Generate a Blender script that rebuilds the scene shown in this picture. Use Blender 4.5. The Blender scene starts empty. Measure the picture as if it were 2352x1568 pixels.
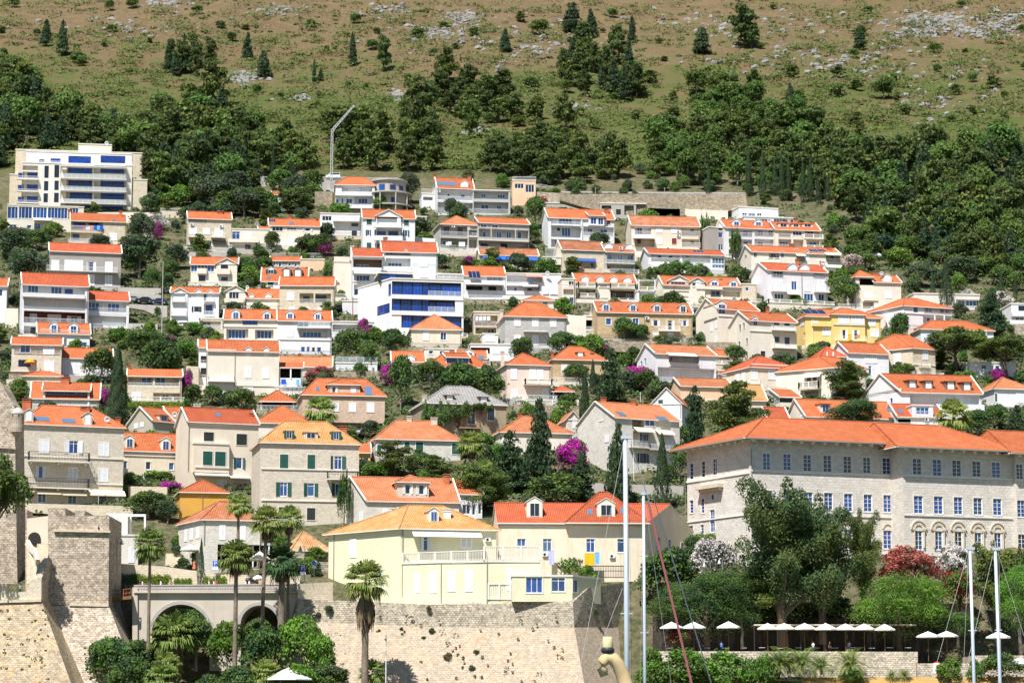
import bpy, math, random
from math import radians as R, sin, cos, tan, atan2, pi, sqrt, exp
from mathutils import Vector as V, noise as mnoise
import numpy as np
rnd = random.Random(11)
sc = bpy.context.scene
COL = sc.collection
F, TILT, CZ = 6000.0, R(8.6), 5.0            # focal length in units of a 2352 px wide picture
cd = bpy.data.cameras.new('camera'); cam = bpy.data.objects.new('camera', cd); COL.objects.link(cam)
cam.location = (0, 0, CZ); cam.rotation_euler = (R(90) + TILT, 0, 0)
cd.sensor_width = 36; cd.lens = 36 * F / 2352; cd.clip_start = 1; cd.clip_end = 6000
sc.camera = cam
SUN_EL, SUN_AZ = R(59), atan2(-.45, -.89)     # azimuth measured from +Y towards +X
sdir = V((sin(SUN_AZ) * cos(SUN_EL), cos(SUN_AZ) * cos(SUN_EL), sin(SUN_EL)))
w = bpy.data.worlds.new('World'); sc.world = w; w.use_nodes = True
nt = w.node_tree; sky = nt.nodes.new('ShaderNodeTexSky'); sky.sky_type = 'NISHITA'; sky.sun_disc = False
sky.sun_elevation = SUN_EL; sky.sun_rotation = SUN_AZ % (2 * pi); sky.altitude = 10; sky.air_density = 1.3; sky.dust_density = .3; sky.ozone_density = 3.0
bg = nt.nodes['Background']; nt.links.new(sky.outputs[0], bg.inputs[0]); bg.inputs[1].default_value = .058
sl = bpy.data.lights.new('sun', 'SUN'); sl.energy = 5.0; sl.angle = R(.5); sl.color = (1, .975, .94)
so = bpy.data.objects.new('sun', sl); COL.objects.link(so); so.location = (0, 0, 600)
so.rotation_euler = (-sdir).to_track_quat('-Z', 'Y').to_euler()
sc.view_settings.view_transform = 'Standard'; sc.view_settings.look = 'None'; sc.view_settings.gamma = 1
sc.view_settings.exposure = .73
sc.cycles.max_bounces = 6; sc.cycles.diffuse_bounces = 3; sc.cycles.glossy_bounces = 2; sc.cycles.transparent_max_bounces = 4
_c, _s = cos(TILT), sin(TILT)
def ray(x, y):
 dx, dy = (x - 1176) / F, (784 - y) / F
 yy = _c - dy * _s
 return dx / yy, (_s + dy * _c) / yy
def P(x, y, Y):
 a, b = ray(x, y)
 return V((a * Y, Y, CZ + b * Y))
PROF = [(1690, 330), (1660, 380), (1640, 392), (1610, 400), (1570, 408), (1480, 414), (1345, 420), (1200, 450), (1000, 508), (800, 580), (600, 664), (430, 752), (395, 772), (200, 885), (0, 1030), (-200, 1190), (-380, 1400)]
PZ = [(Y, CZ + ray(1176, y)[1] * Y) for y, Y in PROF]
PY = [p[0] for p in PZ]; PH = [p[1] for p in PZ]
def ground(X, Y):
 z = float(np.interp(Y, PY, PH))
 if Y > 770:
  k = min(1, (Y - 770) / 60)
  z += k * (5 * mnoise.noise((X * .011, Y * .011, 1.3)) + 1.6 * mnoise.noise((X * .045, Y * .045, 7)) )
 return z
def land(x, y):
 """the point of the ground seen at picture place (x, y)"""
 a, b = ray(x, y)
 Y = 350.0; last = Y
 while Y < 1500 and CZ + b * Y > ground(a * Y, Y):
  last = Y; Y += 4
 lo, hi = last, Y
 for _ in range(18):
  m = (lo + hi) / 2
  if CZ + b * m > ground(a * m, m): lo = m
  else: hi = m
 return V((a * lo, lo, CZ + b * lo))
MAT = {}
def newmat(name):
 m = bpy.data.materials.new(name); m.use_nodes = True
 return m, m.node_tree.nodes, m.node_tree.links, m.node_tree.nodes['Principled BSDF']
def N(nodes, t, **kw):
 n = nodes.new(t)
 for k, v in kw.items():
  if k.startswith('i_'):
   n.inputs[k[2:].replace('_', ' ')].default_value = v
  else: setattr(n, k, v)
 return n
def mixc(nodes, links, fac, a, b, blend='MIX'):
 n = nodes.new('ShaderNodeMix'); n.data_type = 'RGBA'; n.blend_type = blend
 for k, v in ((0, fac), (6, a), (7, b)):
  if hasattr(v, 'type') and hasattr(v, 'links'): links.new(v, n.inputs[k])
  else: n.inputs[k].default_value = v if k == 0 else (*v, 1) if len(v) == 3 else v
 return n.outputs[2]
def ramp(nodes, links, src, lo, hi):
 n = nodes.new('ShaderNodeMapRange'); n.inputs[1].default_value = lo; n.inputs[2].default_value = hi
 links.new(src, n.inputs[0]); return n.outputs[0]
def simple(key, c, rough=.6, metal=0, var=.0, spec=.3):
 m, n, l, b = newmat(key); b.inputs['Roughness'].default_value = rough; b.inputs['Metallic'].default_value = metal
 b.inputs['Specular IOR Level'].default_value = spec
 if var:
  tc = N(n, 'ShaderNodeTexCoord'); no = N(n, 'ShaderNodeTexNoise', i_Scale=1.2, i_Detail=4); l.new(tc.outputs['Object'], no.inputs['Vector'])
  f = ramp(n, l, no.outputs[0], .3, .7)
  o = mixc(n, l, f, tuple(x * (1 - var) for x in c), tuple(min(1, x * (1 + var)) for x in c)); l.new(o, b.inputs['Base Color'])
 else: b.inputs['Base Color'].default_value = (*c, 1)
 MAT[key] = m; return m
def plaster(key, c, stain=(.45, .38, .30), amt=.35, bump=.15):
 m, n, l, b = newmat(key); b.inputs['Roughness'].default_value = .85; b.inputs['Specular IOR Level'].default_value = .15
 tc = N(n, 'ShaderNodeTexCoord'); oi = N(n, 'ShaderNodeObjectInfo')
 add = N(n, 'ShaderNodeVectorMath', operation='ADD'); mul = N(n, 'ShaderNodeMath', operation='MULTIPLY'); mul.inputs[1].default_value = 50
 l.new(oi.outputs['Random'], mul.inputs[0]); l.new(tc.outputs['Object'], add.inputs[0]); l.new(mul.outputs[0], add.inputs[1])
 a1 = N(n, 'ShaderNodeTexNoise', i_Scale=.35, i_Detail=6, i_Roughness=.65); l.new(add.outputs[0], a1.inputs['Vector'])
 mp = N(n, 'ShaderNodeMapping'); mp.inputs['Scale'].default_value = (1.6, 1.6, .18); l.new(add.outputs[0], mp.inputs[0])
 a2 = N(n, 'ShaderNodeTexNoise', i_Scale=1.0, i_Detail=5, i_Roughness=.7); l.new(mp.outputs[0], a2.inputs['Vector'])
 fine = N(n, 'ShaderNodeTexNoise', i_Scale=9, i_Detail=3); l.new(tc.outputs['Object'], fine.inputs['Vector'])
 c1 = mixc(n, l, ramp(n, l, a1.outputs[0], .35, .7), c, tuple(x * .86 for x in c))
 pr = N(n, 'ShaderNodeMath', operation='MULTIPLY'); pr.inputs[1].default_value = amt + .18; l.new(ramp(n, l, a2.outputs[0], .52, .80), pr.inputs[0])
 c2 = mixc(n, l, pr.outputs[0], c1, stain)
 l.new(c2, b.inputs['Base Color'])
 bp = N(n, 'ShaderNodeBump', i_Strength=bump, i_Distance=.03); l.new(fine.outputs[0], bp.inputs['Height']); l.new(bp.outputs[0], b.inputs['Normal'])
 MAT[key] = m; return m
def masonry(key, c1, c2, mortar, bw=.55, bh=.28, ms=.02, blot=None, blotamt=.5, bump=.5, rough=.85, holes=0, irr=.1):
 m, n, l, b = newmat(key); b.inputs['Roughness'].default_value = rough; b.inputs['Specular IOR Level'].default_value = .12
 uv = N(n, 'ShaderNodeTexCoord'); br = N(n, 'ShaderNodeTexBrick', offset=.5, squash=1)
 wob = N(n, 'ShaderNodeTexNoise', i_Scale=1.1, i_Detail=2); l.new(uv.outputs['UV'], wob.inputs['Vector'])
 vm = N(n, 'ShaderNodeVectorMath', operation='MULTIPLY_ADD'); vm.inputs[1].default_value = (.25, .12, 0); l.new(wob.outputs['Color'], vm.inputs[0]); l.new(uv.outputs['UV'], vm.inputs[2])
 l.new(vm.outputs[0], br.inputs['Vector'])
 for k, v in (('Scale', 1), ('Mortar Size', ms), ('Mortar Smooth', .3), ('Bias', 0), ('Brick Width', bw), ('Row Height', bh)): br.inputs[k].default_value = v
 br.inputs['Color1'].default_value = (*c1, 1); br.inputs['Color2'].default_value = (*c2, 1); br.inputs['Mortar'].default_value = (*mortar, 1)
 no = N(n, 'ShaderNodeTexNoise', i_Scale=.32, i_Detail=7, i_Roughness=.7); l.new(uv.outputs['Object'], no.inputs['Vector'])
 fin = N(n, 'ShaderNodeTexNoise', i_Scale=4, i_Detail=5, i_Roughness=.7); l.new(uv.outputs['Object'], fin.inputs['Vector'])
 col = mixc(n, l, ramp(n, l, fin.outputs[0], .35, .7), br.outputs['Color'], tuple(x * .72 for x in c1))
 pr = N(n, 'ShaderNodeMath', operation='MULTIPLY'); pr.inputs[1].default_value = blotamt; l.new(ramp(n, l, no.outputs[0], .48, .68), pr.inputs[0])
 col = mixc(n, l, pr.outputs[0], col, blot or tuple(x * .8 for x in c2))
 if irr > .2:
  mp2 = N(n, 'ShaderNodeMapping'); mp2.inputs['Scale'].default_value = (.45, .45, .1); l.new(uv.outputs['Object'], mp2.inputs[0]); n2 = N(n, 'ShaderNodeTexNoise', i_Scale=1, i_Detail=6, i_Roughness=.7); l.new(mp2.outputs[0], n2.inputs['Vector']); p2 = N(n, 'ShaderNodeMath', operation='MULTIPLY'); p2.inputs[1].default_value = .5; l.new(ramp(n, l, n2.outputs[0], .54, .72), p2.inputs[0]); col = mixc(n, l, p2.outputs[0], col, tuple(x * .5 for x in c2))
 if holes:
  vo = N(n, 'ShaderNodeTexNoise', i_Scale=.9, i_Detail=6, i_Roughness=.8); l.new(uv.outputs['Object'], vo.inputs['Vector'])
  col = mixc(n, l, ramp(n, l, vo.outputs[0], .66, .70), col, (.10, .085, .05))
 sc_ = N(n, 'ShaderNodeMapping'); sc_.inputs['Scale'].default_value = (1.3 / bw, .95 / bh, 1); l.new(vm.outputs[0], sc_.inputs[0]); vr = N(n, 'ShaderNodeTexVoronoi', i_Scale=1.0); l.new(sc_.outputs[0], vr.inputs['Vector']); sv = N(n, 'ShaderNodeSeparateXYZ'); l.new(vr.outputs['Color'], sv.inputs[0])
 hv = N(n, 'ShaderNodeHueSaturation'); l.new(col, hv.inputs['Color']); l.new(ramp2(n, l, sv.outputs[0], 1 - irr, 1 + irr), hv.inputs['Value']); col = hv.outputs[0]
 l.new(col, b.inputs['Base Color'])
 mx = N(n, 'ShaderNodeMath', operation='MULTIPLY_ADD'); mx.inputs[1].default_value = -1.0; l.new(br.outputs['Fac'], mx.inputs[0]); l.new(fin.outputs[0], mx.inputs[2])
 bp = N(n, 'ShaderNodeBump', i_Strength=bump, i_Distance=.06); l.new(mx.outputs[0], bp.inputs['Height']); l.new(bp.outputs[0], b.inputs['Normal'])
 MAT[key] = m; return m
def tiles(key, c1, c2, c3, old=.35, pw=.30, ph=.42):
 m, n, l, b = newmat(key); b.inputs['Roughness'].default_value = .75; b.inputs['Specular IOR Level'].default_value = .2
 uv = N(n, 'ShaderNodeTexCoord'); br = N(n, 'ShaderNodeTexBrick', offset=0, squash=1); l.new(uv.outputs['UV'], br.inputs['Vector'])
 for k, v in (('Scale', 1), ('Mortar Size', .06), ('Mortar Smooth', .4), ('Bias', 0), ('Brick Width', pw), ('Row Height', ph)): br.inputs[k].default_value = v
 br.inputs['Color1'].default_value = (*c1, 1); br.inputs['Color2'].default_value = (*c2, 1); br.inputs['Mortar'].default_value = (*[x * .36 for x in c1], 1)
 oi = N(n, 'ShaderNodeObjectInfo'); mul = N(n, 'ShaderNodeMath', operation='MULTIPLY'); mul.inputs[1].default_value = 37; l.new(oi.outputs['Random'], mul.inputs[0])
 ad = N(n, 'ShaderNodeVectorMath', operation='ADD'); l.new(uv.outputs['Object'], ad.inputs[0]); l.new(mul.outputs[0], ad.inputs[1])
 no = N(n, 'ShaderNodeTexNoise', i_Scale=.5, i_Detail=8, i_Roughness=.75); l.new(ad.outputs[0], no.inputs['Vector'])
 pr = N(n, 'ShaderNodeMath', operation='MULTIPLY'); pr.inputs[1].default_value = old; l.new(ramp(n, l, no.outputs[0], .42, .72), pr.inputs[0])
 col = mixc(n, l, pr.outputs[0], br.outputs['Color'], c3)
 hs = N(n, 'ShaderNodeHueSaturation'); l.new(col, hs.inputs['Color']); l.new(ramp2(n, l, oi.outputs['Random'], .86, 1.12), hs.inputs['Value'])
 l.new(hs.outputs[0], b.inputs['Base Color'])
 wv = N(n, 'ShaderNodeTexWave', wave_type='BANDS', bands_direction='X', i_Scale=1 / pw / 3.18 * 1.0); wv.inputs['Distortion'].default_value = 0
 l.new(uv.outputs['UV'], wv.inputs['Vector'])
 bp = N(n, 'ShaderNodeBump', i_Strength=.7, i_Distance=.08); l.new(wv.outputs['Fac'], bp.inputs['Height']); l.new(bp.outputs[0], b.inputs['Normal'])
 MAT[key] = m; return m
def ramp2(nodes, links, src, a, b):
 n = nodes.new('ShaderNodeMapRange'); n.inputs[3].default_value = a; n.inputs[4].default_value = b; links.new(src, n.inputs[0]); return n.outputs[0]
def leafmat(key, c1, c2, tip=None, var=.18, trans=.34):
 if max(c2) < .3: c1, c2 = tuple(x * 1.22 for x in c1), tuple(x * 1.22 for x in c2)
 m, n, l, b = newmat(key); b.inputs['Roughness'].default_value = .6; b.inputs['Specular IOR Level'].default_value = .15
 ge = N(n, 'ShaderNodeNewGeometry'); oi = N(n, 'ShaderNodeObjectInfo')
 col = mixc(n, l, ge.outputs['Random Per Island'], c1, c2)
 hs = N(n, 'ShaderNodeHueSaturation'); l.new(col, hs.inputs['Color']); l.new(ramp2(n, l, oi.outputs['Random'], 1 - var, 1 + var), hs.inputs['Value'])
 h2 = N(n, 'ShaderNodeMath', operation='FRACT'); mu = N(n, 'ShaderNodeMath', operation='MULTIPLY'); mu.inputs[1].default_value = 7.31; l.new(oi.outputs['Random'], mu.inputs[0]); l.new(mu.outputs[0], h2.inputs[0])
 l.new(ramp2(n, l, h2.outputs[0], .485, .515), hs.inputs['Hue'])
 l.new(hs.outputs[0], b.inputs['Base Color'])
 if trans:
  tr = N(n, 'ShaderNodeBsdfTranslucent'); l.new(hs.outputs[0], tr.inputs[0]); mx = N(n, 'ShaderNodeMixShader'); mx.inputs[0].default_value = trans
  l.new(b.outputs[0], mx.inputs[1]); l.new(tr.outputs[0], mx.inputs[2]); l.new(mx.outputs[0], n['Material Output'].inputs[0])
 MAT[key] = m; return m
def glass(key, c, rough=.08, spec=.9):
 m, n, l, b = newmat(key); b.inputs['Roughness'].default_value = rough; b.inputs['Specular IOR Level'].default_value = spec
 tc = N(n, 'ShaderNodeTexCoord'); oi = N(n, 'ShaderNodeObjectInfo'); no = N(n, 'ShaderNodeTexNoise', i_Scale=.9, i_Detail=2); l.new(tc.outputs['Object'], no.inputs['Vector'])
 col = mixc(n, l, ramp(n, l, no.outputs[0], .35, .65), c, tuple(x * .55 for x in c))
 hs = N(n, 'ShaderNodeHueSaturation'); l.new(col, hs.inputs['Color']); l.new(ramp2(n, l, oi.outputs['Random'], .55, 1.35), hs.inputs['Value']); l.new(hs.outputs[0], b.inputs['Base Color'])
 MAT[key] = m
plaster('white', (.74, .74, .74), amt=.18); plaster('cream', (.74, .675, .565), amt=.25); plaster('beige', (.72, .63, .50)); plaster('lilac', (.73, .70, .72), amt=.15)
plaster('pink', (.78, .62, .52), amt=.2); plaster('yellow', (.83, .60, .22), amt=.2); plaster('ochre', (.68, .36, .07), amt=.35); plaster('bridge', (.58, .51, .42), stain=(.4, .34, .27), amt=.5); plaster('lime', (.71, .685, .47), amt=.12, stain=(.62, .60, .42))
plaster('grey', (.36, .33, .30), amt=.4, stain=(.22, .2, .18), bump=.5); plaster('greybeige', (.46, .42, .33), amt=.35); plaster('darkred', (.13, .045, .035)); plaster('brown', (.22, .15, .10)); plaster('shadedark', (.05, .042, .034))  # the last one is the shade behind the restaurant as near-black colour
plaster('oldcream', (.75, .66, .51), stain=(.62, .40, .20), amt=.75); plaster('concrete', (.44, .41, .37), stain=(.25, .22, .19), amt=.6, bump=.4); plaster('midgrey', (.5, .5, .5))  # the last one is an even mid grey
plaster('peach', (.76, .52, .34), amt=.2); plaster('trim', (.78, .74, .66), amt=.15); plaster('palest', (.72, .68, .60), amt=.3)
masonry('stone', (.74, .66, .54), (.64, .56, .44), (.48, .42, .34)); masonry('pinkst', (.70, .52, .39), (.60, .44, .32), (.60, .50, .40), bw=.5, bh=.3)
masonry('greyst', (.58, .56, .52), (.48, .46, .43), (.33, .32, .30)); masonry('tanst', (.62, .47, .28), (.52, .39, .22), (.44, .35, .23), bw=.5, bh=.3)
masonry('creamst', (.72, .63, .48), (.66, .55, .40), (.56, .48, .37), bw=.6, bh=.3); masonry('whitest', (.72, .68, .60), (.66, .62, .54), (.56, .52, .46), bw=.8, bh=.4)
masonry('brownst', (.42, .36, .25), (.36, .30, .20), (.28, .24, .17), bw=.45, bh=.28); masonry('semst', (.76, .70, .62), (.68, .61, .53), (.50, .46, .42), bw=.9, bh=.45, ms=.03)
masonry('fort', (.60, .50, .39), (.46, .38, .29), (.30, .24, .18), bw=.62, bh=.36, ms=.03, irr=.34, blot=(.36, .28, .21), blotamt=.55, bump=.9)
masonry('fortyel', (.50, .41, .29), (.42, .33, .22), (.30, .23, .15), bw=.62, bh=.34, ms=.02, irr=.26, blot=(.55, .36, .14), blotamt=.6, bump=.9, holes=1)
masonry('bastst', (.50, .415, .315), (.43, .345, .255), (.30, .24, .175), bw=.6, bh=.34, ms=.018, irr=.17, blot=(.54, .37, .23), blotamt=.6, bump=.7, holes=1)
masonry('retain', (.44, .37, .27), (.34, .28, .20), (.24, .20, .15), bw=.6, bh=.3, ms=.04, irr=.34, blot=(.36, .30, .2), bump=.8)
masonry('rubble', (.52, .45, .35), (.42, .36, .27), (.27, .23, .17), bw=.5, bh=.32, ms=.04, irr=.35, bump=.9)
tiles('or', (.57, .155, .054), (.47, .115, .038), (.60, .24, .12)); tiles('ro', (.53, .115, .046), (.45, .09, .036), (.55, .19, .10), old=.3); tiles('lo', (.58, .20, .085), (.50, .155, .062), (.58, .29, .16), old=.5)
tiles('ye', (.60, .31, .105), (.52, .235, .075), (.60, .40, .21), old=.5); tiles('oldr', (.47, .145, .062), (.38, .115, .048), (.42, .24, .14), old=.8); tiles('oldy', (.60, .30, .12), (.46, .19, .07), (.62, .45, .25), old=.9)
tiles('slate', (.29, .28, .265), (.22, .21, .205), (.33, .30, .26), pw=.6, ph=.5, old=.6)
simple('frame', (.82, .82, .82), .5); simple('brownframe', (.22, .10, .05), .6); simple('darkframe', (.03, .03, .035), .5); simple('shutter', (.80, .80, .80), .6, var=.06); simple('greensh', (.012, .085, .060), .6, var=.2)
simple('darksh', (.022, .030, .026), .6, var=.2); simple('redsh', (.20, .035, .025), .6); simple('brownsh', (.10, .055, .035), .6); simple('iron', (.035, .035, .037), .5); simple('rust', (.22, .09, .04), .8)
simple('whitemetal', (.80, .80, .80), .4); simple('railgrey', (.45, .45, .45), .4); simple('brick', (.42, .13, .06), .85, var=.25); simple('cap', (.30, .14, .09), .8); simple('gutter', (.26, .24, .21), .6)
simple('awncream', (.80, .70, .52), .8); simple('awnwhite', (.82, .80, .76), .8); simple('awnblue', (.02, .12, .55), .7); simple('awnblack', (.015, .016, .018), .7); simple('awnred', (.55, .25, .2), .8)
simple('dish', (.70, .70, .70), .5); simple('solar', (.012, .02, .06), .15, spec=.8); simple('skyglass', (.10, .16, .24), .1, spec=.9); simple('acwhite', (.72, .72, .70), .5)
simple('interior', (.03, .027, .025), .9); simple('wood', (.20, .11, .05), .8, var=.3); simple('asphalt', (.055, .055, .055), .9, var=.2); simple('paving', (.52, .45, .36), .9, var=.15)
glass('skytintglass', (.016, .072, .28)); glass('glassdark', (.010, .018, .045)); glass('skytintmid', (.03, .10, .27)); glass('glasspale', (.16, .30, .50)); glass('skytintdeep', (.006, .06, .38), rough=.05)  # the blue panes have the reflected sky mixed into their colour
m, n, l, b = newmat('railglass'); b.inputs['Base Color'].default_value = (.75, .9, .98, 1); b.inputs['Alpha'].default_value = .14; b.inputs['Roughness'].default_value = .1; MAT['railglass'] = m
def stripes(key, a, c, per=.45):
 m, n, l, b = newmat(key); b.inputs['Roughness'].default_value = .8
 uv = N(n, 'ShaderNodeTexCoord'); wv = N(n, 'ShaderNodeTexWave', wave_type='BANDS', bands_direction='X', i_Scale=1 / per / 3.18); l.new(uv.outputs['UV'], wv.inputs['Vector'])
 l.new(mixc(n, l, ramp(n, l, wv.outputs['Fac'], .45, .55), a, c), b.inputs['Base Color']); MAT[key] = m
stripes('awnstripe', (.80, .78, .72), (.50, .42, .36)); stripes('awngreen', (.80, .80, .72), (.35, .42, .20))
class MB:
 def __init__(s): s.v = []; s.f = []; s.m = []
 def poly(s, pts, m=0):
  i = len(s.v); s.v += [tuple(p) for p in pts]; s.f.append(tuple(range(i, i + len(pts)))); s.m.append(m)
 def box(s, x0, y0, z0, x1, y1, z1, m=0):
  i = len(s.v); s.v += [(x0, y0, z0), (x1, y0, z0), (x1, y1, z0), (x0, y1, z0), (x0, y0, z1), (x1, y0, z1), (x1, y1, z1), (x0, y1, z1)]
  s.f += [tuple(i + k for k in q) for q in ((0, 3, 2, 1), (4, 5, 6, 7), (0, 1, 5, 4), (1, 2, 6, 5), (2, 3, 7, 6), (3, 0, 4, 7))]; s.m += [m] * 6
 def prism(s, a, b, w, h, m=0, up=None):
  """bar from a to b, w wide (sideways) and h thick, a and b on its centre line"""
  a, b = V(a), V(b); d = (b - a).normalized(); up = V(up) if up is not None else V((0, 0, 1))
  if abs(d.dot(up)) > .99: up = V((0, 1, 0))
  r = d.cross(up).normalized(); u = r.cross(d)
  c = [r * (sx * w / 2) + u * (sy * h / 2) for sx, sy in ((-1, -1), (1, -1), (1, 1), (-1, 1))]
  i = len(s.v); s.v += [tuple(a + q) for q in c] + [tuple(b + q) for q in c]
  s.f += [tuple(i + k for k in q) for q in ((0, 1, 2, 3), (7, 6, 5, 4), (0, 4, 5, 1), (1, 5, 6, 2), (2, 6, 7, 3), (3, 7, 4, 0))]; s.m += [m] * 6
 def tube(s, pts, rads, n=6, m=0, cap=True):
  pts = [V(p) for p in pts]; i0 = len(s.v); k = len(pts)
  for j, p in enumerate(pts):
   d = (pts[min(j + 1, k - 1)] - pts[max(j - 1, 0)]).normalized(); up = V((0, 0, 1)) if abs(d.z) < .95 else V((1, 0, 0))
   r = d.cross(up).normalized(); u = r.cross(d); rr = rads[j] if isinstance(rads, (list, tuple)) else rads
   s.v += [tuple(p + r * (rr * cos(2 * pi * q / n)) + u * (rr * sin(2 * pi * q / n))) for q in range(n)]
  for j in range(k - 1):
   for q in range(n):
    a = i0 + j * n + q; b = i0 + j * n + (q + 1) % n
    s.f.append((a, b, b + n, a + n)); s.m.append(m)
  if cap:
   s.f.append(tuple(i0 + q for q in range(n))[::-1]); s.m.append(m); s.f.append(tuple(i0 + (k - 1) * n + q for q in range(n))); s.m.append(m)
 def lathe(s, prof, n=12, m=0, c=(0, 0, 0)):
  i0 = len(s.v)
  for r, z in prof: s.v += [(c[0] + r * cos(2 * pi * q / n), c[1] + r * sin(2 * pi * q / n), c[2] + z) for q in range(n)]
  for j in range(len(prof) - 1):
   for q in range(n):
    a = i0 + j * n + q; b = i0 + j * n + (q + 1) % n
    s.f.append((a, b, b + n, a + n)); s.m.append(m)
 def slab(s, pts, t, m=0, ms=None):
  """polygon pts (top face, counter-clockwise from above) thickened downward by t"""
  pts = [V(p) for p in pts]; lo = [p - V((0, 0, t)) for p in pts]
  s.poly(pts, m); s.poly(lo[::-1], m if ms is None else ms)
  for i in range(len(pts)):
   j = (i + 1) % len(pts); s.poly([lo[i], lo[j], pts[j], pts[i]], m if ms is None else ms)
 def mesh(s, name, mats, smooth=False):
  me = bpy.data.meshes.new(name); me.from_pydata(s.v, [], s.f)
  for k in mats: me.materials.append(MAT[k] if isinstance(k, str) else k)
  if s.f:
   me.polygons.foreach_set('material_index', s.m)
   if smooth: me.polygons.foreach_set('use_smooth', [True] * len(s.f))
  me.update(); auto_uv(me); return me
 def build(s, name, mats, parent=None, loc=None, rz=0, smooth=False):
  return link(name, s.mesh(name, mats, smooth), parent, loc, rz)
def auto_uv(me):
 nl = len(me.loops)
 if not nl: return
 co = np.empty(len(me.vertices) * 3); me.vertices.foreach_get('co', co); co = co.reshape(-1, 3)
 li = np.empty(nl, dtype=np.int64); me.loops.foreach_get('vertex_index', li)
 nr = np.empty(len(me.polygons) * 3); me.polygons.foreach_get('normal', nr); nr = nr.reshape(-1, 3)
 lt = np.empty(len(me.polygons), dtype=np.int64); me.polygons.foreach_get('loop_total', lt)
 nn = np.repeat(nr, lt, axis=0)
 t = np.stack([-nn[:, 1], nn[:, 0], np.zeros(nl)], 1); L = np.linalg.norm(t, axis=1); flat = L < .05
 t[flat] = (1, 0, 0); t[~flat] /= L[~flat][:, None]
 bt = np.cross(nn, t); p = co[li]
 uv = np.stack([(p * t).sum(1), (p * bt).sum(1)], 1)
 me.uv_layers.new(name='UVMap').data.foreach_set('uv', uv.ravel())
def link(name, me, parent=None, loc=None, rz=0):
 o = bpy.data.objects.new(name, me); COL.objects.link(o)
 if parent is not None: o.parent = parent
 if loc is not None: o.location = loc
 if rz: o.rotation_euler = (0, 0, rz)
 return o
def tag(o, label=None, cat=None, group=None, kind=None):
 if label: o['label'] = label
 if cat: o['category'] = cat
 if group: o['group'] = group
 if kind: o['kind'] = kind
 return o
def thing(name, label, cat, loc, group=None, rz=0):
 o = bpy.data.objects.new(name, None); COL.objects.link(o); o.location = loc; o.empty_display_size = .5
 if rz: o.rotation_euler = (0, 0, rz)
 return tag(o, label, cat, group)
CACHE = {}
def cached(key, fn):
 if key not in CACHE: CACHE[key] = fn()
 return CACHE[key]
def q(v, s=.05): return max(s, round(v / s) * s)
def frame_mesh(w, h, fm, big=False):
 def mk():
  b = MB(); t = .09 if not big else .10; d = .06
  b.box(-w / 2, -.02, 0, w / 2, d, t); b.box(-w / 2, -.02, h - t, w / 2, d, h)
  b.box(-w / 2, -.02, t, -w / 2 + t, d, h - t); b.box(w / 2 - t, -.02, t, w / 2, d, h - t)
  nm = max(1, round(w / .85)) if w > .75 else 0
  for i in range(1, nm): x = -w / 2 + w * i / nm; b.box(x - .045, -.015, t, x + .045, d - .01, h - t)
  if big:
   for z in (h * .25, h * .5, h * .72): b.box(-w / 2 + t, -.012, z - .03, w / 2 - t, d - .02, z + .03)
  elif h > 2.1 and nm < 3: b.box(-w / 2 + t, -.012, h * .76, w / 2 - t, d - .01, h * .76 + .06)
  return b.mesh('window', [fm])
 return cached(('fr', w, h, fm, big), mk)
def pane_mesh(w, h, g):
 def mk():
  b = MB(); b.poly([(-w / 2 + .03, .03, .03), (w / 2 - .03, .03, .03), (w / 2 - .03, .03, h - .03), (-w / 2 + .03, .03, h - .03)]); return b.mesh('pane', [g])
 return cached(('pa', w, h, g), mk)
def shutter_mesh(w, h, m):
 def mk():
  b = MB(); t = .08; b.box(-w / 2, -.03, 0, w / 2, .03, t); b.box(-w / 2, -.03, h - t, w / 2, .03, h); b.box(-w / 2, -.03, t, -w / 2 + t, .03, h - t); b.box(w / 2 - t, -.03, t, w / 2, .03, h - t)
  k = max(3, int(h / .16))
  for i in range(k):
   z = t + (h - 2 * t) * (i + .5) / k; hh = (h - 2 * t) / k * .36
   b.poly([(-w / 2 + t, -.025, z - hh), (w / 2 - t, -.025, z - hh), (w / 2 - t, .01, z + hh), (-w / 2 + t, .01, z + hh)])
  b.poly([(-w / 2 + t, .015, t), (w / 2 - t, .015, t), (w / 2 - t, .015, h - t), (-w / 2 + t, .015, h - t)], 1)  # grey backing imitates the shade between the white louvres
  return b.mesh('shutter', [m, 'railgrey' if m == 'shutter' else m])
 return cached(('sh', w, h, m), mk)
def dish_mesh(r):
 def mk():
  b = MB(); b.lathe([(.01, .0), (r * .5, .06 * r), (r * .85, .2 * r), (r, .3 * r), (r * .98, .33 * r), (r * .5, .1 * r), (.01, .05 * r)], 14)
  b.v = [(x, -z, y) for x, y, z in b.v]; b.v = [(x, y * .96 - z * .25, z * .96 + y * .25) for x, y, z in b.v]; b.tube([(0, .0, 0), (0, .35 * r, -.5 * r), (0, .4 * r, -1.3 * r)], .04, 5); b.tube([(0, -.2 * r, -.9 * r), (0, -.75 * r, 0)], .02, 4)
  return b.mesh('satellite_dish', ['dish'], True)
 return cached(('di', r), mk)
def ac_mesh():
 def mk():
  b = MB(); b.box(-.42, -.3, 0, .42, 0, .6); b.lathe([(.02, 0), (.23, 0), (.23, .02), (.02, .02)], 12, 1); k = len(b.v) - 48
  b.v[k:] = [(x - .1, -.3 - z, y + .3) for x, y, z in b.v[k:]]; b.box(-.35, -.28, -.06, -.25, 0, 0, 1); b.box(.25, -.28, -.06, .35, 0, 0, 1)
  return b.mesh('air_conditioner', ['acwhite', 'darkframe'])
 return cached('ac', mk)
RAIL = {'r': 'whitemetal', 'k': 'iron', 'g': 'railglass', 'p': None, 'b': 'trim', 'u': 'rust'}
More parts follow.
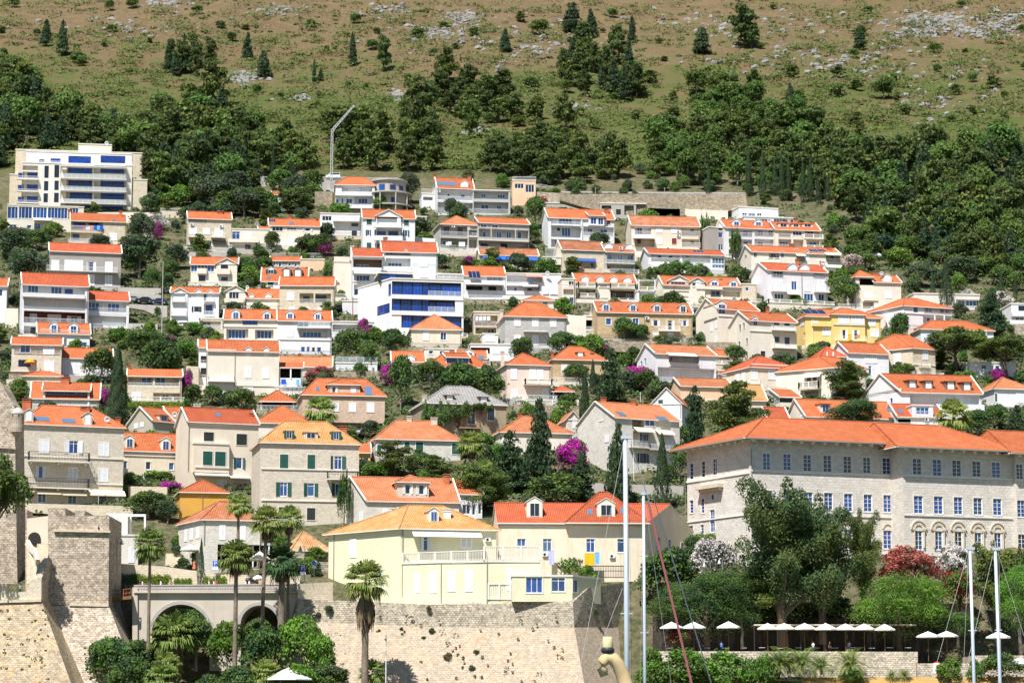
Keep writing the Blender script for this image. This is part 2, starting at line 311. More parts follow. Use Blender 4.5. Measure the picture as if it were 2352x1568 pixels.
def rail_into(b, a, c, z0, z1, st, solid_m=0, m=0):
 """a railing of style st into builder b between plan points a and c, from z0 to z1"""
 a, c = V((*a, 0)), V((*c, 0)); L = (c - a).length
 if L < .05: return
 d = (c - a) / L; Z = lambda p, z: (p.x, p.y, z)
 if st == 'p': b.prism(Z(a, (z0 + z1) / 2), Z(c, (z0 + z1) / 2), .12, z1 - z0, m); return
 if st == 'g':
  b.prism(Z(a, z1), Z(c, z1), .05, .05, m + 1); b.prism(Z(a, (z0 + z1) / 2), Z(c, (z0 + z1) / 2), .02, z1 - z0 - .1, m)
  for i in range(int(L / 1.6) + 2): p = a + d * (L * i / (int(L / 1.6) + 1)); b.box(p.x - .025, p.y - .025, z0, p.x + .025, p.y + .025, z1, m + 1)
  return
 if st == 'b':
  b.prism(Z(a, z1 - .06), Z(c, z1 - .06), .24, .13, m); b.prism(Z(a, z0 + .06), Z(c, z0 + .06), .22, .12, m)
  n = max(2, int(L / .27))
  for i in range(n): p = a + d * (L * (i + .5) / n); b.lathe([(.045, .1), (.09, .28), (.05, .5), (.045, .62), (.07, z1 - z0 - .1)], 6, m, (p.x, p.y, z0))
  for i in range(int(L / 3) + 2): p = a + d * (L * i / (int(L / 3) + 1)); b.box(p.x - .14, p.y - .14, z0, p.x + .14, p.y + .14, z1 + .03, m)
  return
 b.prism(Z(a, z1 - .03), Z(c, z1 - .03), .06, .06, m); b.prism(Z(a, z0 + .1), Z(c, z0 + .1), .04, .05, m)
 n = max(2, int(L / .26))
 for i in range(n + 1): p = a + d * (L * i / n); b.box(p.x - .022, p.y - .022, z0, p.x + .022, p.y + .022, z1 - .03, m)
 if st == 'k': b.prism(Z(a, (z0 + z1) / 2 + .15), Z(c, (z0 + z1) / 2 + .15), .03, .04, m)
HOUSES = []
class House:
 def __init__(s, label, x, yb, Y=None, name='house', cat='house', group=None):
  g = land(x, yb) if Y is None else P(x, yb, Y)
  s.loc = g; s.Y = g.y; s.root = thing(name, label, cat, g, group); s.blocks = []; HOUSES.append(s)
 def block(s, x0, x1, ye, wall, roof='f', els='', a=10, D=9, off=0, yb=None, skL=0, skR=0, ov=.4, gt='trim', found=3, verge=True, cornice=True):
  B = Block(s, x0, x1, ye, wall, roof, els, a, D, off, yb, skL, skR, ov, gt, found, verge, cornice); s.blocks.append(B); return B
class Face:
 """vertical wall plane: origin o (plan, world), unit direction u to the right, outward normal n, length L"""
 def __init__(s, a, c):
  s.o = V((a[0], a[1], 0)); d = V((c[0] - a[0], c[1] - a[1], 0)); s.L = d.length; s.u = d / s.L; s.n = V((s.u.y, -s.u.x, 0)); s.holes = []
 def hit(s, x, y, off=0):
  """picture place -> (u, z) on the plane pushed outward by off"""
  rx, rz = ray(x, y); r = V((rx, 1, rz)); C = V((0, 0, CZ)); o = s.o + s.n * off
  t = (o - C).dot(s.n) / r.dot(s.n); p = C + r * t
  return (p - o).dot(s.u), p.z
 def pt(s, u, off=0): return s.o + s.u * u + s.n * off
class Block:
 def __init__(s, H, x0, x1, ye, wall, roof, els, a, D, off, yb, skL, skR, ov, gt, found, verge, cornice):
  s.H = H; s.root = H.root; base = H.loc; th = R(a); U = V((cos(th), sin(th), 0)); s.N = V((U.y, -U.x, 0)); s.wall = wall; xc = (x0 + x1) / 2
  rx, _ = ray(xc, 1000); Yp = H.Y + off; c = V((rx * Yp, Yp, 0))
  fl = Face(c, c + U); pl = []
  for x in (x0, x1):
   u, _z = fl.hit(x, 900); pl.append(c + U * u)
  FL, FR = pl; s.W = (FR - FL).length; back = -s.N
  BL = FL + back * D + U * skL; BR = FR + back * D + U * skR
  s.F = Face(FL, FR); s.Lf = Face(BL, FL); s.Rf = Face(FR, BR); s.D = D
  s.ze = s.F.hit(xc, ye)[1]; s.z0 = base.z - found if yb is None else s.F.hit(xc, yb)[1]
  s.corners = (FL, FR, BR, BL); s.U = U; s.ov = ov
  rp = roof.split(); s.rk = rp[0]; s.rmat = rp[2] if len(rp) > 2 else 'or'
  s.els = [e.split() for e in els.split(';') if e.strip()]
  s.setup_roof(rp, base)
  s.pend = []
  s.make_elements()
  s.make_wall(cornice); s.make_roof(gt, verge)
 def setup_roof(s, rp, base):
  FL, FR, BR, BL = s.corners; D = s.D; s.pitch = 0; s.ridge = None
  if s.rk == 'f': s.zr = s.ze; return
  yr = float(rp[1]); mid = (FL + FR) / 2
  dep = {'g': .5, 'h': .5, 's': 1, 'x': 0}[s.rk]
  pm = mid - s.N * (D * dep); x_at = 1176 + pm.x / pm.y * F
  s.zr = CZ + ray(1176, yr)[1] * pm.y
  run = D * dep if dep else s.W / 2
  s.zr = min(max(s.zr, s.ze + run * .12), s.ze + run * 1.1); s.pitch = (s.zr - s.ze) / run
  if s.rk == 'g': s.ridge = ((FL + BL) / 2, (FR + BR) / 2)
  elif s.rk == 'h':
   k0 = float(rp[3]) if len(rp) > 3 else 1; k1 = float(rp[4]) if len(rp) > 4 else k0; a = (FL + BL) / 2; c = (FR + BR) / 2; d = (c - a).normalized(); s.ridge = (a + d * min(D * .5 * k0, s.W * .5 - .05), c - d * min(D * .5 * k1, s.W * .5 - .05))
  elif s.rk == 'x': s.ridge = ((FL + FR) / 2, (BL + BR) / 2)
  s.rp0 = V((mid.x, mid.y, s.ze)); s.rn = V((s.N.x * s.pitch, s.N.y * s.pitch, 1)).normalized()
 def slope(s, x, y, up=0):
  rx, rz = ray(x, y); r = V((rx, 1, rz)); C = V((0, 0, CZ)); o = s.rp0 + s.rn * up
  den = r.dot(s.rn)
  if abs(den) < 1e-3: den = 1e-3
  t = (o - C).dot(s.rn) / den; p = C + r * t; b = s.rp0 - s.N * (s.D * .5 if s.rk != 's' else s.D)
  if not (s.H.Y - 25 < p.y < s.H.Y + 30): p = P(x, y, (s.rp0.y + b.y) / 2)
  return p
 def make_wall(s, cornice):
  b = MB(); base = s.H.loc; FL, FR, BR, BL = s.corners; zt = s.ze; extra = 1
  mats = [s.wall]
  def mi(k):
   if k not in mats: mats.append(k)
   return mats.index(k)
  for fc in (s.F, s.Lf, s.Rf):
   us = sorted({0, fc.L} | {v for h in fc.holes for v in h[:2]}); zs = sorted({s.z0, zt} | {v for h in fc.holes for v in h[2:4]})
   pt = lambda u, z, d=0: fc.pt(u, -d) + V((0, 0, z)) - base
   for i in range(len(us) - 1):
    for j in range(len(zs) - 1):
     um, zm = (us[i] + us[i + 1]) / 2, (zs[j] + zs[j + 1]) / 2
     if us[i + 1] - us[i] < 1e-5 or zs[j + 1] - zs[j] < 1e-5 or any(h[0] < um < h[1] and h[2] < zm < h[3] for h in fc.holes): continue
     b.poly([pt(us[i], zs[j]), pt(us[i + 1], zs[j]), pt(us[i + 1], zs[j + 1]), pt(us[i], zs[j + 1])])
   for u0, u1, z0, z1, d, k in fc.holes:
    m = mi(k)
    b.poly([pt(u0, z0), pt(u1, z0), pt(u1, z0, d), pt(u0, z0, d)], m); b.poly([pt(u0, z1, d), pt(u1, z1, d), pt(u1, z1), pt(u0, z1)], m)
    b.poly([pt(u0, z0), pt(u0, z0, d), pt(u0, z1, d), pt(u0, z1)], m); b.poly([pt(u1, z0, d), pt(u1, z0), pt(u1, z1), pt(u1, z1, d)], m)
    b.poly([pt(u0, z0, d), pt(u1, z0, d), pt(u1, z1, d), pt(u0, z1, d)], m)
  Zb = lambda p, z: (p.x - base.x, p.y - base.y, z - base.z)
  b.poly([Zb(BR, s.z0), Zb(BL, s.z0), Zb(BL, zt), Zb(BR, zt)])
  b.poly([Zb(FL, zt - .02), Zb(FR, zt - .02), Zb(BR, zt - .02), Zb(BL, zt - .02)]); b.poly([Zb(FL, s.z0), Zb(BL, s.z0), Zb(BR, s.z0), Zb(FR, s.z0)])
  if s.rk == 'g':
   for p, r_, c in ((FL, s.ridge[0], BL), (FR, s.ridge[1], BR)): b.poly([Zb(c, zt), Zb(p, zt), Zb(r_, s.zr)] if p is FL else [Zb(p, zt), Zb(c, zt), Zb(r_, s.zr)])
  elif s.rk == 'x':
   b.poly([Zb(FL, zt), Zb(FR, zt), Zb(s.ridge[0], s.zr)]); b.poly([Zb(BR, zt), Zb(BL, zt), Zb(s.ridge[1], s.zr)])
  elif s.rk == 's':
   b.poly([Zb(BR, zt), Zb(BL, zt), Zb(BL, s.zr), Zb(BR, s.zr)]); b.poly([Zb(BL, zt), Zb(FL, zt), Zb(BL, s.zr)]); b.poly([Zb(FR, zt), Zb(BR, zt), Zb(BR, s.zr)])
  if cornice and s.rk != 'f':
   m = mi('trim'); a = s.F.pt(0, .06) - base; c = s.F.pt(s.F.L, .06) - base
   b.prism((a.x, a.y, zt - .16 - base.z), (c.x, c.y, zt - .16 - base.z), .12, .2, m)
   a = s.Lf.pt(0, .06) - base; c = s.Lf.pt(s.Lf.L, .06) - base
   if s.rk == 'h': b.prism((a.x, a.y, zt - .17 - base.z), (c.x, c.y, zt - .17 - base.z), .12, .2, m)
  b.build('wall', mats, s.root)
 def make_roof(s, gt, verge):
  b = MB(); base = s.H.loc; FL, FR, BR, BL = s.corners; ov, p = s.ov, s.pitch; Z = lambda q_, z: V((q_.x - base.x, q_.y - base.y, z - base.z)); th = .16
  if s.rk == 'f':
   o = .12; c = [FL + (s.N - s.U) * o, FR + (s.N + s.U) * o, BR + (-s.N + s.U) * o, BL + (-s.N - s.U) * o]
   b.slab([Z(k, s.ze + .12) for k in c], .3, 0); b.build('roof', ['palest' if s.rmat == 'or' else s.rmat], s.root); return
  U, Nn = s.U, s.N; up = .10
  if s.rk == 'g':
   r0, r1 = s.ridge; o = .22
   f0, f1 = FL + Nn * ov - U * o, FR + Nn * ov + U * o; k0, k1 = BL - Nn * ov - U * o, BR - Nn * ov + U * o; ra, rb = r0 - U * o, r1 + U * o
   zl = s.ze - ov * p + up; zr = s.zr + up
   b.slab([Z(f0, zl), Z(f1, zl), Z(rb, zr), Z(ra, zr)], th, 0, 1); b.slab([Z(k1, zl), Z(k0, zl), Z(ra, zr), Z(rb, zr)], th, 0, 1)
   b.tube([Z(ra, zr + .02), Z(rb, zr + .02)], .13, 6, 0)
   if verge:
    for f, r_ in ((f0, ra), (f1, rb)): b.prism(Z(f, zl + .05), Z(r_, zr + .05), .24, .2, 1); b.prism(Z(r_, zr + .05), Z(k0 if f is f0 else k1, zl + .05), .24, .2, 1)
  elif s.rk == 'x':
   r0, r1 = s.ridge; o = .3; zl = s.ze - ov * p + up; zr = s.zr + up
   a0, a1 = FL - U * ov + Nn * o, BL - U * ov - Nn * o; c0, c1 = FR + U * ov + Nn * o, BR + U * ov - Nn * o; ra, rb = r0 + Nn * o, r1 - Nn * o
   b.slab([Z(a0, zl), Z(ra, zr), Z(rb, zr), Z(a1, zl)], th, 0, 1); b.slab([Z(ra, zr), Z(c0, zl), Z(c1, zl), Z(rb, zr)], th, 0, 1)
  elif s.rk == 's':
   o = .22; zl = s.ze - ov * p + up; zr = s.zr + up
   b.slab([Z(FL + Nn * ov - U * o, zl), Z(FR + Nn * ov + U * o, zl), Z(BR + U * o, zr), Z(BL - U * o, zr)], th, 0, 1)
   if verge:
    for f, r_ in ((FL + Nn * ov - U * o, BL - U * o), (FR + Nn * ov + U * o, BR + U * o)): b.prism(Z(f, zl + .05), Z(r_, zr + .05), .22, .2, 1)
  elif s.rk == 'h':
   r0, r1 = s.ridge; zl = s.ze - ov * p + up; zr = s.zr + up
   c = []
   pts = [FL, FR, BR, BL]
   for i in range(4):
    q0, q1, q2 = pts[i - 1], pts[i], pts[(i + 1) % 4]
    d0 = (q1 - q0).normalized(); d1 = (q2 - q1).normalized(); n0 = V((d0.y, -d0.x, 0)); n1 = V((d1.y, -d1.x, 0)); bis = (n0 + n1) / (1 + n0.dot(n1)); c.append(q1 + bis * ov)
   f0, f1, k1, k0 = c
   for pl in ([f0, f1, r1, r0], [f1, k1, r1], [k1, k0, r0, r1], [k0, f0, r0]):
    pz = [Z(k, zr if (k is r0 or k is r1) else zl) for k in pl]; b.slab(pz, th, 0, 1)
   for k, r_ in ((f0, r0), (f1, r1), (k1, r1), (k0, r0)): b.tube([Z(k, zl + .03), Z(r_, zr + .03)], .12, 6, 0)
   b.tube([Z(r0, zr + .03), Z(r1, zr + .03)], .13, 6, 0)
   s.hipc = c
  b.build('roof', [s.rmat, gt], s.root)
 def face_of(s, t):
  if t[0][:2] in ('L:', 'R:'): return (s.Lf if t[0][0] == 'L' else s.Rf), t[0][2:], [t[0][2:]] + t[1:]
  return s.F, t[0], t
 def make_elements(s):
  base = s.H.loc; logg = []
  for t in s.els:
   fc, code, t = s.face_of(t)
   if code == 'l':
    x0, y0, x1, y1 = map(float, t[1:5]); u0, z1 = fc.hit((x0 + x0) / 2, y0); u1, z0 = fc.hit(x1, y1)
    zm = fc.hit((x0 + x1) / 2, y0)[1]; zn = fc.hit((x0 + x1) / 2, y1)[1]
    u0, u1 = max(.06, min(u0, fc.L - .1)), min(fc.L - .06, u1); zm = min(zm, s.ze - .12); zn = max(zn, s.z0 + .1)
    if u1 - u0 < .2 or zm - zn < .2: continue
    d = min(float(t[5]) if len(t) > 5 else 1.7, s.D - .6); k = t[6] if len(t) > 6 else s.wall
    fc.holes.append((u0, u1, zn, zm, d, k)); logg.append((fc, x0, y0, x1, y1, d))
  for t in s.els:
   fc, code, t = s.face_of(t)
   if code == 'l': continue
   v = []
   for k in t[1:]:
    try: v.append(float(k))
    except ValueError: break
   opt = t[1 + len(v):]
   rz = atan2(fc.u.y, fc.u.x)
   if code[0] in 'ws':
    x0, y0, x1, y1 = v[:4]; xc, ycn = (x0 + x1) / 2, (y0 + y1) / 2; dep = 0
    for (f2, a0, b0, a1, b1, d) in logg:
     if f2 is fc and a0 <= xc <= a1 and b0 - 1 <= ycn <= b1 + 1: dep = d
    u0, _z = fc.hit(x0, ycn, -dep); u1, _z = fc.hit(x1, ycn, -dep); z1 = fc.hit(xc, y0, -dep)[1]; z0 = fc.hit(xc, y1, -dep)[1]
    z1 = min(z1, s.ze - .1) if s.rk != 'x' or dep else z1
    w_, h_ = q(u1 - u0), q(z1 - z0); um = (u0 + u1) / 2
    if not dep: um = min(max(um, w_ / 2 + .05), fc.L - w_ / 2 - .05)
    s.window(fc, code, um, z0, w_, h_, dep, rz)
   elif code[0] == 'r' and len(code) <= 2:
    st = code[1] if len(code) > 1 else 'r'; x0, y0, x1, y1 = v[:4]; u0, _z = fc.hit(x0, y1); u1, _z = fc.hit(x1, y1); xc = (x0 + x1) / 2
    z1 = fc.hit(xc, y0)[1]; z0 = fc.hit(xc, y1)[1]; b = MB(); a = fc.pt(u0, .02) - base; c = fc.pt(u1, .02) - base
    rail_into(b, (a.x, a.y), (c.x, c.y), z0 - base.z, z1 - base.z, st); b.build('railing', [s.wall if st == 'p' else RAIL[st], 'whitemetal'], s.root)
   elif code[0] == 'b':
    st = code[1] if len(code) > 1 else 'r'; x0, y0, x1, y1 = v[:4]; d = v[4] if len(v) > 4 else 1.3
    u0, _z = fc.hit(x0, y1, d); u1, _z = fc.hit(x1, y1, d); xc = (x0 + x1) / 2; z1 = fc.hit(xc, y0, d)[1] - base.z; z0 = fc.hit(xc, y1, d)[1] - base.z; z1 = max(z1, z0 + .7)
    p = [fc.pt(u0, .01) - base, fc.pt(u0, d) - base, fc.pt(u1, d) - base, fc.pt(u1, .01) - base]
    b = MB(); top = [V((k.x, k.y, z0 + .18)) for k in p]; b.slab(top, .2, 0)
    o = b.build('balcony', ['trim' if s.wall in ('stone', 'greyst', 'tanst', 'lime') else s.wall], s.root)
    b = MB(); e = .06; pi_ = [fc.pt(u0 + e, .02) - base, fc.pt(u0 + e, d - e) - base, fc.pt(u1 - e, d - e) - base, fc.pt(u1 - e, .02) - base]
    for i in range(3): rail_into(b, (pi_[i].x, pi_[i].y), (pi_[i + 1].x, pi_[i + 1].y), z0 + .18, z1, st)
    b.build('railing', [s.wall if st == 'p' else RAIL[st], 'whitemetal'], o)
    if st in 'k':
     b = MB()
     for uu in (u0 + .6, (u0 + u1) / 2, u1 - .6):
      a = fc.pt(uu, 0) - base; c = fc.pt(uu, d * .8) - base; b.prism((a.x, a.y, z0 - .25), (c.x, c.y, z0 - .12), .3, .3)
     b.build('bracket', ['trim'], s.root)
   elif code[0] == 'a' and code != 'ac':
    x0, y0, x1, y1 = v[:4]; d = v[4] if len(v) > 4 else 1.6
    u0, _z = fc.hit(x0, y1, d); u1, _z = fc.hit(x1, y1, d); zt = fc.hit((x0 + x1) / 2, y0)[1] - base.z; zb = fc.hit((x0 + x1) / 2, y1, d)[1] - base.z
    p = [fc.pt(u0, .02) - base, fc.pt(u1, .02) - base, fc.pt(u1, d) - base, fc.pt(u0, d) - base]
    b = MB(); b.slab([V((p[3].x, p[3].y, zb + .15)), V((p[2].x, p[2].y, zb + .15)), V((p[1].x, p[1].y, zt)), V((p[0].x, p[0].y, zt))], .04)
    b.prism((p[3].x, p[3].y, zb + .07), (p[2].x, p[2].y, zb + .07), .03, .22); b.build('awning', [{'a': 'awncream', 'aw': 'awnwhite', 'as': 'awnstripe', 'ag': 'awngreen', 'ab': 'awnblue', 'ak': 'awnblack', 'ar': 'awnred'}[code]], s.root)
   elif code == 'c':
    x0, y0, x1 = v[:3]; hh = v[3] if len(v) > 3 else .2; u0, z = fc.hit(x0, y0); u1, _z = fc.hit(x1, y0); z = fc.hit((x0 + x1) / 2, y0)[1] - base.z; u0 = max(0, u0); u1 = min(fc.L, u1)
    a = fc.pt(u0, .08) - base; c = fc.pt(u1, .08) - base; b = MB(); b.prism((a.x, a.y, z), (c.x, c.y, z), .16, hh); b.build('string_course', [opt[0] if opt else 'trim'], s.root)
   elif code == 'ac':
    u, z = fc.hit(v[0], v[1] + 3); p = fc.pt(u, .02) - base; link('air_conditioner', ac_mesh(), s.root, (p.x, p.y, z - base.z), rz)
   elif code == 'p':
    u, z1 = fc.hit(v[0], v[1]); _u, z0 = fc.hit(v[0], v[2]); p = fc.pt(u, .1) - base; b = MB(); b.tube([(p.x, p.y, z0 - base.z), (p.x, p.y, z1 - base.z - .3), (p.x - fc.n.x * .05, p.y - fc.n.y * .05, z1 - base.z)], .07, 6)
    b.build('downpipe', [opt[0] if opt else 'gutter'], s.root)
   elif code == 'pil':
    u, z1 = fc.hit(v[0], v[1]); _u, z0 = fc.hit(v[0], v[2]); p = fc.pt(u, v[3] if len(v) > 3 else .15) - base; b = MB(); b.prism((p.x, p.y, z0 - base.z), (p.x, p.y, z1 - base.z), .3, .3); b.build('pillar', [s.wall if not opt else opt[0]], s.root)
   elif code[0] == 'm': s.dormer(code, v, rz)
   elif code in 'kv':
    x0, y0, x1, y1 = v[:4]; p = [s.slope(x0, y1), s.slope(x1, y1), s.slope(x1, y0), s.slope(x0, y0)]
    e0 = p[0]; ux = s.U * max(.4, (p[1] - p[0]).dot(s.U)); sl = V((-s.N.x, -s.N.y, s.pitch)); kk = max(.35, (p[3] - p[0]).dot(-s.N))
    qd = [e0, e0 + ux, e0 + ux + sl * kk, e0 + sl * kk]; b = MB(); up = s.rn * .22
    b.slab([k - base + up for k in qd], .12, 1, 0); g = s.rn * .235; c_ = (qd[0] + qd[2]) / 2; b.poly([(k - c_) * .88 + c_ - base + g for k in qd], 1)
    if code == 'v':
     n_ = 3
     for i in range(1, n_): a = qd[0].lerp(qd[1], i / n_) - base + g; c = qd[3].lerp(qd[2], i / n_) - base + g; b.prism(a, c, .05, .03, 0)
    b.build('skylight' if code == 'k' else 'solar_panel', ['railgrey' if code == 'v' else 'gutter', 'solar' if code == 'v' else 'skyglass'], s.root)
   elif code in ('ch', 'chw', 'chs'):
    x, y0, y1 = v[:3]; wpx = v[3] if len(v) > 3 else 8
    mid = (s.corners[0] + s.corners[1]) / 2; dep = s.D * .5 if s.rk in 'gh' else s.D * .8
    if opt and opt[0] == 'f': dep = s.D * .25
    cc = mid - s.N * dep; Yc = cc.y; pt = P(x, y1, Yc); w2 = wpx * Yc / F / 2; zt = P(x, y0, Yc).z - base.z; zb = min(pt.z - base.z, zt - .8) - 1.2
    cx, cy = pt.x - base.x, pt.y - base.y; b = MB(); b.box(cx - w2, cy - w2 * .8, zb, cx + w2, cy + w2 * .8, zt - .38, 0)
    b.box(cx - w2 - .07, cy - w2 * .8 - .07, zt - .5, cx + w2 + .07, cy + w2 * .8 + .07, zt - .36, 0)
    for sx in (-.75, 0, .75): b.box(cx + sx * w2 - .1, cy - w2 * .7, zt - .36, cx + sx * w2 + .1, cy + w2 * .7, zt - .1, 0)
    b.box(cx - w2 - .1, cy - w2 * .8 - .1, zt - .1, cx + w2 + .1, cy + w2 * .8 + .1, zt, 1)
    b.build('chimney', [{'ch': 'brick', 'chw': 'white', 'chs': 'stone'}[code], 'cap' if code == 'ch' else 'trim'], s.root)
   elif code == 'dish':
    x, y = v[:2]; r_ = q((v[2] if len(v) > 2 else 4.5) * s.H.Y / F, .05); p = P(x, y, s.H.Y - .3 + (s.D * .25 if opt else 0)) - base; link('satellite_dish', dish_mesh(r_), s.root, p, R(rnd.uniform(-25, 15)))
 def window(s, fc, code, u, z0, w, h, dep, rz):
  base = s.H.loc; gl = rnd.choice(['skytintglass', 'skytintglass', 'glassdark', 'skytintmid']); fm = 'frame'
  o = code[1:]
  if code[0] == 's' and (code == 's' or o in ('g', 'd', 'r', 'n')):
   m = {'': 'shutter', 'g': 'greensh', 'd': 'darksh', 'r': 'redsh', 'n': 'brownsh'}[o]; p = fc.pt(u, .045 - dep) - base; n = 1 if w < .7 else 2 if w < 2.2 else 3
   if not dep:
    b = MB(); t = .1; b.box(-w / 2 - t, -.03, -t, w / 2 + t, .02, 0); b.box(-w / 2 - t, -.03, h, w / 2 + t, .02, h + t); b.box(-w / 2 - t, -.03, 0, -w / 2, .02, h); b.box(w / 2, -.03, 0, w / 2 + t, .02, h)
    fr = b.build('window', ['trim' if s.wall in ('stone', 'greyst', 'tanst', 'pinkst', 'brownst', 'beige') else 'frame'], s.root, (p.x, p.y, z0 - base.z), rz)
   else: fr = link('window', frame_mesh(w, h, 'frame'), s.root, (p.x, p.y, z0 - base.z), rz)
   for i in range(n): link('shutter', shutter_mesh(q(w / n - .02, .05), h, m), fr, (-w / 2 + w * (i + .5) / n, -.02 if dep else .0, 0))
   return
  if 'b' in o: fm = 'brownframe'; gl = 'glassdark'
  if 'd' in o: fm = 'darkframe'; gl = 'glassdark'
  if 'x' in o: fm = 'darkframe'; gl = 'interior'
  if 'c' in o: gl = 'glasspale'
  if 'e' in o: fm = 'darkframe'; gl = 'skytintdeep'
  if 'l' in o: gl = 'skytintglass'
  if not dep: fc.holes.append((u - w / 2, u + w / 2, z0, z0 + h, .16, s.wall)); p = fc.pt(u, -.10) - base
  else: p = fc.pt(u, -dep + .07) - base
  fr = link('window', frame_mesh(w, h, fm, 'q' in o), s.root, (p.x, p.y, z0 - base.z), rz); link('pane', pane_mesh(w, h, gl), fr)
  sh = {'o': 'shutter', 'go': 'greensh', 'do': 'darksh', 'no': 'brownsh'}.get(o)
  if sh:
   yy = -.15 if not dep else -.05; k = q(w / 2)
   for sx in (-1, 1):
    c = link('shutter', shutter_mesh(k, h, sh), fr, (sx * (w / 2 + k / 2 + .02), yy, 0)); c.rotation_euler = (0, 0, R(rnd.choice([6, 12, 25])) * -sx)
  elif not dep and s.wall in ('stone', 'greyst', 'tanst', 'cream', 'beige', 'lime', 'semst', 'pinkst', 'whitest', 'oldcream', 'brownst'):
   b = MB(); t = .12; b.box(-w / 2 - t, -.06, -t, w / 2 + t, .0, 0); b.box(-w / 2 - t, -.06, h, w / 2 + t, .0, h + t); b.box(-w / 2 - t, -.06, 0, -w / 2, .0, h); b.box(w / 2, -.06, 0, w / 2 + t, .0, h)
   k = MB(); k.v, k.f, k.m = b.v, b.f, b.m; k.build('surround', ['trim' if s.wall != 'tanst' else 'white'], fr, (0, -.10, 0))
 def dormer(s, code, v, rz):
  base = s.H.loc; x0, y0, x1, y1 = v[:4]; xc = (x0 + x1) / 2; p = s.slope(xc, y1); dd = (p - s.rp0).dot(s.N)
  if dd > -.05: p = p - s.N * (dd + .05); p.z = P(xc, y1, p.y).z
  W = max(.8, (x1 - x0) * p.y / F / max(.5, s.U.x)); z0 = p.z; zt = P(xc, y0, p.y).z; h = max(.9, zt - z0)
  o = code[1:]; flat = 'f' in o; st = 'd' if 'd' in o else 's' if 's' in o else 'g' if 'g' in o else 'w'
  gh = .25 if flat else min(W * .3, h * .4); hw = h - gh; pt = max(s.pitch, .2); dep = min(h / pt + .2, s.D * .6)
  b = MB(); wm = 0
  b.box(-W / 2, 0, -.5, W / 2, dep, hw, 0)
  e = .16
  if flat: b.slab([(-W / 2 - e, -.35, hw + .02), (W / 2 + e, -.35, hw + .02), (W / 2 + e, dep + .3, hw + .3), (-W / 2 - e, dep + .3, hw + .3)], .12, 1, 1)
  elif 'h' in o:
   b.slab([(-W / 2 - e, -e, hw), (W / 2 + e, -e, hw), (0, W / 2, hw + gh)], .1, 1, 1); b.slab([(-W / 2 - e, dep, hw), (-W / 2 - e, -e, hw), (0, W / 2, hw + gh), (0, dep, hw + gh)], .1, 1, 1); b.slab([(W / 2 + e, -e, hw), (W / 2 + e, dep, hw), (0, dep, hw + gh), (0, W / 2, hw + gh)], .1, 1, 1)
  else:
   b.poly([(-W / 2, 0, hw), (W / 2, 0, hw), (0, 0, hw + gh)], 0)
   b.slab([(-W / 2 - e, -.12, hw - .04), (0, -.12, hw + gh + .06), (0, dep, hw + gh + .06), (-W / 2 - e, dep, hw - .04)], .1, 1, 2); b.slab([(0, -.12, hw + gh + .06), (W / 2 + e, -.12, hw - .04), (W / 2 + e, dep, hw - .04), (0, dep, hw + gh + .06)], .1, 1, 2)
  wall = 'brown' if st == 'd' else ('stone' if s.wall in ('stone', 'tanst') else 'white' if s.wall in ('white', 'lilac', 'greyst') else 'cream' if s.wall not in ('pinkst',) else 'pinkst')
  d = b.build('dormer', [wall, s.rmat, 'trim'], s.root, p - base, rz)
  n = 2 if W > 3 else 1
  for i in range(n):
   ww, wh = (W / n) * .62, hw * .8; xx = -W / 2 + W * (i + .5) / n; b = MB(); t = .07
   b.box(xx - ww / 2, -.07, hw * .1, xx + ww / 2, -.01, hw * .1 + wh, 0)
   if st == 's': b.box(xx - ww / 2 + t, -.09, hw * .1 + t, xx - .02, -.05, hw * .1 + wh - t, 1); b.box(xx + .02, -.09, hw * .1 + t, xx + ww / 2 - t, -.05, hw * .1 + wh - t, 1)
   else:
    b.box(xx - ww / 2 + t, -.08, hw * .1 + t, xx - .03, -.05, hw * .1 + wh - t, 1); b.box(xx + .03, -.08, hw * .1 + t, xx + ww / 2 - t, -.05, hw * .1 + wh - t, 1)
    if st == 'g':
     for sx in (-1, 1): b.box(xx + sx * ww * .72 - ww * .22, -.12, hw * .1, xx + sx * ww * .72 + ww * .22, -.08, hw * .1 + wh, 2)
   b.build('window', ['frame', 'shutter' if st == 's' else 'shutter' if st == 'd' else rnd.choice(['skytintglass', 'glassdark', 'skytintmid']), 'greensh'], d)
def H(label, x0, x1, ye, yb, wall, roof, els='', a=10, D=9, Y=None, name='house', cat='house', group=None, **kw):
 h = House(label, (x0 + x1) / 2, yb, Y, name, cat, group); h.block(x0, x1, ye, wall, roof, els, a, D, **kw); return h
h = H('cream modern apartment block with four bands of long white balconies and blue glass', 37, 292, 376, 487, 'palest', 'f', 'l 38 380 87 391 1.3;l 139 380 212 400 1.6;l 216 380 290 400 1.4;l 38 394 87 409 1.3;l 38 422 87 438 1.3;l 38 449 87 465 1.3;l 139 412 212 430 1.6;l 216 411 290 430 1.4;l 139 440 212 458 1.6;l 216 439 290 458 1.4;l 139 468 212 486 1.6;l 216 467 290 486 1.4;'
'we 42 397 54 408;we 63 395 86 408;we 41 425 54 437;we 62 424 86 437;we 41 452 54 464;we 62 451 86 464;we 157 384 212 399;we 231 383 285 398;we 157 415 212 431;we 231 413 285 430;we 160 443 212 460;we 231 441 285 458;we 182 472 212 486;we 230 468 283 486;'
'wd 102 381 112 409;wd 125 379 136 408;wd 101 416 111 438;wd 125 415 135 437;wd 100 444 110 465;wd 124 443 135 465;'
'b 38 404 88 412 1.2;b 38 434 88 440 1.2;b 38 460 88 467 1.2;bg 139 400 291 411 1.9;bg 139 429 291 439 1.9;bg 139 458 291 468 1.9;bg 139 376 291 383 1.9', a=8, D=12, name='apartment_building', cat='apartment block')
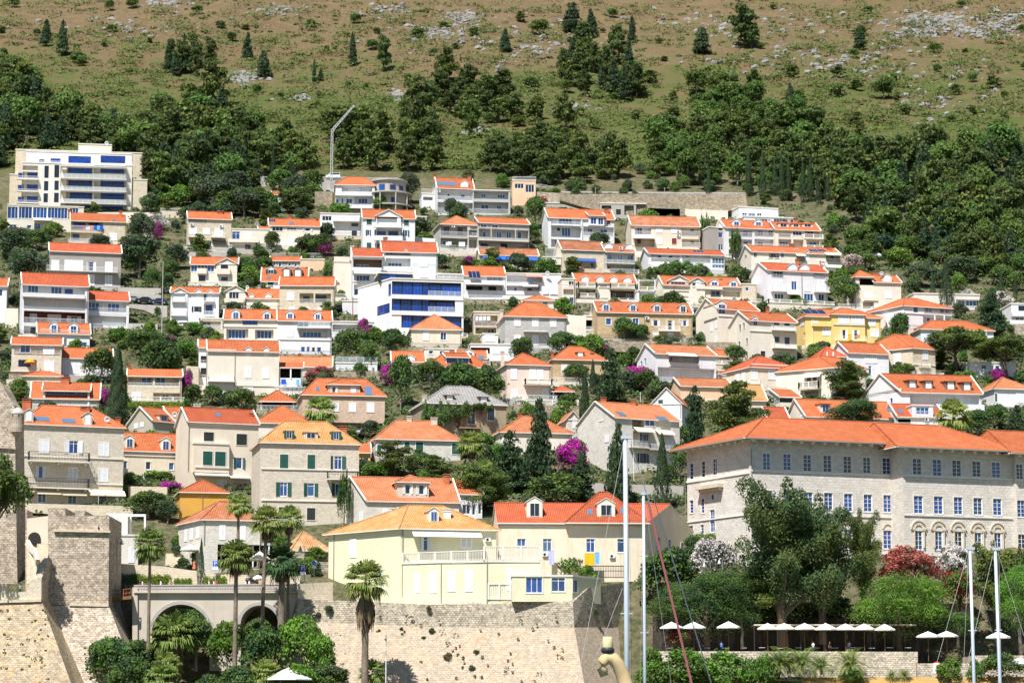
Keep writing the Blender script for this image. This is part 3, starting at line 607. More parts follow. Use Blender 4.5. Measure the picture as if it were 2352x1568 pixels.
h.block(86, 140, 374, 'beige', 'f', 'wd 102 381 112 409;wd 125 379 136 408;wd 101 416 111 438;wd 125 415 135 437;wd 100 444 110 465;wd 124 443 135 465', a=8, D=.8, off=-.5)
h.block(45, 291, 350, 'white', 'f', 'we 90 366 102 376;we 116 364 139 376;we 157 359 209 376;we 231 358 288 375;rg 60 369 140 377', a=8, D=9, off=2.5, yb=380)
h.block(166, 243, 331, 'cream', 'f', 'dish 246 330 6', a=8, D=6, off=5, yb=352)
H('stepped cream stone retaining wall wrapped around the back of the apartment block', 20, 318, 347, 470, 'creamst', 'f', '', a=8, D=4, Y=P(0, 0, land(165, 487).y + 15).y, name='retaining_wall', cat='wall')
H('cream stone retaining wall rising in steps right of the apartment block', 292, 328, 412, 487, 'creamst', 'f', '', a=8, D=10, Y=land(165, 487).y + 3, name='retaining_wall', cat='wall')
H('stepped cream stone wall on the left side of the apartment block', 8, 36, 400, 490, 'creamst', 'f', '', a=8, D=10, Y=land(165, 487).y + 3, name='retaining_wall', cat='wall')
H('long low cream building with a band of tall blue windows under a roof terrace', 5, 182, 472, 535, 'cream', 'f', 'wl 14 475 39 502;wl 41 475 74 502;wl 76 476 108 502;wl 110 477 155 502;w 160 478 180 502;wl 22 516 38 530;wl 78 513 93 533;w 62 517 72 525;a 76 501 118 506', a=10, D=10)
H('stone house with coloured towels on its balcony below the apartment block', 153, 281, 508, 566, 'creamst', 's 491 or', 'l 158 509 236 530;we 170 509 196 524;wd 203 509 227 522;r 159 519 236 530;l 158 534 236 557;we 168 538 182 552;s 200 539 212 556;wd 213 540 226 557;s 227 540 234 557;r 158 548 236 558;s 253 536 268 551;ch 160 481 492 8;ch 277 484 500 6;k 258 505 265 509', a=10)
H('grey rendered house with closed white shutters and a long balcony', 106, 271, 578, 667, 'grey', 'g 561 ro', 's 119 598 135 620;s 149 598 190 621;wo 204 602 215 623;s 242 602 258 624;b 106 611 271 624 1.3;s 200 632 216 655;s 242 633 257 656', a=12)
H('large white house with three deep recessed floors, the lowest dark red', 45, 198, 654, 776, 'white', 'g 630 ro', 'l 50 657 195 676 1.2;w 64 656 88 672;w 117 659 142 675;we 149 664 167 677;bp 52 674 195 683 1;l 55 685 195 711 1.8;s 62 690 100 706;s 103 690 147 708;r 55 705 195 715;l 55 716 195 743 1.6 darkred;s 68 720 85 741;s 109 722 140 743;wo 162 726 178 744;r 55 731 195 746;l 55 750 195 768;wd 70 752 84 766;wd 150 752 170 766', a=14)
H('white two-storey house with an orange roof right of the house with a dark red floor', 197, 292, 689, 758, 'white', 'g 671 ro', 'l 200 694 290 716 1.2;wl 201 695 228 714;s 229 694 246 715;wl 247 697 274 716;r 200 707 291 721;l 200 725 290 748 1.6;s 255 732 262 744;r 200 740 291 756', a=13)
H('white house with two gabled dormers above a white balustrade', 83, 203, 765, 802, 'white', 'g 743 or', 'm 114 738 133 767;m 158 740 179 767;r 92 757 203 768;w 158 785 173 795;w 188 786 200 796;l 120 777 153 795', a=12, D=8)
H('stone house with an orange sunshade on its terrace at the left edge of the town', 24, 139, 791, 886, 'stone', 'g 776 or', 'w 47 792 69 810;s 100 793 124 813;rk 33 803 138 815;l 42 826 84 843 1.2;we 44 828 69 842;s 102 828 124 856;bp 24 842 92 853 1;w 36 859 54 873', a=9)
H('white house with a plain orange roof left of the tall dark cypress', 141, 256, 822, 868, 'white', 'g 801 or', 's 151 831 182 857;ch 189 797 813 6;dish 143 845 6', a=10)
H('low pale stone house with an arched opening and small hip roof', 52, 142, 863, 900, 'stone', 'h 854 or', 'l 88 878 116 896 1.5', a=5, D=6)
H('house with a wide blue glass dormer framed by orange roof', 72, 228, 914, 946, 'whitest', 'g 880 or', 'ch 150 866 884 20;rg 104 926 204 934', a=8, D=10)
HOUSES[-1].block(99, 206, 897, 'white', 's 882 or', 'l 104 899 201 933 1.0;we 107 901 121 932;we 122 901 147 932;we 149 901 172 932;we 174 903 199 932', a=8, D=5, off=-.15, yb=934)
H('white house cut by the left edge of the picture, under the cypress wood', -45, 9, 656, 742, 'white', 'g 640 or', 'w -2 664 6 680', a=8)
H('stone terrace house with two glazed loggias right of the tall dark cypress', 293, 417, 864, 926, 'creamst', 's 848 or', 'l 294 866 351 884;w 325 867 348 884;l 356 866 411 885;w 358 867 380 885;r 294 879 412 890;s 304 901 323 921;l 352 902 413 923;wo 372 906 388 922;ch 296 839 860 7', a=8)
h = H('large stone house with two iron balconies behind the sentry turret', 50, 287, 976, 1160, 'stone', 'h 934 or .7', 's 90 1009 113 1039;wo 159 1012 179 1041;s 227 1016 250 1046;bk 67 1037 207 1060 1.8;wo 88 1070 99 1097;s 157 1073 178 1100;s 227 1076 248 1105;bk 62 1097 206 1121 1.8;a 57 1121 79 1129;a 86 1126 141 1134;a 144 1128 200 1137;a 207 1126 289 1138;w 87 1133 106 1154;w 156 1138 176 1157;wd 226 1140 244 1160;c 50 1050 287;c 50 1109 287;'
'ms 57 938 76 970;ms 194 946 212 979;k 78 958 92 967;k 92 959 114 968;k 144 963 174 972;ch 62 916 940 20;ch 196 934 955 22;ch 271 958 978 11;dish 247 963 8 f', a=20, D=14)
H('olive grey gable house with white dishes, beside the big cypress', 352, 402, 967, 1012, 'greybeige', 'g 938 or', 'L:s 309 961 317 982;L:s 323 958 330 979;mf 372 950 391 972;dish 365 957 5 f;dish 402 952 7 f', a=38, D=9.5)
H('pale house with a second orange roof tucked behind the olive gable house', 388, 452, 962, 990, 'beige', 'g 936 or', 'chw 453 928 943 16', a=20, D=8)
h = H('tall cream house with black windows and a boxed bay with teal blinds', 434, 595, 970, 1126, 'beige', 'g 940 ro', 'sd 468 992 491 1013;sd 543 996 567 1022;wgo 543 1051 556 1076;as 448 1084 528 1092;as 530 1092 577 1098;s 455 1102 475 1120;s 500 1102 520 1122;c 434 976 595;p 434 968 1080;k 496 950 508 957;chw 453 932 944 16;ch 577 948 966 8', a=20, D=10)
h.block(448, 529, 1018, 'beige', 'f', 'sg 466 1036 488 1068;sg 494 1037 518 1070;c 448 1073 529', a=20, D=1.6, off=-1.6, yb=1085, found=0)
H('cream house with two gabled dormers and three tiny windows', 285, 435, 1034, 1100, 'beige', 'g 996 or', 'm 287 998 308 1030;m 370 1003 392 1036;w 335 1060 346 1078;w 388 1062 399 1079;w 284 1058 292 1075;c 285 1047 435;s 330 1085 345 1100;wd 410 1083 425 1100', a=18, D=8)
H('ochre yellow house with a small orange hip roof', 418, 527, 1129, 1192, 'ochre', 'h 1103 or .95', '', a=12, D=9)
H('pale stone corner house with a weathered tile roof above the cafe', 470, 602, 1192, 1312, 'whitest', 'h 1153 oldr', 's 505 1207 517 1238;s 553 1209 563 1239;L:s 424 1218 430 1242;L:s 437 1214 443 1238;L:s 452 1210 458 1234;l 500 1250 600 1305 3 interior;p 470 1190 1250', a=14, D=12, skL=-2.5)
h = H('round-fronted house, white on the left and raw concrete on the right', 766, 857, 424, 489, 'white', 'h 408 or .6', 'l 785 428 855 446 1.3;s 785 434 800 446;s 826 428 840 441;bp 770 440 854 449 1.2;w 771 457 778 468;w 784 455 789 467;w 795 456 809 467;l 815 450 855 468 1;w 823 456 844 468;bp 766 470 856 478 1.6;l 785 480 855 490 1;w 795 484 808 491', a=4, D=10)
H('small white gatehouse among the olive trees below the road', 619, 650, 447, 468, 'white', 's 441 or', '', a=5, D=4)
H('low white modern house with a wide projecting concrete canopy', 731, 826, 490, 546, 'white', 'f', 'w 740 496 762 507;wd 807 513 823 520;wd 808 530 820 543;bp 765 497 826 508 1.2', a=6, D=9)
h = H('white house with dark green shutters and a tall gabled centre', 830, 951, 501, 614, 'white', 'g 483 or', 'sg 842 504 854 516;sg 928 506 939 518;wgo 843 528 849 541;wgo 929 529 936 543;sg 842 557 853 570;l 860 528 922 545 1.2', a=6, D=9)
h.block(861, 918, 496, 'white', 'x 481 or', 'l 866 496 912 517 1.5;we 866 504 886 517;we 891 504 912 517;l 865 525 917 546 1.5;we 866 532 886 546;wd 892 532 914 546;bg 858 511 925 522 1;bp 858 541 925 552 1;wd 866 559 880 575', a=6, D=5, off=-.6)
H('white house with two red chimneys and a skylight band, at the top beside the road', 1003, 1087, 432, 493, 'white', 'g 410 or', 'l 1005 438 1086 459 1.5;w 1027 445 1033 452;w 1058 447 1068 455;r 1004 451 1086 463;l 1005 465 1086 490 1.5;s 1055 470 1067 480;r 1005 479 1087 491;k 1003 418 1048 426;ms 1058 414 1076 431;ch 998 400 410 6;ch 1078 403 417 9;ac 1008 439', a=9, D=9)
H('grey flat-roofed house with green vines along its balcony', 1087, 1172, 437, 494, 'midgrey', 'f', 'l 1088 440 1168 457;w 1105 446 1116 454;w 1142 447 1160 456;l 1088 464 1168 490;w 1105 470 1122 482;w 1140 472 1152 484;r 1090 480 1170 494', a=7, D=8)
H('narrow tan house with a railed roof terrace at the top of the steps', 1177, 1231, 414, 472, 'peach', 'f', 'w 1182 422 1203 433;w 1207 424 1227 442;r 1177 406 1231 414', a=3, D=8)
H('cream stone house with a black awning over its terrace', 425, 525, 502, 581, 'creamst', 'g 488 or', 'l 428 500 475 513 1.1;we 436 499 466 506;r 429 503 475 513;s 436 523 452 538;s 467 525 481 538;s 494 525 512 542;b 433 534 466 545 1.1;b 485 535 518 546 1.1;wl 437 552 446 565;wl 460 552 486 566;ak 488 553 520 560;bg 405 567 532 578 2.6;ac 441 516;ac 508 520;ch 506 485 493 14;dish 530 566 5', a=10, D=8)
H('low cream house linking two taller ones, with a dark cellar door', 526, 613, 526, 578, 'cream', 'f', 'w 533 532 551 552;s 564 533 578 553;bp 526 549 595 556 .8;wx 563 562 576 577;wx 594 562 608 578;dish 590 515 5', a=4, D=7)
H('cream house with a solar water tank and red towels on the rail', 613, 731, 518, 568, 'cream', 'g 504 or', 'w 625 520 650 531;w 659 522 681 528;wo 701 523 712 531;s 664 544 675 561;s 702 545 712 561;r 680 554 716 562;aw 645 564 670 570;aw 680 564 705 571;ch 667 495 507 8;ch 724 499 510 7;v 618 505 632 511;k 664 511 674 516', a=7, D=8)
H('cream house with blue glazing and a gabled right half', 433, 541, 607, 661, 'cream', 'g 592 or', 'wl 438 608 452 624;wl 454 608 492 624;bp 453 616 475 628 .8;wd 456 632 472 646;bp 433 648 541 656 .9;ch 481 586 600 6', a=5, D=8)
HOUSES[-1].block(492, 540, 605, 'cream', 'x 593 or', 'wd 507 606 524 618;bp 498 617 529 629 .9;wd 508 636 523 646', a=5, D=4, off=-.5)
h = H('white house with two white pavilions and blue glass doors', 388, 499, 672, 746, 'white', 'g 661 or', 'ms 444 664 463 684;ms 472 665 490 684;l 395 698 428 724 1.2;we 395 701 425 723;l 468 697 490 722;we 473 701 487 723;wdo 446 704 457 716;bg 392 714 428 725 .8;bg 468 714 492 725 .8;l 468 672 490 690;bg 468 684 492 692 .8', a=4, D=8)
h.block(391, 427, 671, 'white', 'x 661 or', 'l 396 671 425 690 1;we 400 671 422 688;bg 394 682 426 693 .7', a=4, D=4, off=-.5)
H('low cream annex with a hanging lamp right of the twin white pavilions', 455, 510, 731, 760, 'cream', 'f', 'l 457 737 507 756;w 465 740 485 755;r 460 749 508 758;ac 460 733', a=5, D=6)
H('small cream house with a pediment and twin posts', 515, 560, 668, 716, 'cream', 'x 656 or', 'w 526 671 549 687;bp 515 685 560 694 .8;l 518 696 558 712 1.4', a=4, D=7)
H('cream house with three small dormers left of the arcaded white house', 563, 638, 684, 716, 'cream', 'g 665 or', 'ms 571 674 584 690;ms 607 673 624 690;dish 569 660 5', a=4, D=8)
H('white house with three dark framed dormers in an orange roof', 597, 703, 645, 669, 'white', 'g 616 or', 'mg 612 612 632 630;md 648 612 668 638;md 674 613 694 638;sg 615 647 628 660;k 614 636 622 640', a=3, D=10)
H('small grey stone house with tiny white windows below a peach wall', 617, 686, 598, 622, 'greyst', 'g 590 or', 'w 627 602 633 610;w 640 603 646 614;w 662 603 668 611;w 676 605 682 612', a=3, D=5)
H('peach garden wall above the house with dark dormers', 686, 742, 595, 622, 'peach', 'f', '', a=3, D=3, name='retaining_wall', cat='wall')
H('pale house with a bare orange roof and two railed loggias', 639, 765, 655, 731, 'creamst', 'g 637 or', 's 660 672 675 689;l 688 673 720 696;wd 697 680 711 692;r 688 687 720 696;l 724 674 760 696;wd 725 679 750 692;r 724 687 760 696;s 664 706 676 714;s 694 706 708 714;s 730 707 744 715', a=2, D=9)
H('cream half of a long row with two white dormers and striped blind', 512, 636, 733, 816, 'cream', 'g 712 or', 'm 531 709 551 735;m 603 713 622 735;we 557 727 592 746;l 520 755 570 779 1;wl 524 757 564 778;l 586 757 628 779 1;wl 590 759 624 778;c 512 750 636;s 540 795 556 812', a=4, D=9)
H('white half of a long row with two grey dormers and a glass balcony door', 636, 760, 736, 818, 'white', 'g 714 or', 'm 657 713 675 733;m 721 715 738 735;l 684 725 708 750 1.2;wl 686 731 706 750;bg 682 738 760 753 1;s 659 757 673 773;l 688 757 752 776 1;wl 695 762 738 775;w 691 796 701 808;w 704 796 712 808;w 716 797 724 808;w 728 797 738 808;c 636 780 760;dish 645 810 6', a=6, D=9)
h = H('tall cream house with a white panelled bay and an orange hip roof', 476, 640, 806, 909, 'cream', 'g 783 or', 'ms 563 796 581 820;ms 604 797 622 821;s 563 843 577 867;s 604 845 618 868;p 540 806 888;c 540 884 640 .5;s 560 890 580 906;c 476 880 640', a=8, D=10)
h.block(477, 540, 803, 'white', 'f', 'wo 506 808 514 817;l 480 841 538 873 .3;s 495 843 507 873;s 513 843 520 873;s 524 843 540 873;b 478 862 539 876 1;s 496 886 522 906', a=8, D=1.2, off=-.5)
H('narrow white wing with little railed balconies left of the panelled bay', 456, 476, 797, 900, 'white', 'g 781 or', 'wx 461 817 474 833;r 460 827 474 834;wx 461 845 474 866;r 460 860 475 870', a=8, D=8)
H('low cream house under a long terracotta roof', 641, 761, 841, 868, 'cream', 'g 820 lo', 'ch 688 812 824 6', a=4, D=8)
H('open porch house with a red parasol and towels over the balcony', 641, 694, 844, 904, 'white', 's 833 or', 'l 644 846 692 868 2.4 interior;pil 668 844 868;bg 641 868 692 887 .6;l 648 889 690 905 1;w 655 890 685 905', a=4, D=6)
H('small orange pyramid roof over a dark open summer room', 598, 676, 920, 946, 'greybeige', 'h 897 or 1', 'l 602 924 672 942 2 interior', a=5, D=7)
H('pink stone house with a central attic of white shutters', 695, 884, 906, 986, 'pinkst', 'h 871 or .6', 's 760 925 778 944;s 802 925 817 945;s 843 925 859 946;k 726 889 734 898;k 839 889 856 908;l 700 970 880 985 1.5;wl 760 972 776 984;wl 803 972 818 984', a=9, D=11)
HOUSES[-1].block(753, 827, 882, 'pinkst', 'h 871 or', 'wo 763 887 771 902;s 806 888 817 904', a=9, D=6, off=.6, yb=906)
H('cream house under a broad bright orange pyramid roof with three vents', 588, 718, 970, 1012, 'cream', 'h 932 or 1', '', a=10, D=12)
h = H('stone house with teal shutters and three dormers in a sandy yellow roof', 600, 826, 1016, 1206, 'stone', 'h 969 ye .75', 'sg 643 1043 662 1075;sg 706 1044 724 1077;wgo 768 1047 785 1078;c 600 1078 826;bk 753 1082 824 1101 1.4;wgo 643 1107 660 1139;wgo 706 1109 722 1139;wgo 770 1110 786 1138;c 600 1150 826;sd 705 1166 724 1194;sd 640 1164 658 1192;'
'mgh 654 982 674 1009;mh 698 982 730 1008;mgh 762 984 782 1011;ch 788 978 1000 18', a=12, D=13)
H('grey white villa with teal shutters and an orange hip roof', 864, 1058, 1008, 1062, 'whitest', 'h 967 lo .75', 'sg 866 1021 876 1044;sg 929 1015 941 1036;sg 955 1015 972 1041;sg 1038 1018 1057 1043;chs 940 955 980 11;chs 997 959 978 15', a=12, D=13)
H('small ochre house with a bit of orange roof between stone house and villa', 826, 852, 1039, 1078, 'ochre', 's 1019 or', 'w 834 1050 847 1062', a=5, D=7)
H('old ivy-clad villa with a grey slate roof and rusty balcony', 975, 1163, 926, 1002, 'brownst', 'h 888 slate .9', 'wo 1022 938 1034 958;w 1073 940 1092 974;wd 1120 939 1136 965;bu 1056 966 1105 983 1.2;wd 1070 980 1088 996;mdf 1022 904 1044 919;mdf 1100 908 1122 923;ch 1048 905 925 12 f;chs 975 908 926 10', a=14, D=13)
H('white cottage with a gabled white dormer and orange roof', 900, 975, 829, 853, 'white', 'g 808 or', 'ms 931 814 954 834;s 935 828 948 846', a=5, D=7)
h = H('brown-roofed house with a wide black glass attic', 985, 1125, 841, 867, 'brownst', 'h 811 or .8', 'ch 1038 804 818 10;k 1100 820 1112 826', a=10, D=10)
h.block(1024, 1078, 820, 'white', 's 812 or', 'we 1026 822 1050 837;we 1052 822 1076 838', a=10, D=4, off=.8, yb=840)
H('small cream house with a pointed gable peeping over the black attic', 1050, 1118, 822, 845, 'cream', 'g 806 or', 'm 1062 800 1090 820;k 1098 818 1112 824', a=4, D=6)
H('white flat-roofed house with a row of pale shutters behind the pink villa', 1080, 1180, 790, 834, 'white', 'f', 'l 1081 798 1125 812 1.4 darkred;s 1132 799 1153 812;s 1155 799 1176 812', a=4, D=7)
H('white garden terrace with a blue glass rail and timber pergola', 770, 866, 833, 856, 'white', 'f', 'rg 772 820 866 833;r 770 840 866 852', a=4, D=6, name='garden_terrace', cat='terrace')
h = H('black and white modern house with wide bright blue glass bands', 898, 1064, 641, 776, 'white', 'f', 'l 899 648 1059 678 .5 darksh;we 899 649 923 678;we 924 649 947 678;we 948 649 970 678;we 971 649 985 678;we 986 653 1012 679;we 1014 655 1058 679;rg 984 669 1060 680;l 899 687 1045 716 .5 darksh;we 900 688 919 716;we 921 688 944 716;we 946 688 968 716;we 970 688 985 716;we 986 694 1000 717;we 1002 694 1042 717;rg 984 705 1043 717;l 922 724 1060 754 .5 darksh;we 923 725 946 753;we 948 725 972 752;we 974 726 1000 752;we 1002 728 1058 756;c 898 683 1064 1.0 white;c 898 720 1064 1.0 white;L:we 892 652 898 680;L:we 866 700 895 722', a=10, D=15, skL=-6)
h.block(868, 946, 627, 'darksh', 'f', 'we 876 630 892 650;we 893 628 910 644;we 912 627 942 636', a=10, D=8, off=3, yb=645)
h.block(1004, 1062, 629, 'grey', 'f', 'rg 1004 628 1062 640', a=10, D=3, off=8, yb=642)
h = H('big white house of two stepped orange roofs behind the blue glass house', 876, 1003, 578, 702, 'white', 'g 557 ro', 'l 886 593 943 613 1.6;w 891 604 923 612;bp 880 612 944 622 .6;l 886 581 943 586;s 965 597 981 612;rg 948 606 1003 613;s 966 627 982 637;ch 885 545 566 9;k 950 571 958 574;aw 890 618 946 624;dish 933 576 4', a=7, D=9)
h.block(808, 876, 588, 'white', 'g 571 ro', 'l 811 596 879 615 1.6 brown;w 818 608 846 615;bp 808 614 876 621 .6;aw 813 621 874 628;l 813 631 849 645 1;wl 818 633 848 645;c 808 647 876;l 813 653 849 678 1.2;wl 814 664 848 678;chw 809 565 588 8;c 808 685 876', a=7, D=9, off=-2.2)
H('long white side building with lilac walls above the parked cars', 764, 812, 600, 688, 'pink', 'f', 'ac 774 646;w 790 578 796 590', a=6, D=8)
H('lilac garage wall behind the three parked cars', 784, 862, 691, 722, 'lilac', 'f', 'wl 838 690 858 700', a=5, D=4, name='retaining_wall', cat='wall')
H('flat white terrace building with a laundry line and bougainvillea', 761, 858, 738, 778, 'white', 'f', 'l 764 745 856 762 2;w 838 742 856 766;r 762 758 858 766', a=4, D=7)
h = H('grey stone house with a tall orange hip roof and two laundry-hung loggias', 1010, 1100, 515, 582, 'greyst', 'h 497 lo 1', 'l 1011 519 1074 543 1.5;wb 1019 522 1032 539;wb 1051 522 1063 541;r 1011 532 1074 543;l 1011 547 1074 571;r 1011 563 1074 574;w 1016 553 1030 563;l 1077 528 1099 543;b 1077 535 1099 544 .5;l 1077 550 1099 570;ac 1041 520;dish 1077 525 4', a=12, D=10)
H('terraced house with blue arched doors and a roof loggia of blue windows', 1099, 1216, 513, 582, 'greyst', 'g 502 or', 'wl 1104 515 1118 522;wl 1130 516 1144 523;l 1100 527 1214 549;wl 1108 532 1116 546;wl 1140 533 1152 549;wl 1163 533 1174 549;wl 1188 533 1198 549;pil 1128 527 549;pil 1184 527 549;bp 1099 546 1215 553 .8;l 1100 555 1214 571;wx 1105 560 1120 568;wx 1150 560 1165 572;r 1100 566 1160 574', a=12, D=9)
H('wide terracotta-roofed house with long blue awnings', 1102, 1237, 586, 613, 'stone', 'g 572 oldr', 'l 1110 589 1172 608 2;l 1176 589 1234 608 2;w 1122 595 1140 606;ab 1110 588 1163 596;ab 1166 590 1237 598;rg 1110 603 1164 610;ch 1141 566 574 7', a=7, D=8)
H('orange-roofed house with two solar panels and a sheet drying on a long line', 1066, 1160, 633, 692, 'white', 'g 613 or', 'v 1078 625 1104 640;l 1118 627 1155 645 1.6;we 1119 630 1154 646;rg 1118 638 1156 647;aw 1069 646 1157 653;l 1070 655 1155 667;wx 1072 656 1108 666;wx 1122 657 1140 667;r 1070 668 1160 674', a=7, D=9)
H('cream house on a stone base with washing on the balcony', 1088, 1150, 716, 768, 'creamst', 'f', 'l 1090 724 1143 748;r 1090 738 1143 750;l 1092 752 1140 766;w 1120 755 1135 765', a=6, D=8)
H('white three-terrace house with a pink striped awning and hanging sheets', 1162, 1290, 628, 692, 'white', 'f', 'l 1164 633 1245 648 2;ar 1209 628 1246 636;r 1162 637 1270 650;l 1164 656 1240 670 2;w 1210 661 1222 669;as 1200 652 1236 658;bp 1162 668 1242 677 .6;wl 1272 682 1286 694;w 1180 660 1188 669;dish 1258 628 6', a=6, D=8)
h = H('grey stone villa with closed white shutters and one carved balcony', 1160, 1300, 726, 804, 'greyst', 'h 696 or .85', 's 1182 731 1195 748;s 1223 732 1236 752;s 1264 733 1277 750;bp 1204 750 1258 761 1.4;s 1182 770 1195 791;s 1223 770 1236 792;s 1264 770 1276 790;chs 1152 712 730 8', a=9, D=12)
H('little orange hip-roofed attic peeping above the grey stone villa', 1206, 1272, 689, 712, 'beige', 'h 679 or', 'wl 1230 693 1240 702;wb 1247 694 1258 706', a=6, D=8)
H('beige house with a salmon pyramid roof in front of the blue glass house', 944, 1060, 755, 802, 'beige', 'h 724 lo 1', 's 972 760 985 781;w 1012 763 1025 781', a=7, D=11)
H('white house with gabled left end and vine terraces below the parked cars', 1260, 1413, 501, 568, 'white', 'g 482 or', 'l 1266 500 1333 515 1.2;wl 1283 498 1314 515;bg 1266 509 1334 518 .8;w 1358 499 1369 515;w 1374 500 1384 516;sr 1394 508 1402 516;l 1266 521 1334 545;wx 1280 522 1286 530;w 1290 524 1310 543;l 1340 521 1410 541;w 1349 525 1361 534;w 1378 527 1395 541;r 1340 534 1412 544;l 1266 550 1334 568;wl 1274 550 1284 563;pil 1336 505 566;ch 1393 479 492 10', a=10, D=9)
HOUSES[-1].block(1354, 1390, 495, 'white', 's 489 or', 'w 1357 499 1370 515;w 1374 500 1386 516', a=10, D=3.5, off=-.1, yb=518)
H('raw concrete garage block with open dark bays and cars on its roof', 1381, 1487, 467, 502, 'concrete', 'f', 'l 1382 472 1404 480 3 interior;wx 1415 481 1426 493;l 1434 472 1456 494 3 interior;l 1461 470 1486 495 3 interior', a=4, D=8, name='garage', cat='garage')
H('low concrete parking deck left of the open garage block', 1236, 1338, 466, 484, 'concrete', 'f', 'wx 1290 476 1302 482', a=4, D=8, name='parking_deck', cat='parking deck')
H('long old house with a mottled terracotta roof and one red shutter', 1453, 1611, 518, 592, 'beige', 'g 498 oldr', 's 1508 522 1521 534;s 1542 523 1554 535;l 1458 522 1496 540 1.4 lilac;w 1463 522 1475 538;r 1458 531 1496 541;l 1565 524 1609 542 1.4;w 1584 525 1595 535;r 1565 531 1609 543;aw 1454 539 1504 547;l 1458 547 1504 567;wd 1464 549 1472 560;s 1508 546 1521 560;sr 1543 547 1554 561;l 1566 549 1609 567 1.4;w 1585 552 1595 562;r 1566 557 1609 568;ac 1558 533;ac 1558 541;ac 1535 570;ch 1483 499 509 7', a=7, D=9)
H('white modern house with a slanted wall, highest on the right of the town', 1703, 1794, 477, 508, 'white', 'f', 'wl 1705 489 1716 504;wl 1719 490 1735 503;wl 1739 490 1750 498;L:s 1690 490 1694 496', a=14, D=9)
HOUSES[-1].block(1714, 1830, 499, 'white', 'f', 'wl 1735 503 1770 510;wl 1778 504 1824 512', a=10, D=5, off=-4)
h = H('long terraced house with three dormers, a grey end wall and railed balconies', 1671, 1785, 524, 596, 'white', 'g 507 or', 'm 1682 502 1701 519;m 1732 503 1752 519;l 1674 527 1728 544 1.4;w 1681 530 1694 542;w 1706 531 1718 543;r 1673 534 1728 544;l 1733 527 1783 544 1.4;w 1740 530 1752 542;w 1764 530 1776 542;r 1732 534 1784 544;l 1674 549 1728 568;w 1681 554 1690 566;w 1708 555 1718 567;r 1674 560 1728 569;l 1733 549 1783 568;w 1740 556 1752 566;r 1732 560 1784 569;l 1674 574 1728 592;w 1690 577 1702 590;L:w 1648 516 1658 530;L:w 1648 534 1658 546;L:w 1648 560 1658 574;dish 1698 517 5 f;dish 1767 507 5 f;ch 1662 500 520 7', a=12, D=10)
H('cream right half of the long terrace with hipped dormers and stone balustrades', 1786, 1890, 528, 594, 'cream', 'g 512 or', 'mh 1787 506 1812 522;mh 1818 508 1838 522;mh 1842 508 1868 522;l 1788 532 1816 544 1.3;r 1788 536 1816 545;w 1821 531 1842 541;l 1848 530 1889 546 1.3;w 1853 532 1868 538;rb 1848 538 1890 549;l 1788 549 1818 570;wl 1790 555 1810 566;r 1788 561 1818 570;l 1822 550 1846 571;l 1852 551 1889 572;w 1858 556 1876 565;rb 1852 563 1890 573;dish 1812 507 4 f;ch 1828 501 512 9', a=10, D=9)
H('grey end wall house with white windows left of the long terrace', 1632, 1671, 522, 596, 'grey', 'f', 'w 1650 516 1660 530;w 1650 534 1660 546;w 1650 561 1661 575', a=16, D=8)
H('cream corner house with blue awnings and an orange umbrella on the terrace', 1292, 1391, 574, 630, 'creamst', 'g 555 oldr', 'l 1300 573 1388 580 1.5;l 1324 594 1369 621 1.8;ab 1324 596 1369 600 .6;w 1326 603 1336 615;w 1355 604 1364 615;ab 1320 617 1372 627 1.2;r 1300 579 1390 585', a=11, D=9)
H('stone terrace house with glass rail right of the blue-awning corner house', 1392, 1460, 578, 630, 'greyst', 'g 562 oldr', 'ms 1388 557 1408 572;ms 1437 559 1456 574;l 1394 582 1458 604 1.5;wc 1395 585 1406 598;wc 1417 585 1430 598;wc 1440 586 1454 598;bg 1393 597 1458 605 .5;l 1394 608 1458 626;wd 1396 613 1402 622;wc 1442 613 1454 624;ac 1426 570', a=11, D=8)
H('cream stair house with railed roof terrace left of the blue awnings', 1248, 1290, 590, 632, 'cream', 'f', 's 1268 588 1276 596;l 1269 608 1290 620 1.5 interior;r 1253 570 1290 588', a=8, D=7)
H('white house with white railings on two floors and striped awnings', 1492, 1668, 584, 632, 'white', 'g 574 ro', 'l 1496 584 1562 603 1.8;w 1510 584 1520 594;w 1535 584 1545 594;r 1496 592 1563 603;as 1500 602 1562 613;l 1567 586 1632 603 1.4;w 1574 584 1584 592;r 1566 591 1632 603;wl 1567 605 1593 619;wb 1606 610 1619 619;wc 1636 592 1664 606;wc 1636 608 1664 616;l 1500 614 1562 630;v 1594 577 1617 581;dish 1500 594 6', a=9, D=9)
h = H('cream terraced house with two striped awnings and roof solar panels', 1730, 1936, 581, 628, 'cream', 'g 568 or', 'm 1743 575 1756 592;m 1804 576 1817 593;l 1766 580 1790 594 1.4;w 1770 580 1782 592;rb 1764 592 1792 603;ag 1830 583 1852 588;l 1830 588 1854 602;r 1830 593 1854 602;ms 1870 575 1884 602;ag 1897 580 1932 586;l 1897 586 1934 602;w 1906 586 1916 594;r 1898 594 1937 604;v 1862 574 1880 580;v 1882 574 1898 580;ag 1899 606 1938 615;a 1738 602 1768 608;dish 1829 575 5 f;dish 1766 576 5 f;ch 1818 560 574 9;ch 1905 566 576 9;L:w 1710 580 1716 590', a=11, D=10)
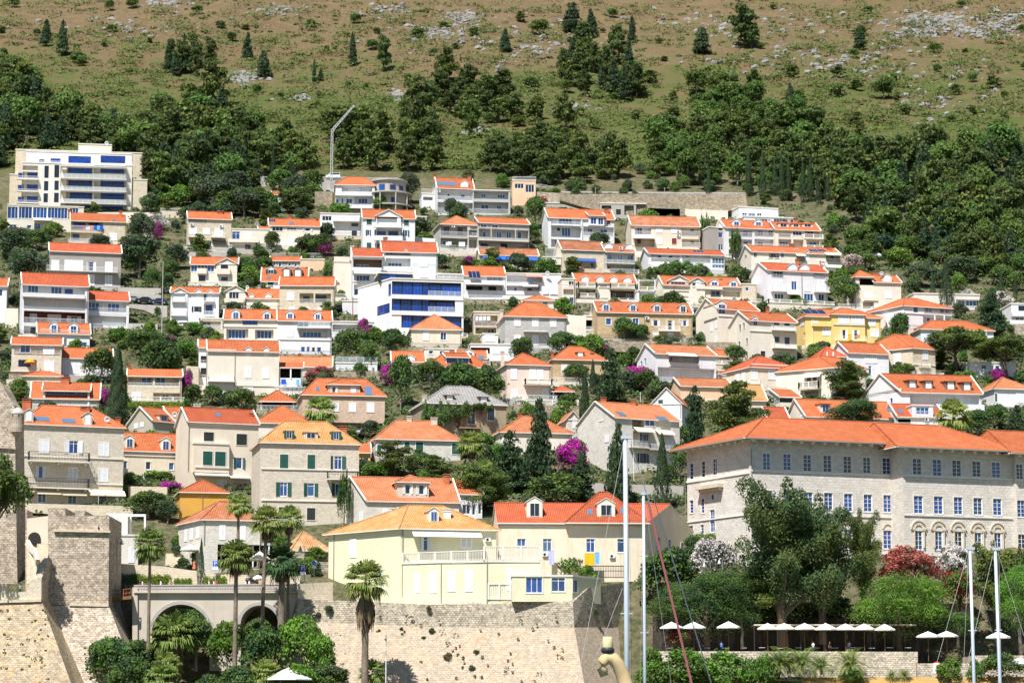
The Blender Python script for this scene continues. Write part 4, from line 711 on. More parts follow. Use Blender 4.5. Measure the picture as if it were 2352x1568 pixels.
h = H('pale lilac house of four floors with two dormers and white railings', 1766, 1905, 623, 704, 'lilac', 'g 607 ro', 'ms 1811 604 1832 622;ms 1838 605 1860 622;l 1772 622 1800 638 1.2;wl 1776 623 1797 637;r 1772 629 1802 638;l 1868 622 1896 640 1;wl 1870 623 1892 632;r 1870 631 1903 641;s 1784 645 1797 665;w 1818 646 1830 666;s 1847 646 1860 668;s 1880 645 1893 667;b 1774 656 1808 669 1.2;b 1873 658 1907 671 1.2;w 1779 674 1800 686;a 1810 668 1840 676;wl 1847 675 1868 691;w 1880 675 1893 690;p 1841 622 690;ch 1831 595 608 8;ch 1887 600 612 7;dish 1891 604 6', a=15, D=11)
h = H('cream house with four arched dormers and white balustrades', 1324, 1463, 649, 702, 'cream', 'g 630 or', 'ms 1338 633 1356 654;ms 1372 633 1391 655;ms 1404 634 1422 656;ms 1434 635 1454 656;bb 1328 648 1370 662 1.4;rb 1376 651 1396 661;bb 1401 651 1460 663 1.2;l 1330 664 1368 678 1.6;w 1344 668 1356 677;l 1402 668 1458 688 1.6 brown;w 1407 673 1414 682;w 1438 675 1450 684;bb 1330 673 1370 684 1.4;rb 1378 684 1464 694;l 1334 692 1360 702 1.2 darkred', a=8, D=9)
H('white open pergola house with stacked balustrades', 1464, 1507, 668, 706, 'white', 'f', 'rb 1468 658 1506 668;l 1468 672 1505 690;wc 1484 676 1500 686;rb 1466 690 1500 700;r 1464 642 1507 646;pil 1467 642 668;pil 1504 642 668', a=8, D=7)
h = H('cream house with front gable, two dormers and an orange towel on the rail', 1526, 1705, 656, 702, 'cream', 'g 637 or', 'm 1630 640 1652 657;m 1676 641 1696 660;l 1538 668 1583 684 1.4;w 1546 672 1558 680;rb 1532 678 1583 690;w 1591 671 1614 681;l 1632 666 1656 682;wl 1634 669 1653 679;l 1660 668 1704 682;r 1660 657 1705 667;bp 1600 658 1660 664 .6;ch 1655 641 652 7', a=10, D=9)
h.block(1538, 1587, 645, 'cream', 'x 632 or', 'w 1541 645 1574 663;r 1532 654 1586 663', a=10, D=5, off=-.8)
h.block(1588, 1622, 647, 'cream', 'x 637 or', 'w 1590 646 1598 659;s 1600 646 1608 660;dish 1612 648 6', a=10, D=5, off=-.6)
h = H('long tan stone house with four brown dormers and open white shutters', 1373, 1592, 718, 784, 'tanst', 'g 696 or', 'm 1382 692 1402 715;m 1445 694 1463 716;m 1500 695 1518 717;m 1560 696 1578 719;w 1392 731 1404 746;w 1421 732 1434 744;w 1453 731 1467 747;wo 1501 735 1511 749;wo 1534 736 1544 758;wo 1569 736 1577 749;b 1515 748 1564 760 1.2;ac 1486 731;s 1500 764 1512 774;s 1534 765 1546 775;dish 1564 738 5;p 1480 718 770', a=8, D=9)
H('narrow annex with a big dark loggia left of the long tan stone house', 1340, 1373, 725, 770, 'cream', 'f', 'l 1343 735 1370 758 2 interior;bg 1343 750 1371 759 .3;r 1342 717 1372 725', a=8, D=8)
h = H('butter yellow house with a tall dormer door and a row of blue windows', 1650, 1745, 711, 802, 'cream', 'g 690 or', 'm 1664 688 1690 724;l 1698 702 1743 716 1.4;wl 1699 704 1714 715;wl 1716 704 1728 715;wl 1730 704 1742 715;r 1698 712 1744 724;s 1676 734 1686 752;s 1676 770 1687 786;c 1650 728 1745;L:w 1631 712 1635 724;L:s 1643 738 1648 753;L:s 1632 745 1637 760;L:s 1642 772 1647 786;dish 1686 687 5', a=22, D=11)
h = H('cream house with dark brown windows and a bare white side wall', 1722, 1832, 738, 832, 'cream', 'g 719 or', 'm 1744 725 1760 750;wb 1777 738 1790 748;wb 1801 738 1814 750;b 1776 748 1831 759 1.2;wb 1779 773 1790 786;wb 1802 774 1814 792;b 1778 790 1833 800 1.2;wb 1747 806 1758 822;wb 1806 810 1814 826;L:wb 1698 745 1702 759;L:wb 1707 741 1711 754;L:wb 1697 784 1701 800;L:wb 1714 776 1718 790;L:wb 1714 808 1718 825;c 1722 762 1832;ch 1763 706 722 8', a=18, D=11)
h = H('bright yellow house with white shutters and a hipped central bay', 1852, 2026, 728, 806, 'yellow', 'h 713 or .6', 'v 1850 713 1898 722;s 1864 738 1878 748;s 1890 754 1907 770;s 2000 757 2018 773;s 1996 733 2010 748;bp 1866 742 1910 749 .5;w 1893 788 1908 800;L:s 1840 733 1846 748;L:w 1846 764 1850 778;p 1866 728 800 trim', a=10, D=11)
h.block(1914, 1990, 721, 'yellow', 'h 709 or', 's 1926 722 1950 742;s 1956 723 1984 743;wo 1935 757 1943 778;wo 1962 758 1970 780;b 1922 771 1993 783 1.2;c 1914 746 1990', a=10, D=6, off=-.8)
h = H('cream tower house with a dark loggia under a small hip roof', 2012, 2075, 648, 716, 'cream', 'g 634 or', 'ms 2028 628 2050 649;s 2034 669 2048 684;ch 2010 624 640 12;dish 2025 628 5', a=8, D=9)
h.block(1970, 2012, 635, 'cream', 'h 622 or 1', 'l 1974 640 2009 655 2.5 interior;s 1986 671 2003 682;bp 1985 682 2017 690 .4;l 1982 693 2012 708 1.8;r 1982 704 2013 713', a=8, D=8, off=-.6)
h = H('white villa with a hipped orange roof and a columned veranda at the right', 2080, 2190, 705, 764, 'white', 'h 687 or .8', 'w 2098 704 2109 718;l 2122 702 2188 722 1.4;w 2124 703 2140 718;w 2158 709 2168 721;w 2170 709 2182 721;r 2122 713 2190 722;l 2120 728 2186 748 2;wl 2128 730 2136 745;pil 2146 725 750;pil 2168 725 750;c 2080 722 2190', a=20, D=13, skL=-3)
H('long flat white house of two slabs half hidden by the dark cypress', 2104, 2256, 675, 715, 'palest', 'f', 'l 2196 688 2254 708 1;wl 2200 690 2216 708;wl 2218 690 2250 704', a=8, D=9)
H('white villa with arched loggia under a wide orange hip roof, above the umbrella pine', 2118, 2286, 757, 790, 'white', 'h 738 or .8', 'l 2230 766 2243 776 1;l 2247 766 2260 776 1;w 2137 757 2142 762;pil 2214 757 776;pil 2264 757 776;ch 2108 755 782 16', a=10, D=11)
H('white modern house with blue glass cut by the right edge', 2328, 2380, 697, 748, 'white', 'f', 'wd 2339 702 2356 714;wl 2332 729 2352 742;bp 2326 718 2370 726 1.5', a=5, D=9)
h = H('pink villa with arched white shutters and a balustraded balcony', 1164, 1265, 837, 922, 'pink', 'h 812 or .95', 's 1174 847 1187 870;s 1217 849 1230 871;s 1234 849 1247 871;bb 1206 870 1268 884 1.3;s 1247 893 1262 912;s 1176 894 1188 912;c 1210 843 1264;chs 1154 806 838 8', a=12, D=12)
H('tan stone house with a single small dormer beside the pink villa', 1270, 1393, 825, 882, 'tanst', 'h 797 or .8', 's 1290 838 1304 861;s 1329 839 1342 862;mdh 1324 803 1342 819;ch 1269 808 826 6;ch 1360 810 828 7 f', a=9, D=11)
H('open garden porch with an orange roof at the foot of the pink villa', 1270, 1316, 898, 920, 'cream', 'h 888 ro', 'l 1273 901 1313 918 3 interior;pil 1312 898 918', a=6, D=6)
h = H('large white house with a salmon roof and two wide recessed floors', 1506, 1645, 814, 898, 'white', 'g 794 lo', 'l 1536 813 1606 844 1.8;w 1539 820 1544 828;s 1548 818 1560 832;s 1572 818 1600 832;rp 1536 833 1606 843;l 1511 845 1642 876 2;s 1521 854 1537 869;s 1563 856 1578 870;s 1605 857 1620 873;r 1511 868 1642 878;aw 1536 811 1602 817;L:w 1471 829 1475 841;L:w 1479 823 1484 840', a=16, D=12)
H('brown wing with a long orange roof behind the white salmon-roofed house', 1636, 1672, 817, 842, 'brownst', 'g 804 or', 'wx 1646 824 1651 830', a=8, D=7)
h = H('beige stone house with small balconies and an orange-red hip roof', 1725, 1830, 844, 902, 'beige', 'h 820 ro .9', 's 1725 849 1739 871;s 1765 849 1783 871;s 1806 860 1820 886;b 1715 870 1748 882 1;b 1800 876 1824 888 .9;L:s 1690 858 1699 880;L:s 1704 855 1712 876;c 1725 838 1830;dish 1757 884 6', a=18, D=12, skL=-2)
h = H('white gable house with one dark green window', 1495, 1566, 926, 1002, 'white', 'x 890 or', 'sg 1512 918 1523 937', a=-14, D=13)
H('peach gabled house with a pale orange roof behind the white gable house', 1563, 1682, 887, 930, 'peach', 'g 870 lo', '', a=12, D=9)
H('low house with a sandy yellow tiled roof above the seminary', 1698, 1760, 917, 936, 'beige', 'g 884 ye', '', a=12, D=8)
h = H('big white stone house with a cut-out roof terrace above the boat mast', 1412, 1560, 962, 1082, 'whitest', 'g 928 lo', 'l 1452 952 1480 985 2.4;w 1482 964 1504 978;l 1454 990 1494 1028 1;wl 1468 995 1492 1013;b 1450 1011 1492 1028 1;a 1464 982 1506 992;a 1514 988 1552 998;s 1525 998 1545 1032;wdo 1470 1041 1482 1062;wl 1486 1043 1493 1066;b 1494 1020 1556 1034 1;L:s 1376 950 1386 966;L:s 1390 1000 1398 1014;k 1424 948 1438 956;k 1514 958 1534 966;ch 1386 912 930 13;ch 1455 918 938 13', a=26, D=15)
H('small white gable of stone left of the slim dark cypress', 1300, 1332, 962, 1012, 'whitest', 'x 942 lo', 's 1316 965 1324 982', a=12, D=9)
H('salmon hip-roofed villa half hidden by dark trees and bougainvillea', 1150, 1314, 992, 1042, 'cream', 'h 957 lo .9', 'ch 1194 948 968 9;ch 1222 952 964 9', a=12, D=12)
h = H('cream building with orange-red roofs, gabled dormers and drying towels', 1145, 1478, 1200, 1338, 'oldcream', 'g 1157 ro', 'm 1210 1140 1246 1189;w 1188 1236 1207 1254;wc 1247 1236 1267 1267;w 1347 1237 1366 1268;w 1418 1237 1436 1268;ac 1252 1274;ac 1406 1278;rk 1352 1298 1436 1326;c 1145 1203 1478 .5 greybeige;R:w 1507 1232 1516 1272;R:w 1535 1238 1541 1278;R:w 1564 1246 1570 1282;R:w 1502 1320 1508 1338;R:wx 1538 1322 1543 1336;k 1232 1174 1236 1178', a=4, D=15, skR=10, verge=False)
h.block(1302, 1486, 1197, 'oldcream', 'h 1131 ro .9', 'm 1372 1143 1413 1187;k 1350 1171 1362 1182;k 1426 1168 1438 1180', a=4, D=13, off=-.35, yb=1203, cornice=False)
h = H('pale green-yellow house with white louvred shutters on the bastion wall', 922, 1140, 1212, 1386, 'lime', 'h 1163 ye .95', 'wo 972 1232 983 1264;s 1059 1233 1083 1257;aw 950 1219 1108 1232;L:s 805 1239 818 1279;L:s 866 1313 878 1325;L:p 768 1224 1374 gutter;p 925 1214 1370 gutter;m 985 1164 1008 1199;chw 900 1166 1204 13;chw 910 1178 1208 13;chw 1027 1168 1210 17 f;ac 1120 1240', a=14, D=15, Y=413, skL=-8.8, ov=.6)
h.block(1117, 1240, 1288, 'lime', 'f', 'L:s 954 1317 964 1360;L:s 988 1315 1002 1360;L:s 1029 1311 1045 1357;L:s 1069 1308 1085 1357;s 1165 1306 1177 1354;L:p 1014 1292 1385 gutter;p 1119 1284 1384 gutter;rb 1122 1340 1172 1376;rb 1112 1254 1240 1286;L:rb 925 1266 1112 1292', a=2, D=8, off=-8.5, yb=1390, skL=-14.3)
H('low white and yellow corner hut with four-paned windows on the bastion', 1176, 1313, 1321, 1378, 'lime', 'f', 'w 1208 1325 1246 1361;w 1267 1326 1298 1358;R:w 1316 1330 1327 1360', a=3, D=7, Y=402.6, skR=5, found=.2, name='house')
h = H('grey stone house with a broad attic of four shutters in a salmon roof', 845, 1055, 1150, 1232, 'whitest', 'g 1098 lo', 's 880 1170 896 1184;s 912 1166 926 1184;w 968 1168 994 1184;L:s 800 1180 806 1204;L:s 826 1176 834 1200;ch 1026 1088 1118 13', a=12, D=14, skL=-3.5)
h.block(914, 986, 1106, 'stone', 'h 1092 lo', 'wo 931 1112 942 1134;wo 962 1113 974 1135', a=12, D=7, off=.9, yb=1152, cornice=False)
H('white house with an orange roof right of the grey stone attic house', 1037, 1108, 1133, 1192, 'white', 'g 1100 or', 'w 1062 1158 1080 1180;w 1084 1158 1092 1182;w 1098 1156 1106 1180', a=12, D=11)
H('small tiled outhouse with a patchwork of old yellow and red tiles', 676, 760, 1262, 1292, 'whitest', 'h 1221 oldy', '', a=20, D=10)
h = H('cream terrace house with a white square pergola next to the fortress tower', 252, 325, 1228, 1300, 'palest', 'f', 'w 257 1256 275 1291;s 296 1258 308 1290;wx 251 1256 256 1290;dish 288 1296 1', a=6, D=9)
h.block(252, 300, 1180, 'palest', 'f', 'wl 253 1199 266 1222;wl 270 1200 279 1216', a=6, D=6, off=3, yb=1228)
b = MB(); Yp = h.Y
for xa, ya in ((267, 1226), (333, 1226), (300, 1226)):
 p0 = P(xa, ya, Yp + (5 if xa == 300 else 0)) - h.loc; p1 = P(xa, 1182, Yp + (5 if xa == 300 else 0)) - h.loc; b.prism(p0, p1, .3, .3)
b.prism(P(250, 1183, Yp) - h.loc, P(334, 1183, Yp) - h.loc, .35, .4); b.prism(P(333, 1183, Yp) - h.loc, P(333, 1183, Yp + 5) - h.loc, .35, .4); b.build('pergola', ['whitemetal'], h.root)
h = H('white house with a brown timber porch and orange hip roof', 1950, 2043, 811, 872, 'white', 'g 789 or', 's 1987 808 2000 833;s 2004 808 2013 833;s 2020 840 2031 856;w 1995 840 2002 863', a=16, D=10)
h.block(1888, 1942, 817, 'white', 'h 797 ro', 'l 1896 808 1938 823 3 interior;pil 1899 808 826;pil 1913 808 826', a=16, D=7, off=-1)
h = H('cream house with a stone balcony, awning and broad orange pyramid roof', 1919, 1990, 845, 918, 'cream', 'h 821 or 1', 'wb 1932 852 1942 861;L:a 1842 856 1882 866 1.2;L:wb 1853 866 1863 880;L:wb 1867 864 1876 880;L:bb 1834 876 1880 894 1.3;L:l 1848 898 1880 916 1.5;ch 1886 818 842 9', a=24, D=12, skL=-8)
H('beige stone corner house behind the umbrella pine', 2098, 2150, 800, 868, 'creamst', 'h 771 or .9', 's 2120 806 2131 825;c 2098 838 2150;L:s 2054 812 2069 836;w 2122 852 2136 862;b 2116 834 2140 844 1', a=24, D=12, skL=-7)
h = H('white house with four brown dormers in a long orange roof', 2070, 2255, 901, 962, 'white', 'g 862 or', 'mdf 2085 870 2107 892;mdf 2122 871 2144 894;mdf 2172 872 2196 896;mdf 2210 874 2233 898;L:w 2044 879 2049 896;L:w 2044 914 2050 926;l 2090 906 2250 928 1.5;s 2095 910 2110 924;s 2140 911 2155 926;s 2215 914 2235 928;bp 2178 928 2262 944 1.2;w 2214 950 2236 962;r 2080 905 2180 908', a=11, D=13, skL=-4)
H('cream gable house with an orange roof just behind the seminary', 1850, 2062, 958, 984, 'cream', 'g 921 or', 'mf 1884 924 1908 948;s 1872 962 1890 974;dish 1847 960 10;dish 1990 927 7 f', a=14, D=12)
H('red-orange roofed house with a white roof balcony behind the palm', 2060, 2166, 956, 986, 'white', 'g 929 ro', 'k 2040 940 2050 947;k 2064 942 2076 949;l 2062 962 2092 982 3 interior;ac 2128 964;k 2146 932 2152 938', a=8, D=10)
HOUSES[-1].block(2094, 2142, 930, 'white', 'f', 'w 2104 935 2134 952;r 2102 944 2144 952', a=8, D=4, off=-.2, yb=958)
H('white villa with pale roof cut by the right edge', 2284, 2372, 892, 938, 'white', 'h 868 lo', 'sg 2285 903 2290 923;s 2335 901 2350 924', a=12, D=11)
H('tiny white house with a dark veranda and orange roof', 1789, 1838, 911, 930, 'white', 's 894 or', 'l 1791 914 1835 928 2 interior;r 1770 927 1838 936', a=14, D=6)
H('red roof sloping beside the big white dish', 1764, 1812, 964, 980, 'beige', 'g 936 ro', '', a=10, D=8)
H('white house seen in pieces behind the umbrella pines', 2230, 2335, 832, 868, 'white', 'f', 'w 2254 838 2266 848;wl 2286 840 2296 850', a=6, D=8)
for lab, x0, x1, ye, yb, wl, rf, el in [('small beige house with one brown window right of the dark green shutters', 952, 978, 497, 528, 'beige', 'f', 'wb 955 503 970 515'), ('white zigzag stair block left of the top white house', 966, 998, 444, 482, 'white', 'f', 'l 972 452 994 460 2;r 968 434 996 444'), ('tiny house with a sliver of tiled roof beside the lilac wall', 783, 804, 668, 684, 'cream', 's 659 lo', ''), ('narrow cream stair house left of the four arched dormers', 1291, 1323, 640, 712, 'cream', 'f', 'w 1306 646 1320 656;r 1292 653 1322 662;l 1294 664 1318 676 1.5;w 1308 682 1318 700;r 1292 676 1322 684'), ('white pergola house between tan stone and butter yellow houses', 1590, 1626, 704, 735, 'white', 'f', 'l 1593 708 1622 722 2;r 1591 714 1625 724'), ('stepped cream block left of the lilac house', 1708, 1742, 652, 700, 'creamst', 'f', 'w 1712 660 1720 668'), ('white terrace house with a railing right of the lilac house pergola', 1924, 1980, 706, 722, 'white', 'f', 'r 1926 698 1980 706'), ('small white shed left of the beige corner house', 1650, 1678, 850, 876, 'white', 'f', 'w 1656 856 1668 864'), ('small red-roofed lean-to right of the grey stone villa', 1299, 1326, 750, 784, 'greyst', 'g 739 ro', 'w 1302 758 1312 768'), ('white garage below the cream base house', 1108, 1144, 766, 790, 'white', 'f', 's 1114 770 1136 784'), ('concrete shed beside the purple bougainvillea under the oleander', 326, 347, 525, 548, 'concrete', 'f', 'wx 330 530 342 540'), ('white terrace block between linking house and solar tank house', 590, 616, 540, 572, 'cream', 's 521 or', 'w 596 546 606 554'), ('low white annex under the four-dormer house', 2100, 2180, 950, 972, 'white', 'f', 'w 2110 954 2122 964;w 2140 955 2152 966'), ('cream cellar house below the grey rendered house', 110, 200, 668, 690, 'cream', 'f', ''), ('white annex above the black glass attic', 975, 1050, 800, 822, 'cream', 'f', 'w 985 805 995 813;w 1010 806 1020 814')]: H(lab, x0, x1, ye, yb, wl, rf, el, a=8, D=6)
m, n, l, b = newmat('terrain'); b.inputs['Roughness'].default_value = .95; b.inputs['Specular IOR Level'].default_value = .05
tc = N(n, 'ShaderNodeTexCoord'); sx = N(n, 'ShaderNodeSeparateXYZ'); l.new(tc.outputs['Object'], sx.inputs[0])
big = N(n, 'ShaderNodeTexNoise', i_Scale=.022, i_Detail=5, i_Roughness=.6); mid = N(n, 'ShaderNodeTexNoise', i_Scale=.16, i_Detail=6, i_Roughness=.7); fin = N(n, 'ShaderNodeTexNoise', i_Scale=.9, i_Detail=6, i_Roughness=.75); vor = N(n, 'ShaderNodeTexNoise', i_Scale=.42, i_Detail=8, i_Roughness=.8)
for k in (big, mid, fin, vor): l.new(tc.outputs['Object'], k.inputs['Vector'])
dry = mixc(n, l, ramp(n, l, mid.outputs[0], .35, .65), (.150, .104, .054), (.235, .168, .094)); dry = mixc(n, l, ramp(n, l, fin.outputs[0], .3, .7), dry, (.085, .064, .034))
grn = mixc(n, l, ramp(n, l, fin.outputs[0], .3, .7), (.050, .072, .019), (.100, .110, .036))
hh = N(n, 'ShaderNodeMapRange'); hh.inputs[1].default_value = 1010; hh.inputs[2].default_value = 830; hh.inputs[3].default_value = -.10; hh.inputs[4].default_value = .20; l.new(sx.outputs[1], hh.inputs[0])
ad = N(n, 'ShaderNodeMath', operation='ADD'); l.new(hh.outputs[0], ad.inputs[0]); l.new(mid.outputs[0], ad.inputs[1]); a2 = N(n, 'ShaderNodeMath', operation='MULTIPLY_ADD'); a2.inputs[1].default_value = .7; l.new(big.outputs[0], a2.inputs[0]); l.new(ad.outputs[0], a2.inputs[2])
col = mixc(n, l, ramp(n, l, a2.outputs[0], .85, 1.07), dry, grn)
col = mixc(n, l, ramp(n, l, vor.outputs[0], .655, .69), col, (.24, .215, .185))
town = mixc(n, l, ramp(n, l, mid.outputs[0], .34, .54), (.13, .105, .06), (.042, .058, .02)); town = mixc(n, l, ramp(n, l, fin.outputs[0], .4, .75), town, (.22, .18, .12))
tw = ramp(n, l, sx.outputs[1], 762, 778); l.new(mixc(n, l, tw, town, col), b.inputs['Base Color'])
bp = N(n, 'ShaderNodeBump', i_Strength=.9, i_Distance=.5); l.new(fin.outputs[0], bp.inputs['Height']); l.new(bp.outputs[0], b.inputs['Normal']); MAT['terrain'] = m
xs = [-1400, -1000, -700, -480, -360] + list(np.arange(-300, 301, 3.2)) + [360, 480, 700, 1000, 1400]
ys = [326] + list(np.arange(330, 760, 5)) + list(np.arange(760, 1120, 2.6)) + list(np.arange(1120, 1401, 12)) + [1600, 2000, 2600]
b = MB(); nx = len(xs)
for yv in ys:
 for xv in xs:
  b.v.append((xv, yv, -1 if yv < 328 else ground(xv, yv) if yv <= 1400 else PH[-1] + (yv - 1400) * .12))
for j in range(len(ys) - 1):
 for i in range(nx - 1): a = j * nx + i; b.f.append((a, a + 1, a + nx + 1, a + nx)); b.m.append(0)
tag(b.build('terrain', ['terrain'], smooth=True), kind='structure')
m, n, l, bs = newmat('water'); bs.inputs['Base Color'].default_value = (.01, .06, .08, 1); bs.inputs['Roughness'].default_value = .1; no = N(n, 'ShaderNodeTexNoise', i_Scale=.6, i_Detail=4); bp = N(n, 'ShaderNodeBump', i_Strength=.4, i_Distance=.3); l.new(no.outputs[0], bp.inputs['Height']); l.new(bp.outputs[0], bs.inputs['Normal']); MAT['water'] = m
b = MB(); b.poly([(-1400, -400, .3), (1400, -400, .3), (1400, 360, .3), (-1400, 360, .3)]); tag(b.build('water', ['water']), kind='structure')
def visible_pts(n, x0, x1, y0, y1):
 for _ in range(n): yield rnd.uniform(x0, x1), rnd.uniform(y0, y1)
h = House('long pale stone seminary with blue-paned windows and an orange hip roof', 1893, 1300, 431, 'seminary', 'large building'); SEM = h
_w = '1752 1040 1770 1079;1799 1041 1817 1080;1845 1043 1864 1082;1891 1045 1910 1084;1937 1047 1956 1086;1982 1049 2000 1087;2027 1051 2046 1089;1755 1126 1774 1162;1801 1128 1820 1165;1847 1130 1867 1168;1893 1131 1913 1170;1939 1133 1958 1174;1984 1135 2003 1175;2029 1136 2048 1176'
_a = '1756 1207 1774 1252;1802 1209 1820 1254;1847 1211 1866 1256;1893 1213 1912 1258;1939 1215 1958 1260;1984 1216 2003 1260;2029 1217 2048 1260'
B0 = h.block(1722, 2068, 1004, 'semst', 'h 964 or .9 -.15', ';'.join('wq ' + k for k in (_w + ';' + _a).split(';')) + ';c 1722 1086 2066 .35;c 1722 1183 2066 .2;c 1722 1268 2066 .35;p 2060 1020 1270;L:wq 1584 1063 1593 1101;L:wq 1611 1058 1620 1096;L:wq 1637 1052 1647 1091;L:wq 1584 1148 1593 1178;L:wq 1610 1144 1618 1178;L:wq 1631 1170 1642 1222;L:wq 1584 1206 1592 1230;L:wq 1609 1204 1617 1230;L:c 1571 1096 1722 .35;L:c 1571 1190 1722 .2;L:p 1574 1040 1260;p 1725 1030 1270;L:w 1633 1134 1640 1148', a=20, D=19, skL=-3, ov=2.1, found=4)
_w2 = '2096 1052 2117 1090;2142 1054 2163 1093;2187 1056 2208 1094;2233 1058 2253 1095;2278 1060 2298 1097;2099 1138 2120 1179;2145 1139 2166 1180;2191 1141 2211 1181;2236 1143 2256 1182;2281 1145 2301 1183'
_a2 = '2101 1218 2119 1262;2147 1219 2165 1262;2192 1220 2210 1264;2238 1222 2255 1265;2283 1223 2300 1266'
B1 = h.block(2070, 2327, 1022, 'semst', 'h 978 or .02 .9', ';'.join('wq ' + k for k in (_w2 + ';' + _a2).split(';')) + ';c 2070 1096 2326 .35;c 2070 1186 2326 .2;c 2070 1276 2326 .35', a=20, D=20, off=3.4, ov=2.1, found=4)
B2 = h.block(2328, 2470, 1034, 'semst', 'h 992 or .02', 'wq 2329 1064 2345 1101;wq 2331 1148 2349 1187;wq 2332 1226 2349 1268;c 2328 1104 2470 .35;c 2328 1276 2470 .35', a=20, D=18, off=8, ov=2.1, found=4)
def arch_ring(B, x, y, rpx, t, fancy):
 fc = B.F; u, z = fc.hit(x, y); r = rpx * h.Y / F; base = h.loc; b = MB(); n = 14; rz = atan2(fc.u.y, fc.u.x); p = fc.pt(u, .02) - base
 for i in range(n):
  a0, a1 = pi * i / n, pi * (i + 1) / n
  for ra, rb, d in ((r, r + t, .12),) + (((r + t + .2, r + t + .42, .2),) if fancy else ()):
   k = [(-ra * cos(a0), ra * sin(a0)), (-ra * cos(a1), ra * sin(a1)), (-rb * cos(a1), rb * sin(a1)), (-rb * cos(a0), rb * sin(a0))]
   f = [(x_, -d, z_) for x_, z_ in k]; g = [(x_, .02, z_) for x_, z_ in k]; b.poly(f); b.poly([g[3], f[3], f[2], g[2]][::-1]); b.poly([g[0], g[1], f[1], f[0]][::-1])
 b.poly([(-r * cos(pi * i / n), .0, r * sin(pi * i / n)) for i in range(n + 1)], 1)
 if fancy:
  for sx in (-1, 1): b.tube([(sx * (r + t / 2), -.15, -3.0), (sx * (r + t / 2), -.15, -.15)], .16, 8); b.box(sx * (r + t / 2) - .28, -.34, -.2, sx * (r + t / 2) + .28, .02, .1)
 b.build('arch', ['creamst', 'semst'], h.root, (p.x, p.y, z - base.z), rz)
for k in _a2.split(';'):
 x0, y0, x1, y1 = map(float, k.split()); arch_ring(B1, (x0 + x1) / 2, y0 - 3, 9.5, .42, True)
for k in _a.split(';'):
 x0, y0, x1, y1 = map(float, k.split()); arch_ring(B0, (x0 + x1) / 2, y0 - 3, 10, .3, False)
def brackets(B, fc, z):
 b = MB(); base = h.loc; n = int(fc.L / 2.1)
 a, c = fc.pt(0, .12) - base, fc.pt(fc.L, .12) - base; b.prism((a.x, a.y, z - .3 - base.z), (c.x, c.y, z - .3 - base.z), .2, .5)
 for i in range(n + 1):
  u = fc.L * i / n; p = fc.pt(u, .1) - base; q_ = fc.pt(u, 1.6) - base; b.prism((p.x, p.y, z - .6 - base.z), (q_.x, q_.y, z - .55 - B.pitch * 1.6 - base.z), .5, .45)
 b.build('cornice', ['trim'], h.root)
 p0, p1 = fc.pt(-1.9, 2.15) - base, fc.pt(fc.L + 1.0, 2.15) - base; b = MB(); zz = z - B.pitch * 2.1 - base.z - .02; b.prism((p0.x, p0.y, zz), (p1.x, p1.y, zz), .22, .24); b.build('gutter', ['gutter'], h.root)
for B in (B0, B1, B2): brackets(B, B.F, B.ze)
brackets(B0, B0.Lf, B0.ze)
fc = B0.Lf; base = h.loc; u0, z = fc.hit(1609, 1122); u1, _z = fc.hit(1662, 1116); b = MB(); a = fc.pt(u0, .6) - base; c = fc.pt(u1, .6) - base; b.prism((a.x, a.y, z - base.z), (c.x, c.y, z - base.z), 1.2, .6); a = fc.pt(u0 + .4, .35) - base; c = fc.pt(u1 - .4, .35) - base; b.prism((a.x, a.y, z - base.z - .5), (c.x, c.y, z - base.z - .5), .7, .5); b.build('portal_canopy', ['creamst'], h.root)

def solid(name, label, cat, pts, depth, mat, kids=(), smooth=False, top=None):
 """a standing solid: front outline pts [(x, y, Y)] in order (clockwise in the picture), pushed back by depth metres"""
 w = [P(*p) for p in pts]; o = w[0]; b = MB(); f = [p - o for p in w]; k = [p + V((0, depth, 0)) - o for p in w]
 b.poly(f[::-1]); b.poly(k)
 for i in range(len(f)): j = (i + 1) % len(f); b.poly([f[i], f[j], k[j], k[i]])
 me = b.mesh(name, [mat]); ob = link(name, me, None, o); tag(ob, label, cat, None, 'thing')
 return ob
def solid_part(name, pts, depth, mat, parent):
 o = parent.location; b = MB(); f = [P(*p) - o for p in pts]; k = [p + V((0, depth, 0)) for p in f]; b.poly(f[::-1]); b.poly(k)
 for i in range(len(f)): j = (i + 1) % len(f); b.poly([f[i], f[j], k[j], k[i]])
 return b.build(name, [mat], parent)
o = solid('city_wall', 'weathered city wall behind the sentry turret and the near pine', 'wall', [(-40, 872, 421), (0, 876, 421), (8, 888, 421), (20, 912, 421), (33, 930, 421), (40, 1340, 421), (-40, 1360, 421)], 8, 'fort')
solid_part('string_course', [(-40, 1020, 420.6), (38, 1024, 420.6), (38, 1031, 420.6), (-40, 1027, 420.6)], .6, 'fort', o)
t = thing('sentry_turret', 'round stone sentry turret with a domed cap on the city wall', 'turret', P(39, 1008, 419.5)); k = 419.5 / F
b = MB(); r = 15.5 * k; b.lathe([(.2, 0), (r * .45, 6 * k), (r * .8, 12 * k), (r, 16 * k), (r * 1.0, 48 * k), (r * 1.0, 58 * k)], 20); b.build('turret_body', ['fort'], t)
b = MB(); b.lathe([(r * 1.05, 57 * k), (r * 1.05, 60 * k), (r * .9, 64 * k), (r * .6, 70 * k), (r * .2, 73 * k), (.01, 74 * k)], 20); b.build('dome', ['concrete'], t)
for an in (-70, -125): ca, sa = cos(R(an)), sin(R(an)); b = MB(); b.prism((ca * r * .9, sa * r * .9, 53 * k), (ca * r * 1.02, sa * r * 1.02, 53 * k), .22, .36); b.build('slit', ['interior'], t)
t = thing('fortress_tower', 'square fortress tower of rough stone with a sloping foot', 'tower', P(186, 1388, 404)); L0 = t.location
